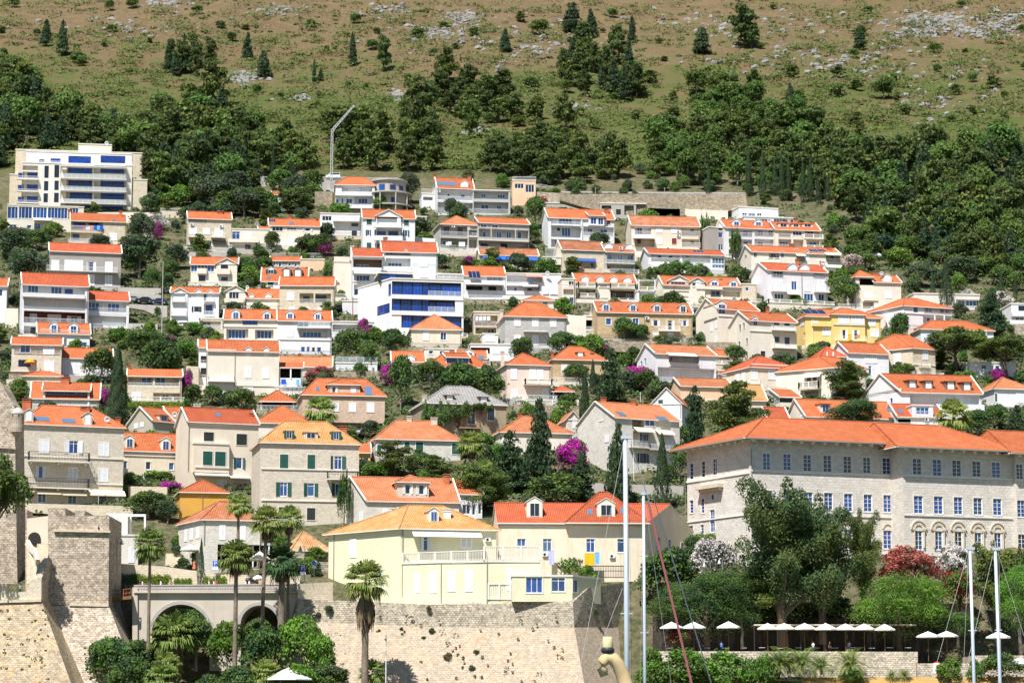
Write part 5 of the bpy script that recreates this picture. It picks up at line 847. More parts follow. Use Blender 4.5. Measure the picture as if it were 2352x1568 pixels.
solid_part('wall', [(110, 1166, 404), (150, 1166, 404), (150, 1184, 404), (172, 1184, 404), (172, 1172, 404), (195, 1172, 404), (195, 1184, 404), (251, 1184, 404), (249, 1388, 404), (110, 1388, 404)], 13, 'fort', t)
b = MB(); A, B_, C_, D_ = [P(*k) - L0 for k in ((120, 1390, 403.9), (249, 1388, 403.9), (345, 1640, 396), (140, 1640, 396))]; bk = V((0, 14, 0)); b.poly([D_, C_, B_, A]); b.poly([C_, C_ + bk, B_ + bk, B_]); b.poly([A, A + bk, D_ + bk, D_]); b.poly([A, B_, B_ + bk, A + bk]); b.build('sloping_foot', ['fort'], t)
for ya, xa, xb in ((1218, 124, 254), (1388, 160, 250)):
 b = MB(); b.prism(P(xa, ya, 403.8) - L0, P(xb, ya + 2, 403.8) - L0, .5, .34); b.build('string_course', ['creamst'], t)
b = MB(); b.prism(P(225, 1212, 403.9) - L0, P(228, 1212, 403.9) - L0, .4, .35); b.build('loophole', ['interior'], t)
t = thing('bastion', 'sloping yellow-stained stone bastion at the bottom left corner', 'bastion', P(40, 1378, 396)); L0 = t.location
TL, TR, TB = P(-60, 1384, 396), P(95, 1378, 396), P(122, 1366, 409); BL_, BR_, BB = P(-60, 1660, 386), P(196, 1660, 386), P(252, 1660, 400)
b = MB(); b.poly([BL_ - L0, BR_ - L0, TR - L0, TL - L0]); b.poly([BR_ - L0, BB - L0, TB - L0, TR - L0]); k = V((0, 16, 0)); b.poly([TL - L0, TR - L0, TB - L0, TL + k - L0]); b.poly([BL_ - L0, TL - L0, TL + k - L0, BL_ + k - L0]); b.build('sloping_wall', ['fortyel'], t)
b = MB(); b.prism(P(-60, 1383, 395.8) - L0, P(95, 1378, 395.8) - L0, .6, .4); b.build('string_course', ['creamst'], t)
solid_part('parapet', [(-60, 1340, 396), (16, 1340, 396), (17, 1359, 396), (60, 1358, 396), (68, 1332, 396), (95, 1330, 396), (95, 1378, 396), (-60, 1384, 396)], 1.6, 'creamst', t)
b = MB(); p = [P(95, 1330, 396), P(104, 1297, 400), P(124, 1272, 406), P(136, 1290, 408), P(125, 1372, 409), P(95, 1378, 396)]; f = [k - L0 for k in p]; g = [k + V((-1.2, .6, 0)) - L0 for k in p]; b.poly(f[::-1]); b.poly(g)
for i in range(6): j = (i + 1) % 6; b.poly([f[i], f[j], g[j], g[i]])
b.build('stair_wall', ['fort'], t)
t = thing('gate_house', 'pale gatehouse wall with a dark arch above curving stone stairs', 'gatehouse', P(92, 1340, 412)); L0 = t.location
solid_part('wall', [(58, 1168, 414), (62, 1170, 414), (62, 1192, 414), (116, 1186, 414), (116, 1360, 414), (58, 1360, 414)], 5, 'fort', t)
solid_part('upper_wall', [(62, 1190, 413.9), (116, 1184, 413.9), (116, 1262, 413.9), (62, 1262, 413.9)], .5, 'beige', t)
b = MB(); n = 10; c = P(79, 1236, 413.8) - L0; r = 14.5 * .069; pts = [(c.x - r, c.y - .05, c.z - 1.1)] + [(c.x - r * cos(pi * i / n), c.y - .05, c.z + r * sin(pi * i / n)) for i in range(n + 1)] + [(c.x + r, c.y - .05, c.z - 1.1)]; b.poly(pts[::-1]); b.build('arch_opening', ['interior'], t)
b = MB(); pr = [P(62, 1244, 413), P(70, 1258, 412), P(80, 1268, 411), P(86, 1290, 408)]
for i in range(3): b.prism(pr[i] - L0, pr[i + 1] - L0, .5, .9)
b.build('curved_parapet', ['beige'], t)
solid_part('stair_side', [(61, 1246, 412.6), (72, 1262, 412), (82, 1272, 411), (88, 1296, 410), (88, 1345, 410), (61, 1345, 412)], .6, 'creamst', t)
b = MB()
for i in range(9): q0 = P(88, 1292 - i * 5.5, 408.5 + i * .45) - L0; b.box(q0.x - .2, q0.y, q0.z - 1.2, q0.x + 1.6, q0.y + .6, q0.z)
b.build('steps', ['creamst'], t)
t = thing('bridge', 'pale stone bridge with two round arches behind the palms', 'bridge', P(420, 1445, 410)); L0 = t.location; Yb = 410; k = Yb / F
def intr(x):
 y = 1660.
 for cx, rx, top in ((415, 66, 1388), (596, 43, 1390)):
  if abs(x - cx) < rx: y = min(y, top + rx * (1 - sqrt(1 - ((x - cx) / rx) ** 2)))
 return y
xs_ = sorted(set(list(range(310, 690, 4)) + [349.1, 480.9, 553.1, 638.9])); b = MB(); D7 = V((0, 7, 0))
for x0, x1 in zip(xs_[:-1], xs_[1:]):
 y0, y1 = intr(x0), intr(x1)
 if (y0 > 1600) != (y1 > 1600): y0 = y1 = max(y0, y1) if abs(x0 - x1) < 2 else max(y0, y1)
 a, c, d, e = [P(x0, y0, Yb) - L0, P(x1, y1, Yb) - L0, P(x1, 1357, Yb) - L0, P(x0, 1357, Yb) - L0]; b.poly([a, c, d, e]); b.poly([a, a + D7, c + D7, c]); b.poly([e, d, d + D7, e + D7]); b.poly([c + D7, a + D7, e + D7, d + D7])
 if (intr(x0) > 1600) != (intr(x1) > 1600): q0 = P(x0 if intr(x1) > 1600 else x1, min(intr(x0), intr(x1)), Yb) - L0; q1 = V((q0.x, q0.y, P(0, 1660, Yb).z - L0.z)); b.poly([q0, q1, q1 + D7, q0 + D7])
b.poly([P(310, 1660, Yb) - L0, P(310, 1357, Yb) - L0, P(310, 1357, Yb) - L0 + D7, P(310, 1660, Yb) - L0 + D7]); b.build('arcade_wall', ['bridge'], t)
for cx, rx, top in ((415, 66, 1388), (596, 43, 1390)):
 b = MB(); c = P(cx, top + rx, Yb) - L0; n = 24
 for i in range(n):
  a0, a1 = pi * i / n, pi * (i + 1) / n
  q_ = [(c.x - r_ * k * cos(a_), c.y - d_, c.z + r_ * k * sin(a_)) for a_, r_, d_ in ((a0, rx, .2), (a1, rx, .2), (a1, rx + 8, .2), (a0, rx + 8, .2), (a1, rx, -.05), (a0, rx, -.05), (a1, rx + 8, -.05), (a0, rx + 8, -.05))]
  b.poly([q_[0], q_[1], q_[2], q_[3]][::-1]); b.poly([q_[0], q_[1], q_[4], q_[5]]); b.poly([q_[3], q_[2], q_[6], q_[7]][::-1])
 b.build('arch_ring', ['concrete'], t)
b = MB(); b.prism(P(308, 1359, Yb - .25) - L0, P(690, 1359, Yb - .25) - L0, .7, .28); b.build('string_course', ['bridge'], t)
b = MB(); b.prism(P(308, 1350, Yb + .1) - L0, P(690, 1348, Yb + .1) - L0, .35, 1.0); b.prism(P(308, 1344, Yb + .1) - L0, P(690, 1341, Yb + .1) - L0, .5, .2)
for i in range(60): p = P(312 + i * 6.2, 1350.5 - i * .03, Yb - .1) - L0; b.box(p.x - .12, p.y - .05, p.z - .12, p.x + .12, p.y + .1, p.z + .12)
b.build('parapet', ['concrete'], t)
b = MB(); p0, p1 = P(308, 1356, Yb) - L0, P(690, 1356, Yb) - L0; b.box(p0.x, p0.y + .3, p0.z - .3, p1.x, p1.y + 7, p0.z + .15); b.build('deck', ['paving'], t)
solid_part('end_pier', [(304, 1348, 409.6), (316, 1348, 409.6), (316, 1660, 409.6), (304, 1660, 409.6)], 7.4, 'bridge', t)
t = thing('footbridge', 'dark wooden footbridge with rails beside the fortress tower', 'footbridge', P(280, 1384, 409)); L0 = t.location; b = MB(); p0, p1 = P(249, 1377, 409) - L0, P(305, 1372, 409) - L0; b.prism(p0, p1, 3, .5); b.build('deck', ['wood'], t)
for dy in (-1.4, 1.4):
 b = MB(); d = V((0, dy, 0))
 for kk in (.75, 1.35): b.prism(p0 + d + V((0, 0, kk)), p1 + d + V((0, 0, kk)), .09, .1)
 for i in range(4): q_ = p0.lerp(p1, i / 3) + d; b.box(q_.x - .06, q_.y - .06, q_.z, q_.x + .06, q_.y + .06, q_.z + 1.4)
 b.build('railing', ['wood'], t)
t = thing('bastion', 'tall pale stone bastion under the green-yellow house', 'bastion', P(1000, 1500, 402)); L0 = t.location
A1, A2, A3 = P(683, 1374, 409), P(1000, 1388, 405.5), P(1316, 1382, 402.2); M1, M2, M3 = P(672, 1425, 408.4), P(1000, 1440, 404.9), P(1319, 1440, 401.6); Z1, Z2, Z3 = P(590, 1680, 399), P(1000, 1680, 395.5), P(1362, 1680, 392)
R3, RM, RZ = P(1512, 1326, 431), P(1515, 1440, 430.4), P(1560, 1680, 419)
def strip(*rows, m=0):
 b = MB()
 for r0, r1 in zip(rows[:-1], rows[1:]):
  for i in range(len(r0) - 1): b.poly([r1[i] - L0, r1[i + 1] - L0, r0[i + 1] - L0, r0[i] - L0], m)
 return b
strip((A1, A2, A3), (M1, M2, M3)).build('upper_wall', ['rubble'], t); strip((M1, M2, M3), (Z1, Z2, Z3)).build('sloping_wall', ['bastst'], t)
b = strip((A3, P(1350, 1350, 406.5), R3), (M3, M3.lerp(RM, .3), RM)); b.poly([A1 - L0, A2 - L0, A3 - L0, P(1350, 1350, 406.5) - L0, R3 - L0, V((R3.x, 436, R3.z)) - L0, V((A1.x, 436, A1.z)) - L0]); b.build('upper_side_wall', ['rubble'], t)
strip((M3, RM), (Z3, RZ)).build('sloping_side_wall', ['bastst'], t)
b = MB(); k = V((0, 26, 0)); b.poly([A1 - L0, A1 + k - L0, Z1 + k - L0, Z1 - L0]); b.poly([A1 - L0, M1 - L0, Z1 - L0, Z1 + k - L0]); b.poly([R3 - L0, RZ - L0, RZ + k - L0, R3 + k - L0]); b.build('back_wall', ['bastst'], t)
solid('garden_wall', 'neat pale block wall joining the bridge to the green-yellow house', 'wall', [(684, 1340, 409), (764, 1336, 412), (764, 1378, 412), (684, 1378, 409)], 1.2, 'creamst')
o = solid('terrace_wall', 'stone terrace wall under the restaurant umbrellas', 'wall', [(1490, 1494, 396), (2108, 1496, 394), (2108, 1650, 391), (1490, 1650, 393)], 17, 'rubble')
solid('terrace_wall', 'lower stone wall right of the restaurant steps', 'wall', [(2106, 1522, 392.5), (2240, 1522, 392.5), (2240, 1650, 390), (2106, 1650, 390)], 20, 'rubble')
solid('terrace_wall', 'stone wall behind the hedge by the two boat masts', 'wall', [(2238, 1504, 394), (2420, 1504, 394), (2420, 1650, 391), (2238, 1650, 391)], 20, 'rubble')
b = MB(); q_ = [P(1480, 1600, 388), P(2420, 1590, 386), P(2420, 1553, 389.5), P(1480, 1556, 391.5)]; b.poly(q_); b.poly([V((p.x, p.y, p.z - 3)) for p in (q_[0], q_[1])] + [q_[1], q_[0]])
m, n, l, bs = newmat('drygrass'); bs.inputs['Roughness'].default_value = .9; no = N(n, 'ShaderNodeTexNoise', i_Scale=.6, i_Detail=7, i_Roughness=.75); tc = N(n, 'ShaderNodeTexCoord'); l.new(tc.outputs['Object'], no.inputs['Vector']); l.new(mixc(n, l, ramp(n, l, no.outputs[0], .3, .7), (.42, .25, .07), (.26, .17, .06)), bs.inputs['Base Color']); MAT['drygrass'] = m
tag(b.build('ground', ['drygrass']), kind='structure')
solid('back_wall', 'back wall of the restaurant, painted dark as its shade', 'wall', [(1500, 1415, 409), (2120, 1420, 409), (2120, 1500, 409), (1500, 1500, 409)], 1, 'shadedark')  # near-black colour stands in for shade and dark foliage behind the tables
solid('retaining_wall', 'rough stone wall between the bright green tree and red bush', 'wall', [(2160, 1386, 412), (2236, 1384, 412), (2236, 1440, 412), (2160, 1440, 412)], 1.5, 'retain')
WALLS = [
('white rail and concrete parking wall beside the white car above the olive trees', [(478, 402), (596, 404), (596, 424), (478, 418)], 'concrete', 3), ('grey concrete wall of the upper road behind the tall cypress', [(598, 405), (725, 408), (725, 428), (598, 426)], 'concrete', 3),
('concrete road wall behind the round-fronted house', [(706, 412), (770, 414), (770, 440), (706, 436)], 'concrete', 3), ('long brown rock wall of the upper road under the guard rail', [(1286, 446), (1712, 444), (1718, 478), (1500, 500), (1340, 476), (1286, 460)], 'retain', 4),
('pale stone wall behind the red car under the pergola', [(1232, 440), (1290, 444), (1380, 460), (1380, 470), (1232, 466)], 'rubble', 2), ('cream wall left of the white modern house at the top right', [(1574, 480), (1672, 484), (1672, 504), (1574, 500)], 'cream', 3), ('tan wall right of the open garages', [(1488, 478), (1562, 480), (1562, 500), (1488, 500)], 'creamst', 3),
('long cream wall between the apartment block and the white oleander', [(215, 488), (344, 488), (340, 512), (215, 505)], 'cream', 2), ('stone wall under a white railing by the white oleander', [(368, 484), (424, 486), (424, 500), (386, 500)], 'creamst', 2),
('concrete wall under the stone house with the black awning', [(410, 578), (532, 580), (532, 594), (410, 594)], 'concrete', 2), ('concrete carport above three parked cars in the left of the town', [(290, 674), (370, 678), (370, 690), (290, 687)], 'concrete', 4), ('stone wall with steps below the parked cars in the left', [(292, 698), (384, 702), (384, 728), (330, 712), (292, 706)], 'concrete', 2),
('low concrete wall beside the olive trees in the left', [(270, 660), (370, 662), (370, 678), (270, 672)], 'concrete', 2), ('cream wall below the white annex in the left', [(293, 742), (362, 744), (362, 756), (293, 756)], 'concrete', 2), ('cream garden wall at the left edge under the cypress wood', [(12, 708), (42, 708), (42, 752), (12, 752)], 'cream', 3),
('ochre plaster wall left of the tall cream house', [(428, 840), (456, 842), (456, 905), (428, 890)], 'creamst', 2), ('tan retaining wall below the white garden terrace', [(762, 852), (872, 852), (872, 872), (762, 872)], 'retain', 2), ('old retaining wall under the pink villa balustrade', [(1180, 928), (1330, 932), (1330, 964), (1180, 958)], 'retain', 3),
('rock wall with dry plants below the white picket fence', [(1400, 783), (1690, 786), (1690, 822), (1400, 806)], 'retain', 3), ('pale wall below the white pergola house', [(1466, 700), (1520, 702), (1520, 716), (1466, 714)], 'creamst', 2), ('cream retaining wall between grey stone villa and tan stone house', [(1300, 722), (1346, 726), (1346, 790), (1320, 800), (1300, 790)], 'cream', 3),
('stone wall of the cafe street above the parked van', [(250, 1292), (376, 1300), (515, 1320), (515, 1346), (250, 1346)], 'creamst', 1.5), ('concrete garden wall below the slim cypress left of the seminary', [(1350, 1108), (1570, 1116), (1570, 1140), (1350, 1132)], 'concrete', 1.5), ('stone wall under the bougainvillea terrace beside the cream dormer house', [(295, 1116), (384, 1118), (384, 1140), (295, 1136)], 'creamst', 2),
('tan stone wall beside the road with two cars on the right hillside', [(2112, 611), (2160, 617), (2160, 629), (2112, 632)], 'retain', 1.5), ('stone wall at the right edge below the modern house', [(2316, 744), (2380, 744), (2380, 768), (2316, 768)], 'rubble', 2), ('white wall with stairs between the white modern house and the stone house', [(955, 545), (1000, 548), (1000, 600), (955, 590)], 'white', 3), ('tan rock face behind the crane', [(723, 440), (764, 440), (764, 474), (723, 470)], 'retain', 3),
('stone wall of the cafe street right of the parking sign', [(515, 1318), (690, 1322), (690, 1346), (515, 1346)], 'creamst', 1.2), ('low shaded stone wall behind the cafe under the palms', [(590, 1262), (700, 1270), (700, 1300), (590, 1300)], 'rubble', 2), ('plastered wall with old tiles left of the green-yellow house', [(655, 1288), (768, 1290), (768, 1312), (655, 1312)], 'rubble', 2), ('pinkish wall below the big white villa on the right', [(2010, 722), (2034, 722), (2034, 760), (2010, 760)], 'pink', 2), ('stone terrace wall under the stone house with the orange sunshade', [(20, 858), (60, 860), (60, 892), (20, 892)], 'retain', 2), ('cream terrace wall in front of the big stone house', [(58, 1155), (305, 1162), (305, 1184), (58, 1176)], 'creamst', 2.5)]
for lab, pts, mt, dp in WALLS:
 yb = max(p[1] for p in pts); xc = sum(p[0] for p in pts) / len(pts); Yw = land(xc, yb).y - .2
 pp = [(x, y + (8 if y > yb - 6 else 0), Yw) for x, y in pts]; solid('retaining_wall', lab, 'wall', pp, dp, mt)
def fence(label, a, c, hpx, st='r', off=0, name='railing', cat='railing'):
 Ya = land((a[0] + c[0]) / 2, (a[1] + c[1]) / 2).y + off; p0, p1 = P(*a, Ya), P(*c, Ya); o = p0; b = MB(); z = hpx * Ya / F; n = max(1, int(abs(p1.z - p0.z) / .3) + 1)
 for i in range(n):
  q0, q1 = p0.lerp(p1, i / n) - o, p0.lerp(p1, (i + 1) / n) - o; rail_into(b, (q0.x, q0.y), (q1.x, q1.y), (q0.z + q1.z) / 2, (q0.z + q1.z) / 2 + z, st)
 ob = b.build(name, [RAIL[st], 'whitemetal'], None, o); tag(ob, label, cat); return ob
fence('white picket railing in front of the long tan stone house', (1408, 783), (1516, 783), 10); fence('white picket railing below the open-shuttered tan stone house', (1516, 780), (1654, 782), 10)
fence('stone balustrade under the pink villa', (1180, 930), (1328, 932), 13, 'b'); fence('white slatted railing under the grey stone house with laundry', (1002, 588), (1092, 590), 10); fence('white railing above the white oleander', (368, 486), (484, 490), 9)
fence('white road railing along the upper road behind the round-fronted house', (722, 414), (916, 418), 9); fence('grey road railing left of the tall cypress', (598, 407), (640, 408), 9); fence('white balustrade right of the bare orange roof', (1010, 590), (1014, 591), 9)
fence('wooden railing of the restaurant under the white umbrellas', (1520, 1496), (2096, 1497), 22, 'k', -4)
fence('iron railing of the lower terrace under two grey-white umbrellas', (2110, 1520), (2236, 1520), 24, 'k', -3)
fence('white garden railing below the cream house with the solar tank', (624, 590), (735, 592), 10); fence('white sloping handrail right of the narrow tan house', (1232, 428), (1270, 434), 6)
t = thing('guard_rail', 'long grey guard rail along the upper road', 'guard rail', P(1290, 446, land(1500, 446).y)); b = MB(); p0, p1 = P(1286, 441, t.location.y) - t.location, P(1712, 444, t.location.y) - t.location
b.prism(p0, p1, .1, .35); b.build('rail', ['railgrey'], t)
for i in range(24): p = p0.lerp(p1, i / 23); bb = MB(); bb.box(p.x - .06, p.y, p.z - .9, p.x + .06, p.y + .1, p.z + .1); bb.build('post', ['railgrey'], t)

h = [k for k in HOUSES if k.root['label'].startswith('round-fronted')][0]; base = h.loc; c = P(893, 489, h.Y + 5); k = c.y / F; b = MB(); zt, zm, z0 = P(893, 421, c.y).z - base.z, P(893, 451, c.y).z - base.z, -4; o = c - base; o.z = 0
b.lathe([(4.75, z0), (4.75, zt), (.01, zt)], 28, 0, o); b.build('round_wall', ['concrete'], h.root)
b = MB(); b.lathe([(4.7, zt), (5.3, zt), (5.3, zt + .5), (4.7, zt + .5)], 28, 0, o)
for z in (zm, P(893, 479, c.y).z - base.z): b.lathe([(4.7, z), (6.7, z), (6.7, z + .4), (4.7, z + .4)], 28, 0, o)
b.build('ring_balcony', ['concrete'], h.root)
b = MB(); b.lathe([(5.2, zt + .45), (.01, zt + 1.6)], 28, 0, o); b.build('round_roof', ['or'], h.root)
for an in (-150, -110, -70, -35): x, y = o.x + 6.4 * cos(R(an)), o.y + 6.4 * sin(R(an)); b = MB(); b.box(x - .17, y - .17, z0, x + .17, y + .17, zm); b.build('pillar', ['concrete'], h.root)
for an, za, zb in ((-112, 446, 429), (-74, 443, 431), (-42, 443, 432), (-112, 474, 459), (-70, 475, 460)):
 w_, hh_ = 1.7, (za - zb) * k; p = V((o.x + 4.78 * cos(R(an)), o.y + 4.78 * sin(R(an)), P(893, za, c.y).z - base.z)); fr = link('window', frame_mesh(w_, q(hh_), 'brownframe'), h.root, p, R(an + 90)); link('pane', pane_mesh(w_, q(hh_), 'skytintglass'), fr, (0, -.05, 0))
for i, h in enumerate(HOUSES):
 y = 1691 - (h.loc.z - CZ) / h.Y * F
 if not (495 < y < 1012) or h.root['category'] == 'wall' or i % 5 == 4: continue
 f = h.blocks[0].F; d = 1.6 + (i * 37 % 10) / 7; e = .8; pts = [f.pt(-e, 0), f.pt(-e, d), f.pt(f.L + e, d), f.pt(f.L + e, 0)]; b = MB(); z = .12; pz = [V((p.x - h.loc.x, p.y - h.loc.y, z)) for p in pts]
 b.poly(pz); lo = [p - V((0, 0, 3.4)) for p in pz]
 for j in range(3): b.poly([lo[j], lo[j + 1], pz[j + 1], pz[j]])
 if i % 2: b_ = MB(); p = f.pt(f.L - .25, .1) - h.loc; b_.tube([(p.x, p.y, 0), (p.x, p.y, h.blocks[0].ze - h.loc.z - .4)], .06, 5); b_.build('downpipe', ['gutter'], h.root)
 b.build('terrace', [('creamst', 'retain', 'concrete', 'rubble', 'cream')[i * 7 % 5]], h.root)
 b = MB(); st = 'rrpbrk'[i * 5 % 6]
 for j in range(3): rail_into(b, (pz[j].x, pz[j].y), (pz[j + 1].x, pz[j + 1].y), z, z + .95, st)
 b.build('railing', [h.blocks[0].wall if st == 'p' else RAIL[st], 'whitemetal'], h.root)
t = thing('cafe_canopy', 'flat dark grey canopy of the cafe below the pale stone corner house', 'canopy', P(556, 1305, 428)); L0 = t.location; b = MB(); p0, p1 = P(502, 1246, 426) - L0, P(618, 1249, 426) - L0; b.box(p0.x, 0, p0.z - .25, p1.x, 7, p0.z + .1); b.build('roof', ['railgrey'], t)
for i in range(4): b = MB(); x = p0.x + .2 + (p1.x - p0.x - .4) * i / 3; b.box(x - .1, .1, -1.5, x + .1, .3, p0.z - .25); b.build('post', ['frame'], t)
o = P(1800, 1434, 404); t = thing('restaurant_canopy', 'flat pale canopy on posts behind the long row of white parasols', 'canopy', V((o.x, 404, P(1800, 1496, 395).z))); zc = P(1800, 1432, 399.5).z - t.location.z; x0, x1 = P(1735, 1430, 400).x - o.x, P(2110, 1430, 400).x - o.x
b = MB(); b.box(x0, -2, zc - .1, x1, 5, zc + .05); b.build('roof', ['awncream'], t)
for i in range(8): b = MB(); x = x0 + (x1 - x0) * i / 7; b.box(x - .06, -1.9, 0, x + .06, -1.8, zc); b.build('post', ['iron'], t)
leafmat('pine', (0.056, 0.087, 0.028), (0.095, 0.126, 0.036)); leafmat('pinelight', (0.101, 0.143, 0.033), (0.169, 0.208, 0.047)); leafmat('cypress', (0.024, 0.049, 0.024), (0.061, 0.097, 0.041)); leafmat('oakgreen', (0.072, 0.125, 0.031), (0.117, 0.182, 0.044)); leafmat('bright', (.075, .165, .020), (.16, .28, .04))
leafmat('darkgreen', (0.045, 0.084, 0.034), (0.070, 0.120, 0.045)); leafmat('olive', (0.057, 0.078, 0.048), (0.109, 0.132, 0.081)); leafmat('bluegreen', (.022, .058, .034), (.050, .095, .055)); leafmat('magenta', (.36, .02, .26), (.55, .05, .42)); leafmat('whiteflower', (.70, .62, .60), (.80, .76, .72)); leafmat('pinkflower', (.55, .38, .40), (.66, .52, .50)); leafmat('redflower', (.30, .06, .06), (.42, .13, .11))
leafmat('scrubgreen', (0.057, 0.081, 0.023), (0.111, 0.140, 0.038), var=.25); leafmat('palmgreen', (0.098, 0.155, 0.032), (0.241, 0.287, 0.081)); leafmat('deadfrond', (.14, .10, .06), (.24, .18, .11)); leafmat('palmyellow', (.30, .22, .05), (.20, .19, .05)); leafmat('scarlet', (.42, .02, .02), (.3, .03, .03)); leafmat('hedge', (.12, .19, .018), (.18, .26, .03))
simple('bark', (.115, .085, .06), .9, var=.35); simple('palmbark', (.20, .155, .115), .9, var=.35); simple('greybark', (.30, .26, .22), .9, var=.3)
rng = np.random.default_rng(5)
def quads(pos, nrm, size, jit=.7, asp=1.5):
 """leaf quads at pos, facing nrm with jitter -> vertices (4n,3)"""
 n = len(pos); d = nrm + jit * rng.normal(size=(n, 3)); d /= np.linalg.norm(d, axis=1)[:, None] + 1e-9
 r = rng.normal(size=(n, 3)); t = np.cross(d, r); t /= np.linalg.norm(t, axis=1)[:, None] + 1e-9; bt = np.cross(d, t)
 s = size * rng.uniform(.55, 1.3, n)[:, None]; t = t * s * asp * .5; bt = bt * s * .5
 v = np.empty((n, 4, 3)); v[:, 0] = pos - t - bt * .6; v[:, 1] = pos + bt * -1.0 + t * .2; v[:, 2] = pos + t + bt * .5; v[:, 3] = pos + bt * 1.1 - t * .3
 return v.reshape(-1, 3)
def mesh_from_quads(name, v, mats, mi=None):
 me = bpy.data.meshes.new(name); n = len(v) // 4; me.vertices.add(len(v)); me.vertices.foreach_set('co', v.ravel()); me.loops.add(4 * n); me.loops.foreach_set('vertex_index', np.arange(4 * n, dtype=np.int32)); me.polygons.add(n); me.polygons.foreach_set('loop_start', np.arange(0, 4 * n, 4, dtype=np.int32))
 for k in mats: me.materials.append(MAT[k])
 if mi is not None: me.polygons.foreach_set('material_index', mi.astype(np.int32))
 me.update(); me.validate(); return me
def sph(n, up=0.):
 d = rng.normal(size=(n, 3)); d /= np.linalg.norm(d, axis=1)[:, None]; d[:, 2] = np.where((d[:, 2] < -.25) & (rng.random(n) < .7), -d[:, 2], d[:, 2]); return d
def lobes_quads(lobes, n, leaf, jit=.6, inner=.25):
 a = np.array([(l[3] * l[4] + l[3] * l[5] + l[4] * l[5]) for l in lobes]); pick = rng.choice(len(lobes), n, p=a / a.sum()); L = np.array(lobes)[pick]; d = sph(n)
 rad = np.where(rng.random(n) < inner, rng.uniform(.5, .9, n), rng.uniform(.84, 1.1, n)); wv = np.sin(d[:, 0] * 7 + pick * 1.7) * np.sin(d[:, 1] * 8 + pick) * np.sin(d[:, 2] * 7 + pick * .6); rad = rad * (1 + .38 * wv); pos = L[:, :3] + d * L[:, 3:6] * rad[:, None]; nr = d / L[:, 3:6]; nr /= np.linalg.norm(nr, axis=1)[:, None]
 return quads(pos, nr, leaf, jit)
def lobes_for(kind, sd):
 r = random.Random(sd); L = []
 if kind == 'pine':       # open crown of flat clumps on limbs
  nl = r.randint(24, 30); z0 = .26
  for i in range(nl):
   z = z0 + (.97 - z0) * (i + .3) / nl; sp = .40 * (1 - ((z - .45) / .72) ** 2) ** .5 if z < .95 else .1; an = r.uniform(0, 6.28) + i * 2.4; rr = sp * r.uniform(.3, 1.0); s = r.uniform(.08, .155)
   L.append((cos(an) * rr, sin(an) * rr, z + r.uniform(-.04, .04), s * 1.2, s * 1.2, s * r.uniform(.4, .7)))
  L.append((0, 0, .95, .09, .09, .09)); L.append((.05, 0, .68, .18, .17, .14)); L.append((0, .04, .5, .2, .2, .12))
 elif kind == 'umbrella':  # flat-topped pine
  for i in range(22): an = r.uniform(0, 6.28); rr = .42 * sqrt(r.random()); L.append((cos(an) * rr, sin(an) * rr, .80 - .35 * rr + r.uniform(-.12, .08), r.uniform(.10, .17), r.uniform(.10, .17), r.uniform(.06, .10)))
 elif kind == 'aleppo':    # pine with rising limbs and pointed shoots
  for i in range(13):
   an = i * 2.4 + r.uniform(-.4, .4); z0 = .24 + .5 * i / 13; ln = r.uniform(.30, .50) * (1 - .45 * i / 13); rise = .35 + .9 * i / 13
   for j in range(5): f = (j + 1) / 5; s = .105 * (1.15 - .5 * f); L.append((cos(an) * ln * f + r.uniform(-.03, .03), sin(an) * ln * f + r.uniform(-.03, .03), z0 + ln * f * rise * .8 + r.uniform(-.02, .03), s, s, s * r.uniform(.8, 1.25)))
  for j in range(4): L.append((r.uniform(-.05, .05), r.uniform(-.05, .05), .72 + .08 * j, .09 - .015 * j, .09 - .015 * j, .08))
 elif kind == 'cone':      # dark fir-like cypress tree
  n = 13
  for i in range(n):
   z = .12 + .84 * i / n; sp = .40 * (1 - z) ** .75 + .03
   for j in range(4 if z < .7 else 2): an = r.uniform(0, 6.28); L.append((cos(an) * sp * .55, sin(an) * sp * .55, z + r.uniform(-.03, .03), sp * .62 + .03, sp * .62 + .03, .055))
 elif kind == 'broad':
  L.append((0, 0, .56, .36, .36, .32))
  for i in range(16): an = r.uniform(0, 6.28); ph = r.uniform(-.25, 1.4); s = r.uniform(.13, .22); L.append((cos(an) * cos(ph) * .34, sin(an) * cos(ph) * .34, .54 + sin(ph) * .32, s, s, s * .8))
 elif kind == 'bush':
  L.append((0, 0, .42, .40, .40, .38))
  for i in range(13): an = r.uniform(0, 6.28); ph = r.uniform(-.2, 1.4); s = r.uniform(.14, .24); L.append((cos(an) * cos(ph) * .36, sin(an) * cos(ph) * .36, .42 + sin(ph) * .42, s, s, s * .85))
 elif kind == 'hedge':
  for i in range(14): L.append((-.46 + .92 * i / 13, r.uniform(-.05, .05), .5 + r.uniform(-.06, .06), .09, .16, .44))
 elif kind == 'vine':
  for i in range(16): L.append((-.46 + .92 * i / 15 + r.uniform(-.03, .03), r.uniform(-.25, .25), .62 + r.uniform(-.2, .2), .08, .22, r.uniform(.2, .38)))
 elif kind == 'scraggly':
  for i in range(12): z = .3 + .68 * i / 12; an = i * 2.1 + r.uniform(0, 1); rr = .3 * (1 - z * .5) * r.uniform(.4, 1); s = r.uniform(.08, .15); L.append((cos(an) * rr, sin(an) * rr, z, s, s, s * .6))
 return L
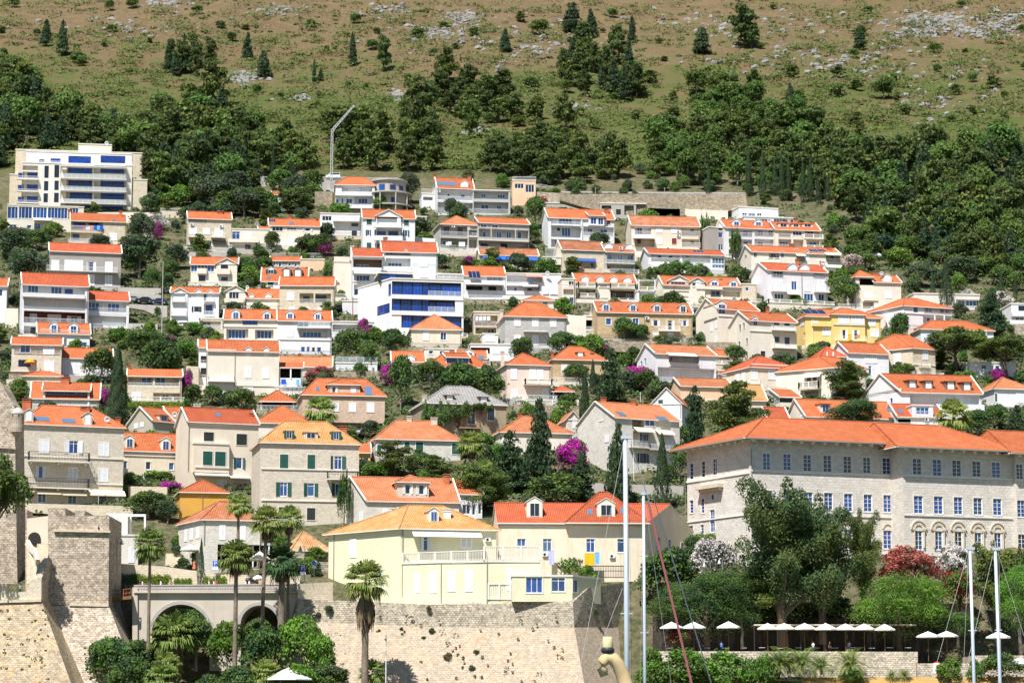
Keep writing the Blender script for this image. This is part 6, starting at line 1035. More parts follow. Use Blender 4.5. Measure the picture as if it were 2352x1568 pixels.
def cypress_quads(n, leaf, sd, fat=1):
 z = rng.random(n) ** .85; prof = (np.minimum(1, z / .14) ** .6) * (1 - z) ** .55 * (.55 + .45 * (1 - z)) * .52 * fat; an = rng.uniform(0, 2 * pi, n); wob = 1 + .16 * np.sin(an * 3 + z * 17 + sd) + .12 * np.sin(an * 5 - z * 31); r = prof * wob * rng.uniform(.82, 1.08, n)
 pos = np.stack([np.cos(an) * r, np.sin(an) * r, .03 + z * .97], 1); nr = np.stack([np.cos(an), np.sin(an), np.full(n, .35)], 1); return quads(pos, nr, leaf, .45, 1.6)
PROTO = {}
def proto(kind, var, mats, fine, split=None):
 """crown + trunk meshes, one metre tall and one metre wide"""
 key = (kind, var, mats, fine, split)
 if key in PROTO: return PROTO[key]
 n, leaf = {0: (2600, .055), 1: (5000, .038), 2: (15000, .021), 3: (42000, .0115)}[fine]; sd = var * 7 + hash_(kind)
 tr = MB()
 if kind == 'cypress':
  v = cypress_quads(int(n * 1.0), leaf * .75, sd); tr.tube([(0, 0, -.05), (0, 0, .4), (0, 0, .8)], [.05, .035, .01], 6)
 elif kind == 'slim':
  v = cypress_quads(int(n * 1.0), leaf * .6, sd, 1.0); tr.tube([(0, 0, -.05), (0, 0, .8)], [.06, .01], 6)
 else:
  L = lobes_for(kind, sd); v = lobes_quads(L, n, leaf, inner=.15 if kind != 'broad' else .1, jit=.85)
  if kind in ('bush', 'hedge', 'vine'):
   tr.tube([(0, 0, -.12), (.02, 0, .25), (0, 0, .5)], [.035, .025, .012], 5)
   for i in range(4): a = i * 1.6; tr.tube([(0, 0, .1), (cos(a) * .15, sin(a) * .15, .4)], [.016, .007], 4, cap=False)
  else:
   top = .9 if kind in ('pine', 'cone', 'scraggly', 'aleppo') else .62; b0 = random.Random(sd); pts = [(0, 0, -.06)]
   for i in range(1, 6): pts.append((b0.uniform(-.025, .025) * i / 2, b0.uniform(-.025, .025) * i / 2, top * i / 5))
   tr.tube(pts, [.038, .034, .029, .023, .016, .006], 7)
   for l_ in L[::2][:9]:
    zb = max(.12, l_[2] - .22); tr.tube([(pts[1][0], pts[1][1], zb), ((l_[0]) * .5, l_[1] * .5, (zb + l_[2]) / 2), (l_[0], l_[1], l_[2])], [.016, .011, .004], 5, cap=False)
 nq = len(v) // 4; mi = None
 if split:
  c = v.reshape(-1, 4, 3).mean(1); ns = np.array([mnoise.noise(tuple(p * 4 + var)) for p in c]) + rng.uniform(-.25, .25, nq); mi = (ns > split).astype(int)
 cr = mesh_from_quads('crown', v, mats, mi); tm = tr.mesh('trunk', ['greybark' if kind == 'broad' else 'bark'], True)
 PROTO[key] = (cr, tm); return PROTO[key]
def hash_(s): return sum(ord(c) * (i + 1) for i, c in enumerate(s)) % 97
CNT = [0]
def tree(name, kind, x, yb, h, w, mats, label, fine=0, group=None, Y=None, cat='tree', split=None, part='crown', sink=.3):
 g = land(x, yb) if Y is None else P(x, yb, Y); CNT[0] += 1
 cr, tm = proto(kind, CNT[0] % 3, mats, fine, split); k = g.y / F
 t = thing(name, label, cat, g - V((0, 0, sink)), group, rnd.uniform(0, 6.28) if kind not in ('hedge', 'vine') else 0); wm, hm = w * k * (.95 if kind not in ('hedge', 'vine') else 1), h * k + sink
 dpt = wm if kind not in ('hedge', 'vine') else max(1.5, min(3, hm * 1.2))
 for nm, me in ((part, cr), ('trunk' if kind not in ('vine', 'bush', 'hedge') else 'stem', tm)):
  o = link(nm, me, t); o.scale = (wm, dpt, hm)
 return t
def T(name, kind, mats, cat, fine, rows, split=None, group=None):
 for x, yb, h, w, lab in rows: tree(name, kind, x, yb, h, w, mats, lab, fine, cat=cat, split=split, group=group)
T('cypress', 'cypress', ('cypress',), 'tree', 2, [(268, 982, 196, 62, 'tallest dark cypress left of the low glazed stone terrace house')])
T('cypress', 'slim', ('cypress',), 'tree', 1, [(1344, 1016, 170, 40, 'slim pointed cypress in front of the big white stone house'), (1522, 1176, 184, 52, 'slim cypress just left of the seminary'), (1362, 905, 82, 24, 'cypress against the cedar beside the tan stone house'), (461, 1350, 114, 24, 'narrow cypress beside the cafe steps'), (2175, 716, 118, 46, 'broad dark cypress in front of the long flat white house'), (2143, 692, 70, 20, 'small bright cypress left of the flat white house'),
(2300, 672, 60, 18, 'thin cypress above the white oleander at the right'), (2333, 686, 52, 16, 'thin cypress nearest the right edge above the modern house'), (627, 438, 118, 20, 'column cypress beside the upper road wall'), (577, 430, 36, 12, 'short column cypress on the concrete parking wall'), (600, 470, 30, 10, 'tiny cypress beside the white gatehouse'), (1012, 1004, 60, 16, 'little cypress beside the slate-roofed villa')])
T('cedar', 'cone', ('cypress', 'darkgreen'), 'tree', 1, [(1402, 926, 138, 78, 'broad dark cedar between tan stone house and purple bougainvillea'), (1240, 1112, 205, 90, 'ragged dark conifer beside the large bougainvillea'), (1418, 1170, 212, 74, 'ragged dark conifer just left of the tall boat mast'), (1596, 1024, 150, 60, 'dark conifer against the white gable house'), (2278, 772, 116, 80, 'dark conifer left of the white modern house at the right edge'), (672, 436, 66, 44, 'dark conifer beside the crane on the upper road'), (1172, 1130, 150, 110, 'dense dark conifer in front of the salmon-roofed villa'), (1335, 1160, 130, 80, 'dark conifer under the large bougainvillea'), (2335, 998, 74, 60, 'dark conifer at the right edge above the seminary roof')], split=.0)
T('pine_tree', 'pine', ('pine', 'pinelight'), 'tree', 2, [(1692, 1030, 150, 160, 'round green pine just above the seminary roof'), (1945, 930, 94, 132, 'round pine in front of the orange pyramid roof house'), (905, 1100, 84, 110, 'bright pine below the grey white villa'), (1000, 1110, 62, 90, 'smaller bright pine beside the grey white villa'), (1090, 1180, 110, 120, 'pine behind the two small palms'), (1140, 1176, 100, 90, 'pine above the orange-red roofed cream building')], split=.05)
T('pine_tree', 'umbrella', ('pine', 'pinelight'), 'tree', 2, [(2195, 862, 124, 160, 'umbrella pine over the beige corner house'), (2310, 872, 112, 150, 'umbrella pine with a bare leaning trunk at the right edge')], split=.05)
T('pine_tree', 'broad', ('darkgreen', 'pine'), 'tree', 2, [(1963, 992, 76, 132, 'dense dark tree rising behind the seminary ridge')], split=.1)
T('garden_tree', 'broad', ('oakgreen', 'darkgreen'), 'tree', 1, [(1942, 716, 82, 80, 'magnolia left of the cream tower house'), (625, 578, 46, 42, 'round clipped tree in front of the solar tank house'), (746, 545, 36, 32, 'green tree right of the red towel rail'), (740, 590, 55, 50, 'leafy tree behind the purple shrub and red towels'), (920, 938, 120, 66, 'tall green tree right of the pink stone house'), (1060, 930, 100, 110, 'wide green tree above the slate-roofed villa'), (1120, 935, 90, 90, 'leafy tree right of the slate-roofed villa'), (990, 900, 70, 80, 'green tree left of the slate-roofed villa'), (370, 880, 100, 110, 'big green tree above the glazed stone terrace house'), (232, 880, 80, 90, 'dark green tree left of the tall cypress'),
(330, 820, 60, 100, 'green tree right of the white dormered house'), (550, 950, 60, 80, 'leafy tree below the panelled cream house'), (488, 930, 46, 60, 'bright tree at the corner of the panelled cream house'), (1230, 526, 76, 60, 'leafy green tree beside the narrow tan house'), (1220, 560, 50, 50, 'green tree beside the vine-hung white house'), (1435, 790, 62, 70, 'round tree in front of the tan stone house'), (1472, 790, 44, 50, 'smaller round tree in front of the tan stone house'), (906, 820, 66, 76, 'dark tree in front of the blue glass house'), (800, 840, 86, 80, 'green garden tree below the lilac wall'), (845, 852, 70, 60, 'green tree beside the white garden terrace'), (1325, 884, 50, 66, 'tree in front of the tan stone house porch'), (1485, 905, 56, 70, 'green tree right of the purple bougainvillea by the salmon-roofed house'),
(1280, 1170, 80, 160, 'broad leafy tree above the orange-red gabled dormer'), (1375, 1030, 66, 80, 'leafy tree left of the big white stone house'), (1560, 1110, 90, 50, 'leafy tree between slim cypress and seminary'), (340, 1190, 60, 110, 'dark leafy tree left of the ochre house'), (1290, 820, 60, 70, 'green tree beside the tan stone house roof'), (1200, 830, 56, 70, 'shrubby tree behind the pink villa'), (350, 670, 52, 50, 'bright round tree by the concrete carport'), (392, 640, 44, 40, 'small tree beside the lamp post in the left'), (560, 650, 58, 60, 'leafy tree left of the dark dormered house'), (2068, 790, 70, 56, 'pale feathery tree in front of the white veranda villa'), (1688, 838, 46, 54, 'tree left of the dark-windowed cream house'), (2245, 1010, 70, 90, 'green tree right of the fan palm behind the seminary'), (2290, 985, 56, 60, 'leafy tree behind the seminary at the right')], split=.05)
T('olive_tree', 'broad', ('olive', 'darkgreen'), 'tree', 1, [(70, 660, 90, 120, 'large olive tree left of the grey rendered house'), (30, 600, 80, 90, 'olive tree at the left edge below the glazed pavilion'), (320, 640, 100, 120, 'big dark olive tree right of the grey rendered house'), (325, 570, 84, 74, 'green olive beside the stone house with towels'), (405, 620, 60, 60, 'dark olive below the purple bougainvillea'), (420, 455, 70, 80, 'grey-green olive above the white oleander'), (490, 480, 80, 90, 'olive tree right of the apartment block wood'), (560, 500, 70, 90, 'olive tree above the stone house with the black awning'), (680, 478, 76, 70, 'olive tree by the white gatehouse'), (540, 452, 60, 80, 'olive tree below the concrete parking wall'), (455, 520, 60, 50, 'olive tree left of the low linking house'), (940, 470, 76, 56, 'grey olive tree right of the round-fronted house'), (1040, 500, 46, 50, 'small olive in front of the top white house'), (40, 720, 50, 50, 'dark olive left of the large white house'), (1110, 1080, 60, 60, 'grey shrub beside the curved palm'), (230, 580, 40, 60, 'grey olive left of the stone house with towels'), (2110, 660, 56, 70, 'grey-green olive left of the broad cypress'), (2210, 650, 60, 90, 'olive grove tree above the flat white house'), (385, 1200, 50, 60, 'grey olive by the ochre house')], split=.1)
T('shrub', 'bush', ('oakgreen', 'bright'), 'shrub', 0, [(120, 545, 36, 50, 'green shrub in front of the glazed pavilion'), (60, 550, 26, 60, 'low shrub below the glazed pavilion'), (270, 785, 36, 50, 'green shrub right of the white annex'), (300, 800, 30, 60, 'green shrub below the white annex'), (430, 820, 40, 60, 'shrub left of the tall cream house roof'), (450, 770, 34, 44, 'shrub below the twin white pavilions'), (400, 770, 36, 40, 'shrub under the white garden umbrella'), (700, 600, 22, 26, 'small shrub on the peach wall'), (672, 586, 22, 24, 'round shrub under the red towels'), (975, 556, 24, 46, 'green bush right of the green-shuttered house'), (1040, 580, 22, 40, 'green bush below the grey stone house laundry'), (1120, 620, 30, 60, 'bush left of the blue awnings'), (860, 790, 40, 50, 'bush below the lilac laundry terrace'), (780, 690, 24, 30, 'bush beside the lilac garage wall'), (1500, 620, 30, 40, 'bush left of the striped white awnings'), (1335, 810, 40, 60, 'bush below the cream retaining wall'), (1610, 700, 24, 30, 'vine bush beside the lilac house'), (1690, 760, 40, 40, 'bush beside the butter yellow house'), (1830, 704, 26, 60, 'shrub right of the lilac house pergola'), (1870, 820, 30, 50, 'palm-like shrub below the yellow house'),
(1955, 845, 24, 46, 'round bush in front of the white porch house'), (2080, 868, 34, 56, 'round bush below the beige corner house'), (40, 906, 36, 56, 'green bush left of the blue glass dormer'), (360, 1100, 20, 70, 'climbing green shrub above the cream terrace'), (300, 1108, 24, 36, 'green shrub by the terrace of the dormered cream house'), (720, 1290, 34, 60, 'green hedge-like shrub right of the no stopping sign'), (1310, 1330, 56, 80, 'flowering green shrub above the corner hut'), (1350, 1342, 44, 50, 'shrub at the end of the corner hut'), (870, 1100, 40, 80, 'leafy shrub below the white villa teal shutters'), (1620, 1262, 40, 60, 'green shrub at the foot of the seminary end wall'), (2040, 1010, 30, 40, 'small bush behind the seminary ridge'), (1250, 740, 16, 30, 'bush below the striped terraces'), (480, 775, 24, 40, 'bush on the corner below the twin pavilions'), (1170, 800, 26, 36, 'bush right of the white shutter row'), (1020, 850, 30, 50, 'bush in front of the black glass attic'), (1150, 900, 50, 40, 'bush left of the pink villa'), (1210, 970, 44, 50, 'bush below the pink villa balustrade'), (1290, 960, 40, 60, 'dry bush under the pink villa balustrade'), (1110, 1030, 40, 50, 'bush at the right of the grey white villa'), (960, 1060, 30, 50, 'shrub at the foot of the grey white villa')], split=.1)
T('bougainvillea', 'bush', ('oakgreen', 'magenta'), 'shrub', 1, [(361, 552, 44, 32, 'purple bougainvillea under the white oleander by the apartment block'), (745, 588, 40, 44, 'purple spiky bougainvillea right of the red towels'), (837, 780, 50, 36, 'purple bougainvillea on the flat terrace building'), (430, 915, 70, 26, 'purple bougainvillea right of the glazed stone terrace house'), (240, 935, 46, 30, 'dull purple bougainvillea left of the tall cypress foot'), (1235, 908, 52, 44, 'bougainvillea climbing the pink villa'), (1195, 912, 30, 24, 'mauve bougainvillea left of the pink villa wall'), (1470, 898, 64, 66, 'large purple bougainvillea left of the salmon-roofed white house'), (1386, 816, 28, 34, 'purple bougainvillea above the cedar'), (1318, 1088, 84, 82, 'large magenta bougainvillea beside the ragged conifer'), (1162, 422, 12, 22, 'purple bougainvillea left of the narrow tan house'), (1076, 614, 26, 36, 'dark pink bougainvillea by the blue awnings'), (395, 1128, 24, 60, 'pink bougainvillea on the terrace below the cream dormer house'), (448, 1112, 26, 40, 'pink bougainvillea above the ochre house'), (900, 886, 50, 60, 'purple bougainvillea left of the green tree by the pink stone house'), (2295, 880, 34, 40, 'purple bougainvillea under the umbrella pine at the right'), (1190, 812, 24, 50, 'purple bougainvillea behind the pink villa roof'), (390, 788, 16, 34, 'pink bougainvillea beside the tall cream house'), (285, 1322, 24, 60, 'pink bougainvillea by the fortress tower')], split=-.22)
T('oleander', 'bush', ('olive', 'whiteflower'), 'shrub', 1, [(357, 530, 44, 60, 'large round white oleander right of the apartment block'), (2300, 705, 36, 60, 'white oleander beside the thin cypresses'), (2220, 685, 20, 40, 'white oleander on the roof of the flat white house')], split=-.1)
T('oleander', 'bush', ('olive', 'pinkflower'), 'shrub', 1, [(1960, 624, 44, 48, 'pale pink oleander right of the cream terraced house')], split=-.15)
T('flame_tree', 'bush', ('darkgreen', 'redflower'), 'shrub', 1, [(733, 878, 38, 70, 'dark red bush above the pink stone house')], split=-.2)
T('vine', 'vine', ('oakgreen', 'bright'), 'vine', 0, [(1128, 466, 14, 90, 'grape vine along the grey flat-roofed balcony'), (1375, 553, 18, 80, 'grape vine under the white gabled house, right part'), (1297, 556, 26, 60, 'grape vine under the white gabled house, left part'), (1255, 448, 14, 64, 'vine pergola beside the narrow tan house'), (1290, 490, 12, 50, 'vine on the gabled white house roof edge'), (1620, 576, 80, 22, 'creeper up the side of the long terracotta house'), (1460, 560, 40, 24, 'creeper on the left corner of the long terracotta house'), (1785, 706, 14, 60, 'vine pergola below the pale lilac house'), (1690, 688, 14, 90, 'vine along the terrace by the front gable house'), (1100, 615, 18, 80, 'vine on the white pergola under blue awnings'), (325, 1094, 20, 80, 'vine arbour in front of the cream dormer house'), (1015, 992, 18, 60, 'hanging vine on the pillars right of the pink stone house'), (1210, 632, 12, 60, 'vine above the white three-terrace house'), (1560, 640, 36, 110, 'thick vine hedge below the striped awnings'), (1515, 645, 30, 60, 'vine hedge left of the front gable house'), (1900, 930, 16, 60, 'vine on the white dormer house pergola'), (2240, 915, 22, 60, 'vine at the right of the four-dormer house'), (720, 1284, 22, 90, 'vine arbour between the cafe and the green-yellow house'), (660, 1262, 26, 60, 'green vine behind the patchwork tiled outhouse'), (500, 1262, 40, 34, 'climbing vine on the corner of the cafe house'), (1690, 600, 70, 24, 'creeper on the long terraced house'), (1345, 690, 20, 60, 'vine on the stair terrace of the arched dormer house')])
tree('ivy', 'vine', 790, 1210, 110, 30, ('darkgreen', 'oakgreen'), 'ivy up the left side of the grey attic house', 1, cat='ivy', split=.1, Y=land(790, 1210).y - 1.6)
YV = land(1069, 1002).y
for x, yb, h, w, dy, lab in [(1000, 1000, 72, 62, -2.4, 'dense ivy covering the left of the slate-roofed villa'), (1050, 975, 46, 66, -1.2, 'ivy around the rusty balcony of the slate-roofed villa'), (1105, 950, 22, 56, -.1, 'ivy hanging under the slate eaves on the right')]: tree('ivy', 'vine', x, yb, h, w, ('oakgreen', 'darkgreen'), lab, 1, Y=YV + dy, cat='ivy', split=.1, sink=0)
T('hedge', 'hedge', ('hedge', 'oakgreen'), 'hedge', 1, [(354, 1348, 30, 76, 'bright yellow-green hedge in front of the white van'), (420, 1348, 22, 40, 'small bright hedge below the black car'), (362, 940, 18, 130, 'clipped hedge below the glazed stone terrace house'), (495, 1348, 26, 50, 'dark green hedge below the parking sign')], split=.0)
T('hedge', 'hedge', ('darkgreen', 'oakgreen'), 'hedge', 1, [(283, 1352, 36, 70, 'dark hedge left of the yellow-green hedge')], split=.0)
def big(name, kind, mats, label, x, yb, h, w, Y, split=.05, fine=2, cat='tree'): return tree(name, kind, x, yb, h, w, mats, label, fine, Y=Y, cat=cat, split=split)
big('pine_tree', 'aleppo', ('pine', 'darkgreen'), 'large spreading pine in front of the seminary windows', 1800, 1460, 350, 330, 404, fine=3); big('pine_tree', 'aleppo', ('pine', 'darkgreen'), 'tall pine just right of the large spreading pine', 1890, 1455, 310, 270, 405, fine=3); big('pine_tree', 'aleppo', ('pine', 'pinelight'), 'narrow pine right of the large spreading pine', 1982, 1400, 225, 130, 408, fine=3); big('pine_tree', 'umbrella', ('pine', 'pinelight'), 'half pine at the left edge below the sentry turret', -22, 1330, 310, 170, 394)
big('broadleaf_tree', 'broad', ('oakgreen', 'darkgreen'), 'dark tree on the bank between cream building and seminary', 1540, 1400, 140, 150, 416, .05, 1); big('shrub', 'bush', ('oakgreen', 'darkgreen'), 'green shrub at the corner of the shaded side wall', 1600, 1290, 60, 60, 421, .05, 1, 'shrub'); big('pine_tree', 'pine', ('pine', 'pinelight'), 'low pine left of the large spreading pine', 1740, 1430, 130, 140, 406); big('pine_tree', 'aleppo', ('pine', 'pinelight'), 'pine behind the two right boat masts', 2290, 1440, 190, 170, 410); big('pine_tree', 'aleppo', ('pine', 'pinelight'), 'pine at the right edge behind the masts', 2350, 1420, 160, 120, 414)
big('broadleaf_tree', 'bush', ('bright', 'oakgreen'), 'dense bright green tree above the right umbrellas', 2066, 1470, 160, 215, 403, .12, fine=3); big('broadleaf_tree', 'broad', ('bright', 'oakgreen'), 'bright tree cut by the right edge', 2345, 1490, 190, 130, 400, .12, fine=3)
big('broadleaf_tree', 'bush', ('oakgreen', 'darkgreen'), 'wide dark green tree above the leftmost umbrellas', 1625, 1460, 150, 240, 406, fine=3); big('broadleaf_tree', 'broad', ('oakgreen', 'darkgreen'), 'dark tree between the bastion and the leftmost umbrellas', 1545, 1490, 150, 120, 409, fine=3); big('broadleaf_tree', 'broad', ('oakgreen', 'darkgreen'), 'dark tree joining the umbrella row to the pine', 1705, 1478, 120, 110, 406); big('broadleaf_tree', 'broad', ('oakgreen', 'darkgreen'), 'dark green tree behind the pair of grey-white umbrellas', 2200, 1478, 70, 110, 404)
big('oleander', 'bush', ('olive', 'whiteflower'), 'large white oleander left of the seminary pine', 1640, 1330, 100, 104, 414, -.15, 1, 'shrub'); big('oleander', 'bush', ('olive', 'whiteflower'), 'white oleander right of the dark pink bush', 2185, 1340, 92, 90, 412, -.15, 1, 'shrub'); big('oleander', 'bush', ('olive', 'redflower'), 'dark pink bush in front of the seminary arches', 2096, 1350, 96, 148, 411, -.3, 1, 'shrub'); big('flowering_bush', 'bush', ('oakgreen', 'scarlet'), 'green bush with red flowers left of the boat masts', 2205, 1392, 88, 90, 409, .1, 1, 'shrub')
for x, yb, h, w, lab, mt in [(1560, 1600, 110, 150, 'green shrub below the first umbrellas', 0), (1660, 1600, 105, 140, 'green shrub under the middle umbrellas behind the red rope', 0), (1745, 1590, 90, 90, 'green shrub left of the low date palms', 0), (1500, 1600, 110, 80, 'green shrub right of the white boat mast', 0), (2183, 1572, 62, 64, 'round shrub left of the right boat masts', 0), (1960, 1572, 40, 50, 'low shrub beside the bright date palm', 0), (1690, 1440, 60, 110, 'dark bush on the bank left under the large pine', 1), (1770, 1436, 56, 120, 'dark bush on the bank right under the large pine', 1), (1850, 1436, 60, 110, 'dark bush behind the pale canopy, left', 1), (1930, 1436, 66, 120, 'dark bush behind the pale canopy, middle', 1), (2010, 1436, 60, 100, 'dark bush behind the pale canopy, right', 1), (2140, 1440, 50, 90, 'dark bush right of the dense bright green tree', 1), (2300, 1552, 52, 110, 'clipped dark hedge bush between the masts', 1), (1560, 1490, 50, 60, 'reddish shrub at the left end of the umbrellas', 2), (1815, 1566, 14, 60, 'low grey shrub on the dry grass', 3), (2240, 1565, 50, 40, 'shrub between the boat masts', 0)]:
 big('shrub', 'bush', [('oakgreen', 'bright'), ('oakgreen', 'darkgreen'), ('oakgreen', 'redflower'), ('olive', 'darkgreen')][mt], lab, x, yb, h, w, 389 if yb > 1500 else 398 if yb > 1450 else 412, .1, 1, 'shrub')
for x, yb, h, w, lab, mt, Y in [(250, 1600, 130, 130, 'dark leafy tree below the fortress tower', 0, 397), (320, 1560, 90, 100, 'green tree at the foot of the bridge pier', 0, 402), (300, 1620, 110, 120, 'green tree at the bottom left in front of the tower foot', 0, 392), (450, 1530, 110, 100, 'tree in front of the large bridge arch', 0, 404), (520, 1560, 130, 90, 'light green tree with airy leaves between the arches', 1, 402), (600, 1580, 140, 110, 'tree below the small bridge arch', 0, 399), (690, 1580, 160, 120, 'bright tree against the left of the bastion', 1, 398), (735, 1590, 130, 80, 'green bush tree climbing the bastion foot', 1, 396), (650, 1530, 90, 90, 'dark tree behind the pair of palm trunks', 0, 403), (760, 1610, 80, 110, 'low shrub at the bastion foot right of the big umbrella', 2, 393), (555, 1640, 110, 120, 'dark shrub behind the sun loungers', 0, 391), (480, 1640, 90, 90, 'dark green garden bush at the bottom left of the palms', 0, 391), (690, 1640, 110, 120, 'green garden bush behind the large white umbrella', 1, 392), (420, 1480, 80, 120, 'leafy tree filling the lower part of the large arch', 0, 407), (590, 1480, 60, 70, 'leafy tree inside the small arch', 0, 407)]:
 big('broadleaf_tree', 'broad', [('oakgreen', 'darkgreen'), ('bright', 'oakgreen'), ('olive', 'oakgreen')][mt], lab, x, yb, h, w, Y, .05, 1)
def palm_meshes(kind, sd):
 r = random.Random(sd); V_, S_ = [], []
 def blade(a, c, wd, out):
  a, c = np.array(a), np.array(c); d = c - a; sd_ = np.cross(d, (0, 0, 1.)); nn = np.linalg.norm(sd_); sd_ = sd_ / nn if nn > 1e-6 else np.array((1., 0, 0)); m_ = a + d * .55 + np.array((0, 0, .02)); out.extend([a - sd_ * wd * .35, m_ - sd_ * wd * .5, c, m_ + sd_ * wd * .5])
 if kind == 'fan':
  for i in range(62):
   an = i * 2.399 + r.uniform(-.2, .2); el = 1.35 - 2.0 * (i / 61.) ** .9 + r.uniform(-.25, .25); st = .42 * r.uniform(.85, 1.1); d = np.array((cos(an) * cos(el), sin(an) * cos(el), sin(el))); c = d * st
   blade((0, 0, 0), c, .025, V_); side = np.cross(d, (0, 0, 1.)); side /= np.linalg.norm(side) + 1e-9; up = np.cross(side, d)
   for j in range(15):
    f = -1.3 + 2.6 * j / 14 + r.uniform(-.06, .06); L_ = (.60 - .13 * abs(f)) * r.uniform(.7, 1.12); e = c + (d * cos(f) + side * sin(f)) * L_ * .62; e2 = e + np.array((0, 0, -1)) * L_ * .28 * (1.1 - .3 * sin(el)) + d * L_ * .22
    sd2 = np.cross(e - c, up); sd2 = sd2 / (np.linalg.norm(sd2) + 1e-9) * .027; V_.extend([c, e - sd2, e2, e + sd2])
  for i in range(60):
   an = r.uniform(0, 6.28); ln = r.uniform(.5, 1.05); q0 = np.array((cos(an) * .1, sin(an) * .1, -.12)); q1 = np.array((cos(an) * r.uniform(.22, .42), sin(an) * r.uniform(.22, .42), -.2 - ln * .55)); q2 = q1 * (.8, .8, 1) + (0, 0, -.3 * ln); sd_ = np.array((-sin(an), cos(an), 0)) * .10; S_.extend([q0 - sd_ * .4, q1 - sd_, q2, q1 + sd_]); S_.extend([q0 + sd_ * .2, q1 + sd_ * .6 + (0, 0, -.1), q2 + sd_ * 1.3 + (0, 0, -.12), q1 - sd_ * .4])
 else:
  for i in range(38):
   an = i * 2.399; el = 1.4 - 1.5 * (i / 37.); pts = []; L_ = r.uniform(.9, 1.15)
   for j in range(9): t_ = j / 8; e_ = el - 1.15 * t_ ** 1.4; pts.append((pts[-1] + np.array((cos(an) * cos(e_), sin(an) * cos(e_), sin(e_))) * L_ / 8) if pts else np.zeros(3))
   for j in range(8):
    a, c = pts[j], pts[j + 1]; blade(a, c, .03, V_); d = (c - a) / (np.linalg.norm(c - a) + 1e-9); sd_ = np.cross(d, (0, 0, 1.)); sd_ /= np.linalg.norm(sd_) + 1e-9
    for sg in (-1, 1):
     for kk in (.2, .7): o_ = a + (c - a) * kk; tip = o_ + (sd_ * sg + d * .8) * .24 * (1 - .5 * abs(j / 8 - .4)) + np.array((0, 0, -.05)); w_ = d * .022; V_.extend([o_ - w_, (o_ + tip) / 2 - w_, tip, (o_ + tip) / 2 + w_])
 return np.array(V_), np.array(S_) if S_ else None
PALM = {}
def palm(label, x, yc, r, yb, Y, tw=.24, skirt=1, kind='fan', lean=0, skl=1., dark=False):
 """crown centre at picture (x, yc), crown radius r in picture units, foot at yb"""
 kk = Y / F; top = P(x, yc, Y); zf = P(x, yb, Y).z; lx = lean * kk; t = thing('palm_tree', label, 'palm tree', V((top.x + lx, Y, zf)))
 sd = int(x) % 3; key = (kind, sd, dark)
 if key not in PALM:
  v, s_ = palm_meshes(kind, sd); PALM[key] = (mesh_from_quads('fronds', v, ['darkgreen' if dark else 'palmgreen']), mesh_from_quads('skirt', s_, ['deadfrond']) if s_ is not None else None)
 rz = rnd.uniform(0, 6.28); H_ = top.z - zf; b = MB(); n = 10
 b.tube([(-lx * (i / n) ** 2, 0, H_ * i / n) for i in range(n + 1)], [tw * (1.25 - .35 * i / n) * (1 + .08 * (i % 2)) for i in range(n + 1)], 8); b.build('trunk', ['palmbark'], t, smooth=True)
 o = link('fronds', PALM[key][0], t, (-lx, 0, H_), rz); o.scale = (r * kk * 1.45,) * 3
 if skirt and PALM[key][1]: o = link('skirt', PALM[key][1], t, (-lx, 0, H_ - .1), rz); o.scale = (r * kk * skirt * 1.25, r * kk * skirt * 1.25, r * kk * skl)
palm('tall fan palm in front of the large bridge arch', 345, 1250, 37, 1510, 400, .22, .6); palm('fan palm behind the pale stone corner house front', 548, 1160, 27, 1256, 416, .2, .6); palm('tall fan palm in the middle of the bridge, near', 543, 1280, 40, 1590, 397, .3, .7); palm('leaning tall fan palm left of the pair by the small arch', 613, 1200, 38, 1520, 402, .26, .7, lean=-8)
palm('fan palm with a round crown right of the leaning palm', 664, 1195, 33, 1480, 408, .22, .6); palm('dark thick-trunked fan palm beside the small arch', 648, 1296, 40, 1500, 404, .48, .8, dark=True); palm('thick fan palm with a long skirt of dead fronds before the bastion', 840, 1335, 47, 1600, 393, .44, 1.0, skl=2.3)
palm('fan palm in front of the pink stone house', 737, 946, 36, 992, 507, .25, .5); palm('fan palm with a curved trunk right of the grey white villa', 1082, 1022, 32, 1150, 470, .2, .6, lean=-28); palm('small fan palm right of the curved palm', 1110, 1082, 27, 1172, 460, .2, .6); palm('fan palm above the seminary roof', 2190, 955, 38, 1000, 462, .3, .7)
palm('bushy fan palm with brown skirt under the large arch', 400, 1462, 54, 1600, 400, .4, .9, skl=1.5); palm('low fan palm at the bottom left of the garden', 372, 1560, 40, 1610, 390, .3, 0); palm('low fan palm behind the skirted palm', 856, 1545, 30, 1610, 396, .3, 0); palm('low fan palm left of the large white umbrella', 610, 1548, 34, 1620, 391, .3, 0); palm('small fan palm in front of the brown-skirted palm', 385, 1528, 30, 1600, 393, .3, 0)
for x, yc, r, yb, lab in [(1790, 1522, 34, 1548, 'low date palm left of three on the terrace wall'), (1842, 1522, 34, 1548, 'low date palm in the middle of the terrace wall row'), (1812, 1528, 26, 1548, 'small date palm squeezed between two others'), (1886, 1530, 26, 1548, 'small pale date palm right of the low row'), (1952, 1526, 34, 1556, 'bright green date palm standing alone below the wall'), (2048, 1552, 13, 1560, 'tiny sago palm left on the dry grass'), (2077, 1550, 14, 1560, 'tiny sago palm right on the dry grass'), (1872, 808, 12, 836, 'small palm below the yellow house')]: palm(lab, x, yc, r, yb, 390 if yb > 1500 else land(x, yb).y, .2, 0, 'date')
def inside(poly, x, y):
 c = False
 for i in range(len(poly)):
  (x0, y0), (x1, y1) = poly[i - 1], poly[i]
  if (y0 > y) != (y1 > y) and x < (x1 - x0) * (y - y0) / (y1 - y0) + x0: c = not c
 return c
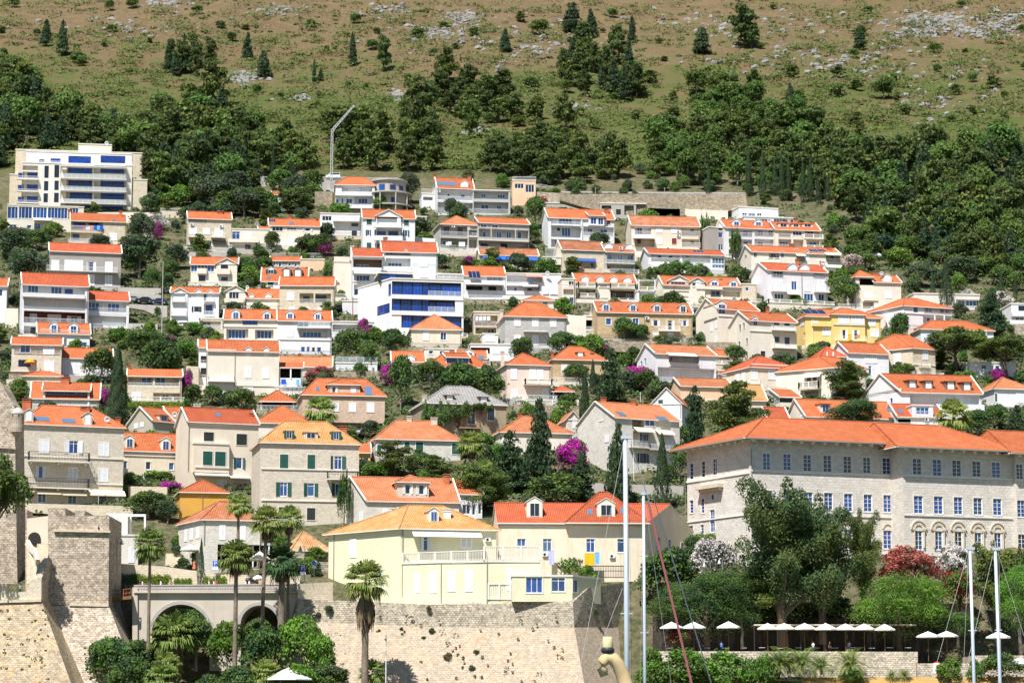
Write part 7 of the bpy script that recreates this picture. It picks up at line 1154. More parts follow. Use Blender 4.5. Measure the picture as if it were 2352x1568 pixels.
PM = [('pine', ('pine', 'pinelight'), .12), ('pine', ('pine', 'darkgreen'), .0), ('broad', ('oakgreen', 'pine'), .0), ('cone', ('cypress', 'darkgreen'), .0)]
def wood(poly, n, hr, label, group, mix=(0, 0, 1, 2), gap=18, asp=(.7, 1.05), name='pine_tree'):
 pts = []; x0, x1 = min(p[0] for p in poly), max(p[0] for p in poly); y0, y1 = min(p[1] for p in poly), max(p[1] for p in poly); tries = 0
 while len(pts) < n and tries < n * 60:
  tries += 1; x, y = rnd.uniform(x0, x1), rnd.uniform(y0, y1)
  if inside(poly, x, y) and all((x - a) ** 2 + ((y - c) * 1.5) ** 2 > gap * gap for a, c in pts): pts.append((x, y))
 for x, y in pts:
  kind, mats, sp = PM[rnd.choice(mix)]; h = rnd.uniform(*hr); tree(name, kind, x, y, h, h * rnd.uniform(*asp) * (.7 if kind == 'cone' else 1), mats, label, 0, group, split=sp)
wood([(-10, 200), (60, 230), (130, 290), (260, 330), (330, 360), (420, 370), (590, 400), (590, 440), (330, 470), (330, 400), (250, 350), (0, 350), (-10, 400)], 84, (66, 110), 'dark pine in the thick wood behind the cream apartment block', 'pines behind the apartment block', (0, 1, 3, 3, 1, 2), gap=20)
wood([(340, 300), (420, 270), (520, 330), (700, 380), (720, 420), (560, 410), (400, 380)], 30, (60, 110), 'dark pine in the wood above the concrete parking wall', 'pines above the parking wall', gap=22)
wood([(330, 400), (470, 400), (590, 440), (720, 450), (720, 490), (600, 510), (500, 500), (420, 480), (330, 480)], 26, (40, 64), 'dark bushy tree on the slope right of the apartment block', 'dark trees right of the apartment block', (2, 2, 1), 20, (.9, 1.2), 'bushy_tree')
wood([(1900, 400), (2000, 380), (2120, 390), (2360, 340), (2360, 600), (2280, 640), (2120, 600), (1980, 560), (1930, 480)], 90, (66, 112), 'dark pine in the large wood on the right slope', 'pines in the right wood', (0, 1, 3, 3, 1, 2), gap=21)
wood([(1930, 560), (2360, 600), (2360, 680), (2220, 640), (1940, 620)], 24, (36, 60), 'dark bushy tree below the right wood', 'bushy trees below the right wood', (2, 2, 1), 20, (.9, 1.3), 'bushy_tree')
wood([(1480, 400), (1520, 330), (1700, 300), (1900, 330), (1900, 460), (1700, 440), (1500, 436)], 52, (50, 90), 'pine in the mixed wood above the long guard rail', 'pines above the guard rail', (0, 1, 2, 2), 24)
wood([(1580, 220), (1720, 215), (1840, 270), (1850, 330), (1620, 330)], 28, (36, 64), 'rounded green tree on the bushy slope above the guard rail wood', 'green trees on the bushy slope', (2, 2, 0), 20, (.9, 1.2), 'bushy_tree')
wood([(1120, 380), (1250, 350), (1420, 390), (1430, 420), (1280, 428), (1130, 410)], 24, (55, 90), 'dark pine in the clump above the red car', 'pines above the red car', (0, 1, 1), 27)
wood([(765, 330), (850, 300), (900, 360), (870, 410), (780, 405)], 8, (70, 110), 'large dark pine right of the crane', 'pines right of the crane', (0, 0, 1), 34)
wood([(920, 320), (990, 300), (1020, 400), (930, 405)], 6, (70, 100), 'dark pine standing behind the round-fronted house', 'pines behind the round-fronted house', (0, 1), 30)
wood([(1270, 160), (1340, 120), (1470, 160), (1480, 230), (1400, 250), (1290, 200)], 17, (60, 95), 'dark pine in the tall clump halfway up the hill', 'pines in the high clump', (0, 1, 3), 24, (.55, .8))
wood([(940, 230), (1060, 210), (1230, 260), (1260, 300), (1060, 290), (950, 260)], 14, (50, 80), 'pine in the loose band above the narrow tan house', 'pines in the loose band', (0, 1), 34)
wood([(370, 150), (480, 140), (500, 180), (390, 180)], 9, (60, 85), 'tall thin dark tree in the row on the upper left slope', 'thin trees on the upper left slope', (3, 1), 14, (.4, .6), 'thin_tree')
for x, yb, h, w, ki, lab in [(105, 106, 70, 34, 3, 'left of two lone dark trees at the top left'), (144, 128, 92, 34, 3, 'taller of two lone dark trees at the top left'), (568, 140, 72, 34, 3, 'lone dark tree right of the thin tree row'), (606, 180, 72, 44, 3, 'dark conifer beside the pale scree'), (810, 152, 86, 26, 3, 'lone slender tree above the crane'), (880, 165, 84, 44, 1, 'lone pine with two tiers right of the slender tree'), (1160, 120, 62, 34, 3, 'lone dark conifer on the upper slope centre'), (1314, 76, 80, 56, 3, 'tall dark tree left of the pair near the top'), (1358, 86, 72, 40, 3, 'tall dark tree right of the pair near the top'), (1452, 98, 70, 26, 3, 'slim dark tree right of the upper pair'), (1612, 124, 70, 54, 3, 'dark conifer alone on the upper right'), (1708, 110, 96, 84, 1, 'big flat-topped pine high on the right slope'), (1726, 112, 60, 46, 0, 'smaller pine at the foot of the flat-topped pine'), (1976, 114, 58, 40, 3, 'lone conifer on the far upper right'), (1816, 236, 50, 28, 3, 'small dark tree with a bare trunk on the right slope'), (490, 250, 110, 80, 0, 'big pine left of the pale scree'), (510, 280, 90, 50, 3, 'dark conifer below the pale scree'), (955, 350, 130, 70, 1, 'tall pine between the crane and the top white house'), (722, 192, 64, 14, 3, 'slim cypress above the crane jib'), (736, 186, 34, 18, 3, 'short conifer right of the slim cypress'), (1085, 316, 90, 60, 0, 'pine above the top white house'), (1025, 190, 80, 70, 0, 'pine on the slope below the grey rocks'), (1300, 300, 84, 60, 0, 'pine below the high clump'), (1730, 215, 54, 44, 0, 'pine on the right slope below the grey boulders'), (2030, 228, 50, 60, 2, 'bushy tree among the right rocks'), (1240, 80, 36, 60, 2, 'low bushy tree left of the upper pair'), (252, 26, 26, 26, 2, 'round bush tree at the top edge'), (32, 18, 26, 30, 2, 'round bush tree at the top left corner'), (180, 146, 26, 44, 2, 'round dark bush below the two lone dark trees'), (2028, 560, 44, 70, 2, 'round blue-green tree on the right slope, upper'), (2036, 588, 50, 72, 2, 'round blue-green tree on the right slope, lower')]:
 k_, m_, s_ = PM[ki]; tree({0: 'pine_tree', 1: 'pine_tree', 2: 'bushy_tree', 3: 'conifer_tree'}[ki], k_, x, yb, h, w, ('bluegreen',) if 'blue-green' in lab else m_, lab, 0, split=None if 'blue-green' in lab else s_)
T('cypress', 'slim', ('cypress',), 'tree', 0, [(x, yb, h, 22, 'dark cypress in the row above the white modern house') for x, yb, h in ((1628, 474, 92), (1720, 452, 130), (1752, 460, 120), (1796, 462, 120), (1812, 460, 112), (1845, 466, 100), (1862, 464, 110), (1902, 462, 80), (1780, 450, 90), (1880, 470, 70))], group='cypresses in the row above the white modern house')
wood([(560, 190), (2360, 150), (2360, 340), (560, 330)], 70, (14, 34), 'round dark bush scattered over the middle of the hillside', 'bushes scattered over the middle hillside', (2, 2, 0), 40, (1, 1.7), 'bushy_tree'); wood([(0, 20), (2352, 10), (2352, 150), (0, 160)], 40, (10, 24), 'low dark bush scattered over the upper hillside', 'bushes scattered over the upper hillside', (2, 2, 0), 50, (1.1, 1.9), 'bushy_tree')
def scatter_pts(n, y0, y1, f):
 out = []
 while len(out) < n:
  x, y = rnd.uniform(-30, 2390), rnd.uniform(y0, y1)
  if rnd.random() < f(x, y): out.append((x, y))
 return out
def clump(V_, g, r, hgt, n, leaf):
 d = sph(n); d[:, 2] = np.abs(d[:, 2]); pos = np.array(g) + d * (r, r, hgt) * rng.uniform(.8, 1.1, n)[:, None]; V_.append(quads(pos, d + (0, 0, .4), leaf, .5))
VS = []; fs = lambda x, y: .25 + .75 * max(0, min(1, mnoise.noise((x * .012, y * .03, 3)) * 1.6 + .45 + (y - 150) / 500))
for x, y in scatter_pts(5200, -60, 440, fs):
 g = land(x, y)
 if g.y < 774: continue
 r = rnd.choice([.7, .9, 1.2, 1.7, 2.6, 3.6, 5.2]) * rnd.uniform(.7, 1.2); clump(VS, g, r * 1.35, min(1.5, r * .55), int(14 + r * 15), .55)
tag(link('scrub', mesh_from_quads('scrub', np.concatenate(VS), ['scrubgreen', 'oakgreen'], (rng.random(sum(len(v) // 4 for v in VS)) < .25).astype(int))), 'low green scrub bushes dotted over the dry hillside', 'scrub', kind='stuff')
VS = []
for x, y in scatter_pts(6500, 410, 1180, lambda x, y: 1 if y > 470 else 0):
 g = land(x, y)
 if g.y > 770: continue
 r = rnd.uniform(.6, 1.6); clump(VS, g, r * 1.2, r * .8, 30, .42)
tag(link('undergrowth', mesh_from_quads('undergrowth', np.concatenate(VS), ['oakgreen', 'scrubgreen', 'olive'], rng.integers(0, 3, sum(len(v) // 4 for v in VS)))), 'rough green undergrowth on the garden slopes between the houses', 'undergrowth', kind='stuff')
simple('rock', (.22, .208, .195), .9, var=.3); b = MB(); RK = [(1070, 44, 60, 16, 90), (2150, 52, 110, 22, 260), (2270, 70, 90, 24, 170), (2100, 76, 60, 12, 90), (2320, 40, 50, 20, 60), (560, 178, 46, 14, 140), (540, 186, 20, 6, 40), (900, 24, 80, 14, 60), (1000, 74, 90, 20, 80), (380, 10, 60, 10, 60), (650, 24, 80, 14, 60), (1900, 130, 300, 40, 120), (1240, 110, 90, 30, 50), (1980, 160, 240, 40, 110), (680, 225, 40, 8, 30), (915, 218, 24, 10, 40), (1190, 90, 300, 60, 130), (1700, 60, 300, 40, 120), (300, 60, 250, 40, 80), (1330, 250, 60, 16, 30), (1855, 320, 30, 8, 25), (2180, 230, 160, 50, 70), (1110, 300, 60, 10, 20), (1060, 245, 30, 10, 20)]
for cx, cy, sx_, sy_, n_ in RK:
 for _ in range(n_):
  g = land(rnd.gauss(cx, sx_ * .5), rnd.gauss(cy, sy_ * .5))
  if g.y < 774: continue
  r = rnd.choice([.25, .35, .45, .6, .8, 1.2]); i = len(b.v); k = 6; aa = rnd.uniform(0, 6)
  for z_, rr in ((-.3, 1.1), (.35, .95), (.75, .45)):
   for q_ in range(k): f_ = rnd.uniform(.7, 1.2); b.v.append((g.x + cos(aa + q_ * 2 * pi / k) * r * rr * f_ * 1.3, g.y + sin(aa + q_ * 2 * pi / k) * r * rr * f_, g.z + z_ * r * rnd.uniform(.8, 1.2)))
  for j in range(2):
   for q_ in range(k): a_, c_ = i + j * k + q_, i + j * k + (q_ + 1) % k; b.f.append((a_, c_, c_ + k, a_ + k)); b.m.append(0)
  b.f.append(tuple(i + 2 * k + q_ for q_ in range(k))); b.m.append(0)
tag(b.build('rocks', ['rock']), 'pale limestone rocks and outcrops scattered over the upper hillside', 'rocks', kind='stuff')

RECT = [(B.corners[0], B.corners[1], h) for h in HOUSES for B in h.blocks]
BOX = []
for a_, c_, h in RECT: BOX.append((1176 + a_.x / a_.y * F * .988, 1176 + c_.x / c_.y * F * .988, 1691 - (max(B.ze for B in h.blocks) - CZ) / h.Y * F, 1691 - (h.loc.z - CZ) / h.Y * F, h.Y))
def fill(n, y0, y1, x0, x1, hr, kinds, lab, grp, cat='tree', name='garden_tree'):
 k = 0; tr_ = 0
 while k < n and tr_ < n * 80:
  tr_ += 1; x, y = rnd.uniform(x0, x1), rnd.uniform(y0, y1); h_ = rnd.uniform(*hr); g = land(x, y)
  if any(a - h_ * .35 < x < c + h_ * .35 and -3 < g.y - Y < 13 for a, c, t, bt, Y in BOX) or any(a < x < c and t < y - h_ * .6 < bt and Y < g.y for a, c, t, bt, Y in BOX): continue
  k += 1; m_ = rnd.choice(kinds); tree(name, m_[0], x, y, h_, h_ * rnd.uniform(.8, 1.3) * (.3 if m_[0] == 'slim' else 1), m_[1], lab, 0, grp, cat=cat, split=.05 if len(m_[1]) > 1 else None)
GK = [('broad', ('oakgreen', 'darkgreen')), ('broad', ('olive', 'darkgreen')), ('bush', ('oakgreen', 'bright')), ('bush', ('olive', 'oakgreen')), ('pine', ('pine', 'pinelight'))]
for n_, ya, yb_, xa, xb_, lab in [(34, 440, 620, 0, 560, 'small garden tree among the upper left houses'), (24, 480, 700, 560, 1180, 'small garden tree among the upper central houses'), (30, 470, 720, 1180, 2000, 'small garden tree among the upper right houses'), (40, 620, 860, 0, 900, 'small garden tree among the middle left houses'), (36, 680, 900, 900, 1700, 'small garden tree among the middle central houses'), (44, 600, 930, 1700, 2352, 'small garden tree among the right-hand houses'), (34, 860, 1110, 0, 900, 'small garden tree among the lower left houses'), (44, 860, 1180, 780, 1600, 'small garden tree among the lower central houses')]: fill(n_, ya, yb_, xa, xb_, (22, 52), GK, lab, lab.replace('small garden tree', 'small garden trees'))
fill(72, 415, 500, 330, 1960, (14, 34), GK[:1] + GK[2:4], 'green shrub on the bank below the upper road', 'shrubs below the upper road', 'shrub', 'shrub'); fill(36, 398, 446, 1180, 1900, (14, 34), GK[:4], 'green shrub on the bank above the guard rail', 'shrubs above the guard rail', 'shrub', 'shrub'); fill(30, 1190, 1330, 380, 770, (16, 40), GK[:4], 'green garden shrub around the cafe behind the bridge', 'shrubs around the cafe', 'shrub', 'shrub'); fill(26, 480, 640, 1880, 2352, (18, 44), GK[:4], 'green shrub on the rough slope below the right wood', 'shrubs below the right wood', 'shrub', 'shrub')
def paint(key, c):
 m, n, l, b = newmat(key); b.inputs['Base Color'].default_value = (*c, 1); b.inputs['Roughness'].default_value = .35; b.inputs['Coat Weight'].default_value = .5; MAT[key] = m
for k, c in (('carwhite', (.78, .78, .78)), ('carblack', (.012, .012, .014)), ('carred', (.28, .01, .015)), ('cargrey', (.25, .27, .29)), ('carblue', (.02, .03, .08))): paint(k, c)
simple('tyre', (.015, .015, .015), .9); simple('rim', (.5, .5, .5), .4, .6); simple('lamp', (.8, .8, .75), .2); simple('taillamp', (.4, .01, .01), .3)
def car_parts(van):
 b = MB(); prof = [(-2.1, .35), (-2.15, .75), (-1.95, .95), (-1.0, 1.0), (1.55, 1.02), (2.05, .9), (2.12, .6), (2.05, .32)] if not van else [(-2.1, .35), (-2.15, .9), (-1.75, 1.1), (-1.2, 1.15), (2.05, 1.2), (2.12, .6), (2.05, .32)]
 roof = [(-1.15, 1.0), (-.35, 1.46), (.9, 1.48), (1.7, 1.02)] if not van else [(-1.45, 1.12), (-.75, 1.78), (2.0, 1.82), (2.08, 1.15)]
 for pr, hw, tp in ((prof, .86, 0), (roof, .80, .10)):
  L_ = [(x, -hw + (tp if z > 1.2 else 0), z) for x, z in pr]; R_ = [(x, hw - (tp if z > 1.2 else 0), z) for x, z in pr]; b.poly(L_[::-1]); b.poly(R_)
  for i in range(len(pr)): j = (i + 1) % len(pr); b.poly([L_[i], L_[j], R_[j], R_[i]])
 body = b.mesh('body', ['carwhite']); g = MB(); e = .012
 (x0, z0), (x1, z1), (x2, z2), (x3, z3) = roof; li = lambda a, c, t: a + (c - a) * t
 for s in (-1, 1):
  q_ = [(li(x0, x1, .25) + .12, s * (.80 + e), z0 + .08), (li(x3, x2, .2) - .1, s * (.80 + e), z3 + .08), (x2 - .05, s * (.70 + e), z2 - .08), (x1 + .05, s * (.70 + e), z1 - .08)]; g.poly(q_ if s < 0 else q_[::-1])
 g.poly([(x0 + .08, -.7, z0 + .06), (x0 + .08, .7, z0 + .06), (x1 - .06, .62, z1 - .03), (x1 - .06, -.62, z1 - .03)][::-1]); g.v[-4:] = [(x - .03, y, z + .03) for x, y, z in g.v[-4:]]
 g.poly([(x3 - .06, -.7, z3 + .06), (x3 - .06, .7, z3 + .06), (x2 + .06, .62, z2 - .03), (x2 + .06, -.62, z2 - .03)]); g.v[-4:] = [(x + .03, y, z + .03) for x, y, z in g.v[-4:]]
 w_ = MB(); w_.lathe([(.05, -.1), (.32, -.1), (.33, .1), (.05, .1)], 14); w_.v = [(x, z, y) for x, y, z in w_.v]; rm = MB(); rm.lathe([(.0, -.11), (.2, -.115), (.2, .115), (.0, .11)], 10); rm.v = [(x, z, y) for x, y, z in rm.v]
 hl = MB(); hl.box(-.04, -.16, -.08, .04, .16, .08)
 return body, g.mesh('windows', ['glassdark']), w_.mesh('wheel', ['tyre']), rm.mesh('rim', ['rim']), hl.mesh('headlight', ['lamp']), hl.mesh('tail_light', ['taillamp'])
CARS = {v: car_parts(v) for v in (False, True)}
def car(label, x, yb, col, rot, van=False, Y=None, group=None, lift=0):
 g = land(x, yb) if Y is None else P(x, yb, Y); bd, gl, wh, rm, hl, tl = CARS[van]; t = thing('parked_car' if not van else 'parked_van', label, 'car' if not van else 'van', g + V((0, 0, lift)), group, R(rot))
 o = link('body', bd, t); o.material_slots[0].link = 'OBJECT'; o.material_slots[0].material = MAT[col]; link('windows', gl, t)
 for sx in (-1.3, 1.3):
  for sy in (-.78, .78): k = link('wheel', wh, t, (sx, sy, .33)); link('rim', rm, k)
 zz = .72
 for sy in (-.6, .6): link('headlight', hl, t, (-2.13, sy, zz)); link('tail_light', tl, t, (2.1, sy, zz))
up = lambda x, y: land(x, y).y
car('white sedan on the parking wall above the olive trees', 546, 402, 'carwhite', 0, lift=.1); car('black car at the left end of the parking wall', 496, 403, 'carblack', 4); car('white van parked beside the crane on the upper road', 765, 413, 'carwhite', 3, True, lift=.2); car('dark car behind the rail left of the tall cypress', 612, 405, 'carblack', 0, lift=.3)
car('red car under the vine pergola', 1249, 463, 'carred', 80, Y=up(1249, 482) + 3); car('white car left on the parking deck', 1322, 467, 'carwhite', 96, Y=up(1322, 483) + 3); car('silver-white car between deck and garages, seen from the side', 1359, 473, 'carwhite', 15, Y=up(1359, 490)); car('black car left above the open garages', 1394, 467, 'carblack', 20, Y=up(1430, 502) + 4); car('black car right of the other above the open garages', 1408, 467, 'carblack', 30, Y=up(1430, 502) + 3.5); car('white car above the open garages', 1446, 467, 'carwhite', 60, Y=up(1430, 502) + 3.5); car('dark blue car at the right end of the garages', 1470, 467, 'carblue', 80, Y=up(1430, 502) + 3.5)
car('white car on the road below the right wood', 2006, 598, 'carwhite', 0, lift=.6); car('white car by the tan wall below the right wood', 2197, 622, 'carwhite', 8, lift=.6)
car('silver car under the concrete carport', 301, 697, 'cargrey', 20, lift=.3); car('dark green-black car in the middle of the carport', 330, 699, 'carblack', 15, lift=.3); car('black car at the right of the carport', 364, 702, 'carblue', 12, lift=.3)
car('black car left of three by the lilac wall', 778, 717, 'carblack', 10, lift=.2); car('white car in the middle of three by the lilac wall', 806, 717, 'carwhite', 60, lift=.2); car('white car right of three by the lilac wall', 830, 716, 'carwhite', 30, lift=.2)
car('grey car under the pillars right of the pink stone house', 823, 1006, 'cargrey', 80, lift=.4); car('white van behind the yellow-green hedge', 348, 1336, 'carwhite', 178, True, Y=421); car('black car right of the white van behind the hedge', 414, 1344, 'carblack', 178, Y=421); car('dark car at the right end of the bridge', 580, 1342, 'carblack', 90, Y=421); car('silver car at the left edge of the lower street', 30, 962, 'cargrey', 90, lift=.2) if False else None
def parasol(label, x, yt, ybt, hw, yf, Y, mat='awnwhite', pole=True, group=None, name='parasol'):
 g = P(x, yf, Y); k = Y / F; t = thing(name, label, 'parasol', g, group, rnd.uniform(0, .8)); zt, zb = P(x, yt, Y).z - g.z, P(x, ybt, Y).z - g.z; r = hw * k; b = MB(); n = 8
 ring = [(cos(2 * pi * i / n) * r, sin(2 * pi * i / n) * r, zb + .12) for i in range(n)]; md = [(x_ * .5, y_ * .5, zb + .12 + (zt - zb) * .46) for x_, y_, z_ in ring]
 for i in range(n): j = (i + 1) % n; b.poly([ring[i], ring[j], md[j], md[i]]); b.poly([md[i], md[j], (0, 0, zt)]); b.poly([(ring[i][0], ring[i][1], zb - .08), (ring[j][0], ring[j][1], zb - .08), ring[j], ring[i]])
 b.build('canopy', [mat], t); b = MB(); b.tube([(0, 0, 0), (0, 0, zt + .12)], .045, 6); b.build('pole', ['wood' if pole else 'whitemetal'], t)
 b = MB()
 for i in range(n): b.tube([ring[i], (0, 0, zt - .06)], .018, 4, cap=False)
 b.tube([(0, 0, zt - .1), (0, 0, zt - .02)], .05, 5); b.build('ribs', ['wood'], t)
for i, (x, a, c, w_) in enumerate([(1543, 1427, 1442, 27), (1594, 1427, 1442, 28), (1674, 1426, 1441, 27), (1764, 1430, 1444, 24), (1802, 1430, 1444, 26), (1849, 1430, 1444, 27), (1897, 1430, 1445, 27), (1943, 1431, 1445, 25), (1986, 1431, 1445, 25), (2033, 1432, 1446, 25)]):
 parasol(['first white restaurant parasol from the left, near the bastion', 'second white restaurant parasol from the left', 'third white restaurant parasol, standing alone left of the long row'][i] if i < 3 else 'white parasol in the long touching row under the bright green tree', x, a, c, w_, 1496, 397 + (i % 2) * .6, group='white parasols of the restaurant terrace' if i > 2 else None)
parasol('grey-white parasol left of the pair on the lower terrace', 2133, 1449, 1462, 27, 1518, 397); parasol('white parasol right of the pair on the lower terrace', 2176, 1448, 1461, 26, 1518, 398); parasol('white parasol crossed by the right boat mast', 2294, 1449, 1464, 28, 1510, 398); parasol('white parasol low at the right, above the hedge end', 2300, 1510, 1524, 28, 1572, 389); parasol('white parasol at the right edge, lowest', 2344, 1509, 1523, 26, 1572, 390)
parasol('large white square-edged parasol at the bottom left of the bastion', 662, 1532, 1560, 60, 1610, 391, pole=False); parasol('orange parasol on the stone house terrace', 69, 823, 833, 13, 848, land(82, 886).y - 1.2, 'awnorange') if simple('awnorange', (.75, .30, .02), .8) else None
parasol('orange-beige parasol on the terrace with blue awnings', 1331, 612, 619, 14, 630, land(1341, 630).y - 1.5, 'awnorange2') if simple('awnorange2', (.75, .42, .12), .8) else None
parasol('small white parasol below the twin white pavilions', 1009 - 588, 736, 741, 12, 760, land(430, 760).y); parasol('beige striped parasol by the cafe steps', 436, 1249, 1263, 23, 1300, 427, 'awnstripe'); parasol('beige cafe parasol behind the dark palm', 596, 1265, 1286, 26, 1330, 423, 'awncream'); parasol('small white parasol on the bridge street', 592, 1319, 1328, 12, 1345, 418); parasol('white terrace parasol in front of the white porch house', 2008, 864, 873, 14, 890, land(2008, 890).y)
for x, yt, yb_, lab in ((648, 474, 488, 'turquoise closed parasol by the white gatehouse'), (696, 474, 486, 'turquoise half-open parasol under the olive by the gatehouse')):
 if 'turq' not in MAT: simple('turq', (.02, .42, .55), .8)
 g = land(x, yb_ + 2); k = g.y / F; t = thing('closed_parasol', lab, 'parasol', g); hh = (yb_ - yt) * k; b = MB(); b.lathe([(.12, .6), (.4 if x > 670 else .25, .7), (.18, hh * .7), (.03, hh)], 8); b.build('canopy', ['turq'], t); b = MB(); b.tube([(0, 0, 0), (0, 0, hh + .1)], .04, 5); b.build('pole', ['whitemetal'], t)
def text_mesh(s, size, name='letters'):
 cu = bpy.data.curves.new(name, 'FONT'); cu.body = s; cu.size = size; cu.align_x = 'CENTER'; cu.align_y = 'CENTER'; cu.extrude = .005; o = bpy.data.objects.new('tmp', cu); COL.objects.link(o); dg = bpy.context.evaluated_depsgraph_get(); me = bpy.data.meshes.new_from_object(o.evaluated_get(dg)); bpy.data.objects.remove(o); return me
simple('signblue', (.01, .10, .55), .4); simple('signpurple', (.06, .05, .32), .4); simple('signwhite', (.8, .8, .8), .4); simple('signred', (.6, .02, .02), .4); simple('lampgrey', (.30, .33, .32), .4, .3)
def sign(label, x, y0, y1, wpx, yf, Y, mat):
 g = P(x, yf, Y); k = Y / F; t = thing('parking_sign', label, 'sign', g); z1, z0 = P(x, y0, Y).z - g.z, P(x, y1, Y).z - g.z; w_ = wpx * k; zm = z0 + (z1 - z0) * .34; b = MB(); b.tube([(0, .06, 0), (0, .06, z1)], .04, 6); b.build('post', ['railgrey'], t)
 b = MB(); b.box(-w_ / 2, -.02, zm, w_ / 2, .02, z1); b.build('panel', [mat], t); b = MB(); b.box(-w_ / 2, -.018, z0, w_ / 2, .018, zm - .03); pl = b.build('plate', ['signwhite'], t)
 me = text_mesh('P', (z1 - zm) * 1.0); me.materials.clear(); me.materials.append(MAT['signwhite']); o = link('letter', me, t, (0, -.03, (zm + z1) / 2)); o.rotation_euler = (R(90), 0, 0)
 return t, w_, z0, z1
sign('blue parking sign with a white P beside the narrow cypress', 494, 1287, 1307, 12, 1345, 419, 'signblue'); t, w_, z0, z1 = sign('purple-blue disabled parking sign by the bridge end', 695, 1295, 1320, 13, 1345, 413, 'signpurple')
b = MB(); b.lathe([(.0, -.01), (.09, -.01), (.09, .01), (.0, .01)], 10); b.v = [(x + w_ * .28, -.035 + z * .2, y + z1 - .75) for x, y, z in b.v]; b.build('wheelchair_symbol', ['signwhite'], t)
t = thing('no_stopping_sign', 'round blue no stopping sign with a red cross', 'sign', P(721, 1345, 413)); k = 413 / F; zc = P(721, 1292, 413).z - t.location.z; b = MB(); b.tube([(0, .05, 0), (0, .05, zc + .3)], .04, 6); b.build('post', ['railgrey'], t); r = 6.2 * k
b = MB(); b.lathe([(.0, 0), (r, 0), (r, .03), (.0, .03)], 20); b.v = [(x, z, y + zc) for x, y, z in b.v]; b.build('rim_disc', ['signwhite'], t); b = MB(); b.lathe([(.0, 0), (r * .86, 0), (r * .86, .02), (.0, .02)], 20); b.v = [(x, z - .025, y + zc) for x, y, z in b.v]; b.build('disc', ['signblue'], t)
b = MB(); q_ = r * .58; b.prism((-q_, -.04, zc - q_), (q_, -.04, zc + q_), .02, .09, up=(0, 1, 0)); b.prism((-q_, -.042, zc + q_), (q_, -.042, zc - q_), .02, .09, up=(0, 1, 0)); b.build('cross', ['signwhite'], t); b = MB(); b.box(-.35, .0, zc - r - .42, .35, .03, zc - r - .08); b.build('plate', ['signwhite'], t)
def lamp(label, x, yt, yf, Y=None, arm=10, side=1):
 g = land(x, yf) if Y is None else P(x, yf, Y); k = g.y / F; t = thing('street_lamp', label, 'street lamp', g); H_ = P(x, yt, g.y).z - g.z; b = MB(); b.tube([(0, 0, -.3), (0, 0, H_ - .3), (0, 0, H_), (side * arm * k * .5, 0, H_ + .1), (side * arm * k, 0, H_)], [.08, .06, .05, .04, .04], 6); b.build('pole', ['lampgrey'], t)
 b = MB(); b.lathe([(.08, 0), (.12, -.2), (.34, -.65), (.36, -.8), (.05, -.78)], 12, 0, (side * arm * k, 0, H_)); b.build('lamp_shade', ['lampgrey'], t)
lamp('street lamp with a hanging bell shade beside the fortress tower', 268, 1238, 1315, 412); lamp('street lamp with a bell shade left of the disabled parking sign', 699, 1254, 1345, 413, 10, -1); lamp('lamp with a bell shade before the white oleander, left', 1826, 1290, 1330, 408, 14, -1) if False else None
lamp('bell lamp in front of the white oleander, left', 1632, 1290, 1345, 408, 14, -1); lamp('bell lamp in front of the white oleander, right', 1660, 1283, 1345, 409, 7, -1); lamp('tall white lamp post above the cream tower house', 2092, 612, 654, None, 2)
def pole(label, x, yt, yf, Y=None, mat='wood', r=.09, cross=0, cat='pole', name='utility_pole'):
 g = land(x, yf) if Y is None else P(x, yf, Y); t = thing(name, label, cat, g); H_ = P(x, yt, g.y).z - g.z; b = MB(); b.tube([(0, 0, -.4), (0, 0, H_)], [r, r * .8], 7); b.build('pole', [mat], t)
 for i in range(cross): b = MB(); z = H_ - .2 - i * .5; b.prism((-.9, 0, z), (.9, 0, z), .1, .12); b.build('crossarm', [mat], t)
pole('dark timber pole with crossarms above the ochre house', 465, 1138, 1215, None, 'wood', .1, 1); pole('tall grey pole in the gardens left of the twin pavilions', 371, 600, 790, None, 'railgrey', .1); pole('timber pole by the white car at the lilac wall', 810, 682, 740, None, 'wood', .12); pole('small timber pole with crossarms right of the white porch house', 2094, 845, 872, None, 'wood', .1, 2); pole('white lamp pole beside the large magenta bougainvillea', 1315, 1000, 1088, None, 'whitemetal', .07); pole('thin white flagpole in front of the bastion', 886, 1455, 1600, 394, 'whitemetal', .08, 0, 'flagpole', 'flagpole'); pole('slim white pole between tall mast and slim cypress', 1456, 1040, 1118, None, 'whitemetal', .06); pole('tan pole beside the stair terrace of arched dormers', 1318, 640, 712, None, 'peach', .09); pole('thin lamp pole above the brown road wall', 1527, 432, 478, None, 'railgrey', .07); pole('thin lamp pole left above the parked cars', 1368, 430, 470, None, 'railgrey', .07); pole('white pole beside the pale gabled pink villa', 1471, 900, 930, None, 'whitemetal', .06); pole('grey pole right of the olive gable house', 226, 1078, 1165, None, 'railgrey', .07)
g = land(761, 440); t = thing('crane', 'tall thin grey crane with a raised jib on the upper road', 'crane', g); k = g.y / F; b = MB(); top = P(763, 300, g.y) - g; tip = P(814, 242, g.y) - g
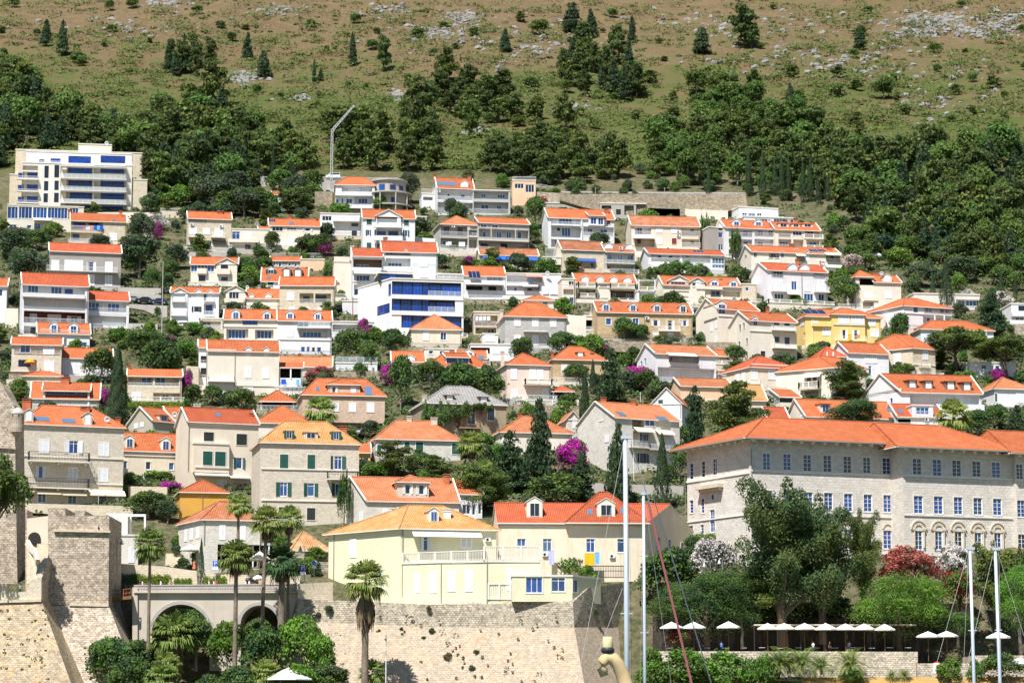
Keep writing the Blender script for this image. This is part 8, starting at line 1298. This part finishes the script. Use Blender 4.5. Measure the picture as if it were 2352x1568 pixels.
def lattice(b, a, c, w0, w1, n):
 a, c = V(a), V(c); d = (c - a).normalized(); s1 = d.cross(V((0, 1, 0))).normalized(); s2 = V((0, 1, 0))
 for sx, sy in ((-1, -1), (1, -1), (1, 1), (-1, 1)): b.prism(a + s1 * sx * w0 + s2 * sy * w0, c + s1 * sx * w1 + s2 * sy * w1, .14, .14)
 for i in range(n):
  t0, t1 = i / n, (i + 1) / n; p0, p1 = a.lerp(c, t0), a.lerp(c, t1); u0, u1 = w0 + (w1 - w0) * t0, w0 + (w1 - w0) * t1; sg = 1 if i % 2 else -1
  for sy in (-1, 1): b.prism(p0 + s1 * sg * u0 + s2 * sy * u0, p1 - s1 * sg * u1 + s2 * sy * u1, .09, .09)
lattice(b, (0, 0, -.5), top, .32, .26, 16); b.build('mast', ['railgrey'], t); b = MB(); lattice(b, top, tip, .30, .15, 10); b.build('jib', ['railgrey'], t); b = MB(); b.prism(tip, top + V((1.5, 0, -3)), .04, .04); b.build('cable', ['iron'], t); b = MB(); b.box(-1.2, -1.2, -.8, 1.2, 1.2, .6); b.build('base', ['railgrey'], t)
for k, c in (('clpink', (.75, .06, .32)), ('clorange', (.80, .25, .05)), ('clblue', (.01, .08, .55)), ('clsky', (.15, .42, .75)), ('clred', (.70, .05, .04)), ('clyellow', (.85, .42, .01)), ('clwhite', (.80, .80, .82)), ('clviolet', (.45, .45, .75)), ('clturq', (.05, .40, .45))): simple(k, c, .85)
def cloth(label, x0, y0, x1, y1, mat, Y, name='towel', cat='towel', group=None):
 p = [P(x0, y0, Y), P(x1, y0, Y), P(x1, y1, Y), P(x0, y1, Y)]; o = (p[0] + p[1]) / 2; b = MB(); n = 5
 for i in range(n):
  for j in range(3):
   def pt(u, v): q_ = p[0].lerp(p[1], u).lerp(p[3].lerp(p[2], u), v) - o; q_.y += .06 * sin(u * 9 + x0) * v; return q_
   b.poly([pt(i / n, (j + 1) / 3), pt((i + 1) / n, (j + 1) / 3), pt((i + 1) / n, j / 3), pt(i / n, j / 3)])
 q_ = p[0] - o; r_ = p[1] - o; b.prism(q_, r_, .05, .05); tag(b.build(name, [mat], None, o), label, cat, group)
Yl = land(217, 566).y - .25
for x0, x1, mt, lab in ((188, 196, 'clpink', 'pink towel on the rail of the stone house, first'), (197, 207, 'clwhite', 'white towel beside the pink towel on the balcony'), (208, 214, 'clorange', 'orange towel in the row of towels on the stone house'), (215, 222, 'clblue', 'deep blue towel right of the orange towel'), (223, 229, 'clsky', 'pale blue towel in the row on the stone house'), (230, 237, 'clblue', 'last bright blue towel in the row')): cloth(lab, x0, 518, x1, 528, mt, Yl)
Yl = land(672, 568).y - .3
for x0, x1, lab in ((688, 694, 'red towel on the cream rail, first of three'), (695, 700, 'red towel in the middle of three on the cream rail'), (700, 707, 'red towel right of three on the cream rail')): cloth(lab, x0, 554.5, x1, 561.5, 'clred', Yl)
Yl = land(1312, 1338).y - 1.2
cloth('yellow towel hanging below the cream building window', 1343, 1270, 1366, 1297, 'clyellow', Yl); cloth('light blue towel beside the yellow towel', 1365, 1268, 1377, 1294, 'clsky', Yl); cloth('lilac cloth hanging beside the air conditioner', 1260, 1264, 1273, 1296, 'clviolet', Yl)
for i, (x0, x1) in enumerate(((1542, 1556), (1556, 1562), (1563, 1573))): cloth(['left blue sheet on the shaded side wall line', 'narrow blue cloth in the middle of the side wall line', 'right blue sheet on the shaded side wall line'][i], x0, 1285 + i * 1.5, x1, 1318 + i, 'clblue2', 418 + i * .5) if ('clblue2' in MAT or simple('clblue2', (.12, .25, .75), .8)) else None
Yl = land(1226, 692).y - .4; cloth('white sheet left on the line beside the striped awning', 1244, 657, 1258, 675, 'clwhite', Yl, 'sheet', 'sheet'); cloth('white sheet right on the line beside the striped awning', 1260, 658, 1286, 675, 'clwhite', Yl, 'sheet', 'sheet')
Yl = land(1113, 692).y - .5; cloth('long white sheet sagging on the line under the solar panels', 1076, 683, 1160, 696, 'clwhite', Yl, 'sheet', 'sheet')
Yl = land(1055, 582).y - .2; cloth('white sheet on the lower loggia of the grey stone house', 1024, 555, 1037, 564, 'clwhite', Yl, 'sheet', 'sheet'); cloth('pale cloth right on the lower loggia of the grey stone house', 1054, 556, 1068, 566, 'clwhite', Yl, 'sheet', 'sheet')
Yl = land(1119, 768).y - .2
for i in range(4): cloth('white shirt drying on the balcony of the cream base house', 1092 + i * 9, 726, 1099 + i * 9, 736, 'clwhite', Yl, 'shirt', 'laundry', 'shirts drying on the balcony')
cloth('orange towel on the front gable balcony rail', 1546, 653, 1551, 661, 'clorange', land(1615, 702).y - 1.2); cloth('yellow towel on the yellow house balcony', 1948, 768, 1956, 779, 'clyellow', land(1939, 806).y - 2.4); cloth('pink towel beside the yellow one on the yellow house', 1968, 768, 1975, 778, 'clorange', land(1939, 806).y - 2.4); cloth('blue striped towel on the porch balcony', 646, 871, 657, 882, 'clblue', land(667, 904).y - .9); cloth('white and blue towel on the porch balcony', 680, 872, 688, 885, 'clsky', land(667, 904).y - .9)
cloth('turquoise board on the white three-terrace balcony', 1214, 638, 1224, 646, 'clsky', land(1226, 692).y - .3)
simple('skin', (.50, .28, .18), .6); simple('hairdark', (.03, .02, .015), .7); simple('hairfair', (.35, .22, .10), .7)
for k, c in (('shwhite', (.78, .78, .78)), ('shnavy', (.03, .045, .12)), ('shred', (.60, .03, .03)), ('shpink', (.75, .40, .45)), ('shblack', (.02, .02, .02)), ('shorange', (.80, .22, .10)), ('shblue', (.10, .22, .60)), ('shlav', (.50, .42, .70)), ('trbeige', (.50, .42, .30)), ('trblue', (.06, .09, .2)), ('trblack', (.02, .02, .025)), ('hatblue', (.05, .2, .6))): simple(k, c, .8)
def person_mesh(pose):
 P_ = [((0, 0, .95), .125), ((0, 0, 1.15), .13), ((0, .0, 1.38), .145), ((0, 0, 1.47), .07), ((0, -.01, 1.53), .055), ((0, -.02, 1.60), .085), ((0, -.02, 1.70), .09)]; E = [(i, i + 1) for i in range(6)]
 def chain(root, pts):
  a = root
  for p, r in pts: P_.append((p, r)); E.append((a, len(P_) - 1)); a = len(P_) - 1
 st = .18 if pose == 1 else .03
 for s in (-1, 1):
  f = st * s
  chain(0, [((s * .09, 0, .86), .10), ((s * .10, -f * .6 - (.02 if pose else 0), .48), .068), ((s * .10, f * .9, .10), .045), ((s * .10, f * .9 - .14, .04), .035)])
  if pose == 2: chain(2, [((s * .20, 0, 1.38), .062), ((s * .26, -.10, 1.12), .045), ((s * .10, -.30, 1.16), .036), ((s * .05, -.36, 1.20), .03)])
  else: chain(2, [((s * .20, 0, 1.38), .062), ((s * .25, f * .5, 1.10), .045), ((s * .25, f * .9 - .08, .86), .036), ((s * .25, f * 1.0 - .10, .76), .03)])
 me = bpy.data.meshes.new('body'); me.from_pydata([p for p, r in P_], E, []); o = bpy.data.objects.new('tmp', me); COL.objects.link(o); sk = o.modifiers.new('s', 'SKIN'); sv = me.skin_vertices[0].data
 for i, (p, r) in enumerate(P_): sv[i].radius = (r, r * .8)
 sv[0].use_root = True; o.modifiers.new('u', 'SUBSURF').levels = 1; dg = bpy.context.evaluated_depsgraph_get(); out = bpy.data.meshes.new_from_object(o.evaluated_get(dg)); bpy.data.objects.remove(o); out.name = 'body'
 out.materials.clear()
 for k in ('skin', 'shwhite', 'trblue'): out.materials.append(MAT[k])
 for p in out.polygons:
  c = p.center; p.material_index = 0 if c.z > 1.46 or (abs(c.x) > .20 and c.z < 1.18) or (pose == 2 and c.y < -.16 and c.z > 1) else 1 if c.z > .92 else 2; p.use_smooth = True
 return out
BODY = {k: person_mesh(k) for k in (0, 1, 2)}
def hair_mesh(long):
 b = MB(); b.lathe([(.0, .115), (.06, .10), (.095, .05), (.105, .0), (.10, -.05), (.085, -.08 if not long else -.22)], 10); b.v = [(x, y * 1.05 + (.03 if z < 0.03 else .01), z) for x, y, z in b.v]; return b.mesh('hair', ['hairdark'], True)
HAIR = {k: hair_mesh(k) for k in (0, 1)}
def skirt_mesh():
 b = MB(); b.lathe([(.15, 1.02), (.17, .9), (.24, .6), (.30, .3), (.30, .28)], 12); return b.mesh('dress', ['shred'], True)
SK = skirt_mesh()
def person(label, x, yf, Y, top, bot='trblue', pose=0, rot=0, hair='hairdark', long=0, dress=None, hat=None, s=1.0, z=None):
 g = P(x, yf, Y)
 if z is not None: g.z = z
 t = thing('person', label, 'person', g, None, R(rot)); t.scale = (s,) * 3; o = link('body', BODY[pose], t)
 for i, k in ((1, top), (2, bot)): o.material_slots[i].link = 'OBJECT'; o.material_slots[i].material = MAT[k]
 h_ = link('hair', HAIR[long], t, (0, 0, 1.70)); h_.material_slots[0].link = 'OBJECT'; h_.material_slots[0].material = MAT[hair]
 if dress: d = link('dress', SK, t); d.material_slots[0].link = 'OBJECT'; d.material_slots[0].material = MAT[dress]
 if hat: b = MB(); b.lathe([(.0, .16), (.09, .15), (.11, .06), (.2, .04), (.2, .03)], 12); b.build('hat', [hat], t, (0, 0, 1.70))
 return t
dz = P(420, 1356, 410).z + .15; fz = P(280, 1374, 409).z + .25; pz = P(40, 1359, 397).z - .4
person('person in a red dress and blue hat walking on the wooden footbridge', 288, 1372, 408.5, 'shred', 'shred', 1, -70, dress='shred', hat='hatblue', long=1, z=fz); person('person in a navy shirt walking beside the red dress on the footbridge', 297, 1372, 409.6, 'shnavy', 'trbeige', 1, -70, z=fz)
person('person in a white shirt behind the bastion parapet', 46, 1372, 398, 'shwhite', 'trblue', 2, 200, z=pz); person('person in a navy shirt leaning at the bastion parapet', 64, 1372, 397.8, 'shnavy', 'trblack', 2, 120, z=pz - .1)
for x, tp, bt, po, ro, hr, lg, lab in [(320, 'shblack', 'trblue', 0, 90, 'hairdark', 0, 'person in black at the left end of the bridge'), (327, 'shwhite', 'trbeige', 1, 80, 'hairdark', 1, 'long-haired person in white near the left end of the bridge'), (369, 'shwhite', 'trbeige', 1, -80, 'hairdark', 1, 'person in a cream top between the first palm and hedge'), (390, 'shpink', 'shpink', 2, -80, 'hairfair', 1, 'person in a pink top below the black car'), (480, 'shwhite', 'trblue', 1, 80, 'hairfair', 1, 'person in a white top right of the narrow cypress'), (491, 'shwhite', 'trbeige', 2, 80, 'hairdark', 0, 'person in a white shirt left of the red one'), (498, 'shred', 'trblack', 0, 60, 'hairdark', 0, 'person in a dull red shirt under the parking sign'), (564, 'shwhite', 'trblue', 1, -80, 'hairdark', 1, 'person in white right of the near tall palm'), (572, 'shwhite', 'trblue', 0, -60, 'hairdark', 0, 'second person in white before the dark car'), (590, 'shblack', 'trblack', 0, 20, 'hairdark', 1, 'person in dark clothes under the small white parasol'), (598, 'shpink', 'trblue', 2, 40, 'hairdark', 0, 'person beside the small white parasol'), (624, 'shpink', 'trbeige', 1, 60, 'hairdark', 1, 'person between the two tall palms on the bridge'), (678, 'shwhite', 'trblue', 2, 70, 'hairdark', 0, 'person in white at the right end of the bridge'), (690, 'shred', 'trblue', 0, 90, 'hairfair', 0, 'person in red at the right end of the bridge')]: person(lab, x, 1360, 412 + rnd.uniform(0, 2), tp, bt, po, ro, hr, lg, z=dz)
person('waiter in a white shirt and black vest on the cafe steps', 415, 1302, 428, 'shblack', 'trblack', 2, -90, z=land(415, 1304).z); person('person in an orange dress left of the narrow cypress', 446, 1308, 424, 'shorange', 'shorange', 1, 40, dress='shorange', long=1, z=land(446, 1312).z)
tz = P(1700, 1496, 395).z
person('person in a bright blue shirt standing under the restaurant parasols', 1657, 1496, 400, 'shblue', 'trblack', 2, 150, z=tz); person('person in a lavender shirt under the long parasol row', 1951, 1496, 399, 'shlav', 'trblue', 2, 20, z=tz); person('person in dark clothes under the long parasol row', 1906, 1496, 401, 'shblack', 'trblack', 0, 40, z=tz); person('person in white under the long parasol row', 1868, 1496, 401, 'shwhite', 'trblue', 2, -40, z=tz); person('bather with bare-coloured top at the bottom of the garden', 476, 1590, 391, 'skin', 'trblue', 2, 60, z=P(476, 1585, 391).z); person('person in white sitting above the lower terrace wall', 2165, 1400, 411, 'shwhite', 'trblue', 2, 20, z=P(2165, 1392, 411).z)
def table_set(label, x, Y, zz, g):
 t = thing('cafe_table', label, 'table', V((P(x, 1490, Y).x, Y, zz)), g); b = MB(); b.box(-.45, -.45, .72, .45, .45, .76); b.build('table_top', ['awnwhite'], t); b = MB(); b.tube([(0, 0, 0), (0, 0, .72)], .04, 6); b.tube([(0, 0, 0), (0, 0, .04)], .25, 10); b.build('pedestal', ['iron'], t)
for x in range(1540, 2090, 42): table_set('white-topped table under the restaurant parasols', x, 399 + rnd.uniform(-.8, 2), tz, 'tables of the restaurant terrace')
for x, lab in ((510, 'white sun lounger left at the garden bottom'), (535, 'white sun lounger right beside the palm trunk')):
 t = thing('sun_lounger', lab, 'sun lounger', P(x, 1574, 391), None, R(20)); b = MB(); b.box(-.9, -.32, .3, .5, .32, .38); b.build('seat', ['whitemetal'], t); b = MB(); b.slab([(.5, -.32, .38), (1.1, -.32, .95), (1.1, .32, .95), (.5, .32, .38)], .06); b.build('backrest', ['whitemetal'], t)
 for sx in (-.7, .7):
  for sy in (-.25, .25): b = MB(); b.box(sx - .03, sy - .03, -.2, sx + .03, sy + .03, .3); b.build('leg', ['whitemetal'], t)
t = thing('stone_steps', 'broad stone steps climbing beside the cafe', 'steps', P(398, 1304, 428)); b = MB()
for i in range(9): p = P(398, 1302 - i * 4, 428 + i * .7) - t.location; b.box(p.x - 1.3, p.y, p.z - 1.5, p.x + 1.3, p.y + .8, p.z)
b.build('steps', ['creamst'], t)
t = thing('white_kiosk', 'white tank with a red lid by the restaurant steps', 'tank', P(2152, 1546, 390)); k = 390 / F; b = MB(); b.lathe([(.55, 0), (.58, 1.4), (.5, 1.5)], 14); b.build('tank_body', ['whitemetal'], t); b = MB(); b.lathe([(.5, 1.5), (.3, 1.7), (.0, 1.75)], 14); b.build('lid', ['clred'], t)
for x, y, s_, lab in [(992, 1450, 15, 'round green plant growing high on the bastion face'), (1085, 1535, 14, 'green plant low on the bastion face'), (755, 1398, 16, 'yellow-green tuft at the bastion top left'), (730, 1412, 12, 'green tuft beside the stone corbels'), (923, 1445, 10, 'grey-green tuft left of the round plant'), (1094, 1498, 12, 'small plant right on the bastion face'), (985, 1397, 11, 'dry tuft under the green-yellow house corner'), (1362, 1408, 22, 'yellow flowering plant on the shaded bastion side'), (1432, 1410, 12, 'yellow plant behind the tall mast'), (870, 1450, 10, 'small dark tuft left on the bastion'), (1030, 1510, 20, 'dry bush spilling down the bastion face'), (973, 1465, 9, 'tiny tuft below the round plant')]:
 f = (y - 1440) / 240; Yw = (404.9 - (x - 1000) * .0104) - max(0, f) * 9.4 if x < 1320 else 403 + (x - 1320) * .13
 tree('wall_plant', 'bush', x, y + s_ * .5, s_ * 1.1, s_ * 1.2, ('olive', 'oakgreen') if 'dry' not in lab else ('olive', 'drytuft'), lab, 0, Y=Yw, cat='plant', split=.1, sink=0) if ('drytuft' in MAT or leafmat('drytuft', (.35, .22, .07), (.25, .18, .06))) else None
VS = []
for i in range(110):
 if i % 3: x, y = rnd.uniform(640, 1310), rnd.uniform(1395, 1575); Yw = 404.6 - (x - 1000) * .0104 - max(0, (y - 1440) / 240) * 9.4
 else: x, y = rnd.uniform(0, 110), rnd.uniform(1400, 1570); Yw = 396 - (y - 1380) / 280 * 10 - .1
 r = rnd.choice([.1, .14, .2, .32]); clump(VS, P(x, y, Yw), r * rnd.uniform(.8, 1.8), r, 12, .2)
tag(link('wall_tufts', mesh_from_quads('wall_tufts', np.concatenate(VS), ['olive', 'drytuft', 'oakgreen'], rng.integers(0, 3, sum(len(v) // 4 for v in VS)))), 'tiny dry and green tufts growing in the joints of the bastions', 'tufts', kind='stuff')
simple('alu', (.58, .63, .68), .3, .4); simple('hullwhite', (.75, .75, .75), .4); simple('redrope', (.17, .05, .055), .8); simple('rope', (.50, .48, .44), .8); simple('blackrope', (.05, .055, .07), .7)
def rope(name, a, c, r, mat, parent, o, sag=0):
 b = MB(); pts = [a.lerp(c, i / 10) + V((0, 0, -sag * sin(pi * i / 10))) - o for i in range(11)]; b.tube(pts, r, 5, cap=False); b.build(name, [mat], parent)
def boat(label, x, yt, xb, Y, r, stays, spreaders=()):
 top = P(x, yt, Y); foot = P(xb, 1700, Y); o = V((foot.x, Y, .3)); t = thing('sailboat', label, 'sailboat', o); b = MB(); b.tube([V((foot.x, Y, 1.2)) - o, top - o], [r, r * .85], 12); b.build('mast', ['alu'], t, smooth=True)
 b = MB(); b.box(top.x - o.x - r * 1.6, -r, top.z - o.z, top.x - o.x + r * 2.4, r, top.z - o.z + .12); b.tube([(top.x - o.x, 0, top.z - o.z), (top.x - o.x, 0, top.z - o.z + .4)], .02, 5); b.build('masthead', ['alu'], t)
 b = MB(); L_ = 5.5; secs = [(-L_, .1, .9), (-3, 1.1, .2), (0, 1.6, 0), (3.5, 1.4, .05), (5, 1.1, .2)]
 for (x0, w0, k0), (x1, w1, k1) in zip(secs[:-1], secs[1:]):
  A = [(-w0, 1.1), (-w0 * .7, .3 + k0 * .3), (0, k0 - .3), (w0 * .7, .3 + k0 * .3), (w0, 1.1)]; Bq = [(-w1, 1.1), (-w1 * .7, .3 + k1 * .3), (0, k1 - .3), (w1 * .7, .3 + k1 * .3), (w1, 1.1)]
  for i in range(4): b.poly([(A[i][0], x0, A[i][1]), (A[i + 1][0], x0, A[i + 1][1]), (Bq[i + 1][0], x1, Bq[i + 1][1]), (Bq[i][0], x1, Bq[i][1])])
  b.poly([(-w0, x0, 1.1), (-w1, x1, 1.1), (w1, x1, 1.1), (w0, x0, 1.1)])
 b.build('hull', ['hullwhite'], t)
 for ys, hw_ in spreaders: p = P(x + (xb - x) * (ys - yt) / (1700 - yt), ys, Y); b = MB(); k = Y / F; b.prism((p.x - o.x - hw_ * k, 0, p.z - o.z), (p.x - o.x + hw_ * k, 0, p.z - o.z), .05, .04); b.build('spreader', ['alu'], t)
 for xa, ya, xe, ye, dy, rr, mt in stays: rope('stay', P(xa, ya, Y), P(xe, ye, Y + dy), rr, mt, t, o)
boat('sailboat with the tallest white mast in the middle of the picture', 1436, 1008, 1441, 100, .105, [(1434, 1012, 1300, 1700, -1, .008, 'rope'), (1440, 1012, 1450, 1700, 1, .006, 'rope'), (1449, 1020, 1500, 1180, 1, .018, 'rope'), (1430, 1350, 1365, 1520, 0, .008, 'rope'), (1445, 1150, 1452, 1600, 0, .005, 'iron')], ((1408, 14), (1203, 6)))
boat('sailboat with the shorter white mast right of the tallest', 1478, 1136, 1482, 130, .085, [(1480, 1140, 1560, 1700, 1, .006, 'rope'), (1476, 1140, 1470, 1700, 1, .005, 'rope')], ((1276, 10), (1452, 10)))
boat('sailboat with the left mast of two at the right', 2228, 1262, 2242, 120, .085, [(2222, 1270, 2130, 1600, 0, .009, 'rope'), (2224, 1275, 2212, 1560, 0, .007, 'rope'), (2232, 1300, 2330, 1610, 0, .016, 'blackrope')], ((1447, 10),))
boat('sailboat with the right mast of two at the right', 2286, 1263, 2303, 115, .085, [(2280, 1275, 2190, 1660, 0, .009, 'rope'), (2292, 1268, 2352, 1460, 0, .007, 'rope'), (2294, 1268, 2300, 1560, 0, .006, 'rope')], ((1446, 8),))
o = V((P(1400, 1700, 62).x, 62, 1.0)); t = thing('wooden_ship', 'worn curved wooden stempost with a cream lantern, and its red stay', 'wooden ship', o)
simple('oldwood', (.62, .46, .24), .7, var=.35); simple('lantern', (.62, .55, .30), .4); k = 62 / F; b = MB(); ctr = [(1388, 1552, 9), (1383, 1535, 12), (1384, 1520, 14), (1394, 1510, 15), (1408, 1512, 15), (1420, 1526, 15), (1430, 1548, 16), (1438, 1575, 17), (1446, 1610, 19), (1452, 1660, 22)]
b.tube([P(x, y, 62) - o for x, y, r in ctr], [r * k for x, y, r in ctr], 12); b.build('stempost', ['oldwood'], t, smooth=True)
c = P(1396, 1500, 62) - o; b = MB(); b.lathe([(7 * k, 0), (15 * k, 3 * k), (15.5 * k, 10 * k), (12 * k, 14 * k)], 16, 0, c); b.build('lantern_collar', ['iron'], t, smooth=True); b = MB(); b.lathe([(12 * k, 13 * k), (12.5 * k, 20 * k), (11.5 * k, 36 * k), (10 * k, 38 * k), (.01, 38.5 * k)], 16, 0, c); b.build('lantern_glass', ['lantern'], t, smooth=True)
b = MB(); b.lathe([(.2, -1.0), (.9, -.6), (1.3, .2), (1.5, 1.0)], 12, 0, (P(1455, 1700, 62).x - o.x, 1.5, 0)); b.build('bow', ['oldwood'], t)
a0, a1 = P(1488, 1150, 90), P(1596, 1600, 75); rope('red_stay', a0, a1, .036, 'redrope', t, o); rope('twisted_stay', P(1500, 1140, 92), P(1650, 1620, 78), .02, 'blackrope', t, o)
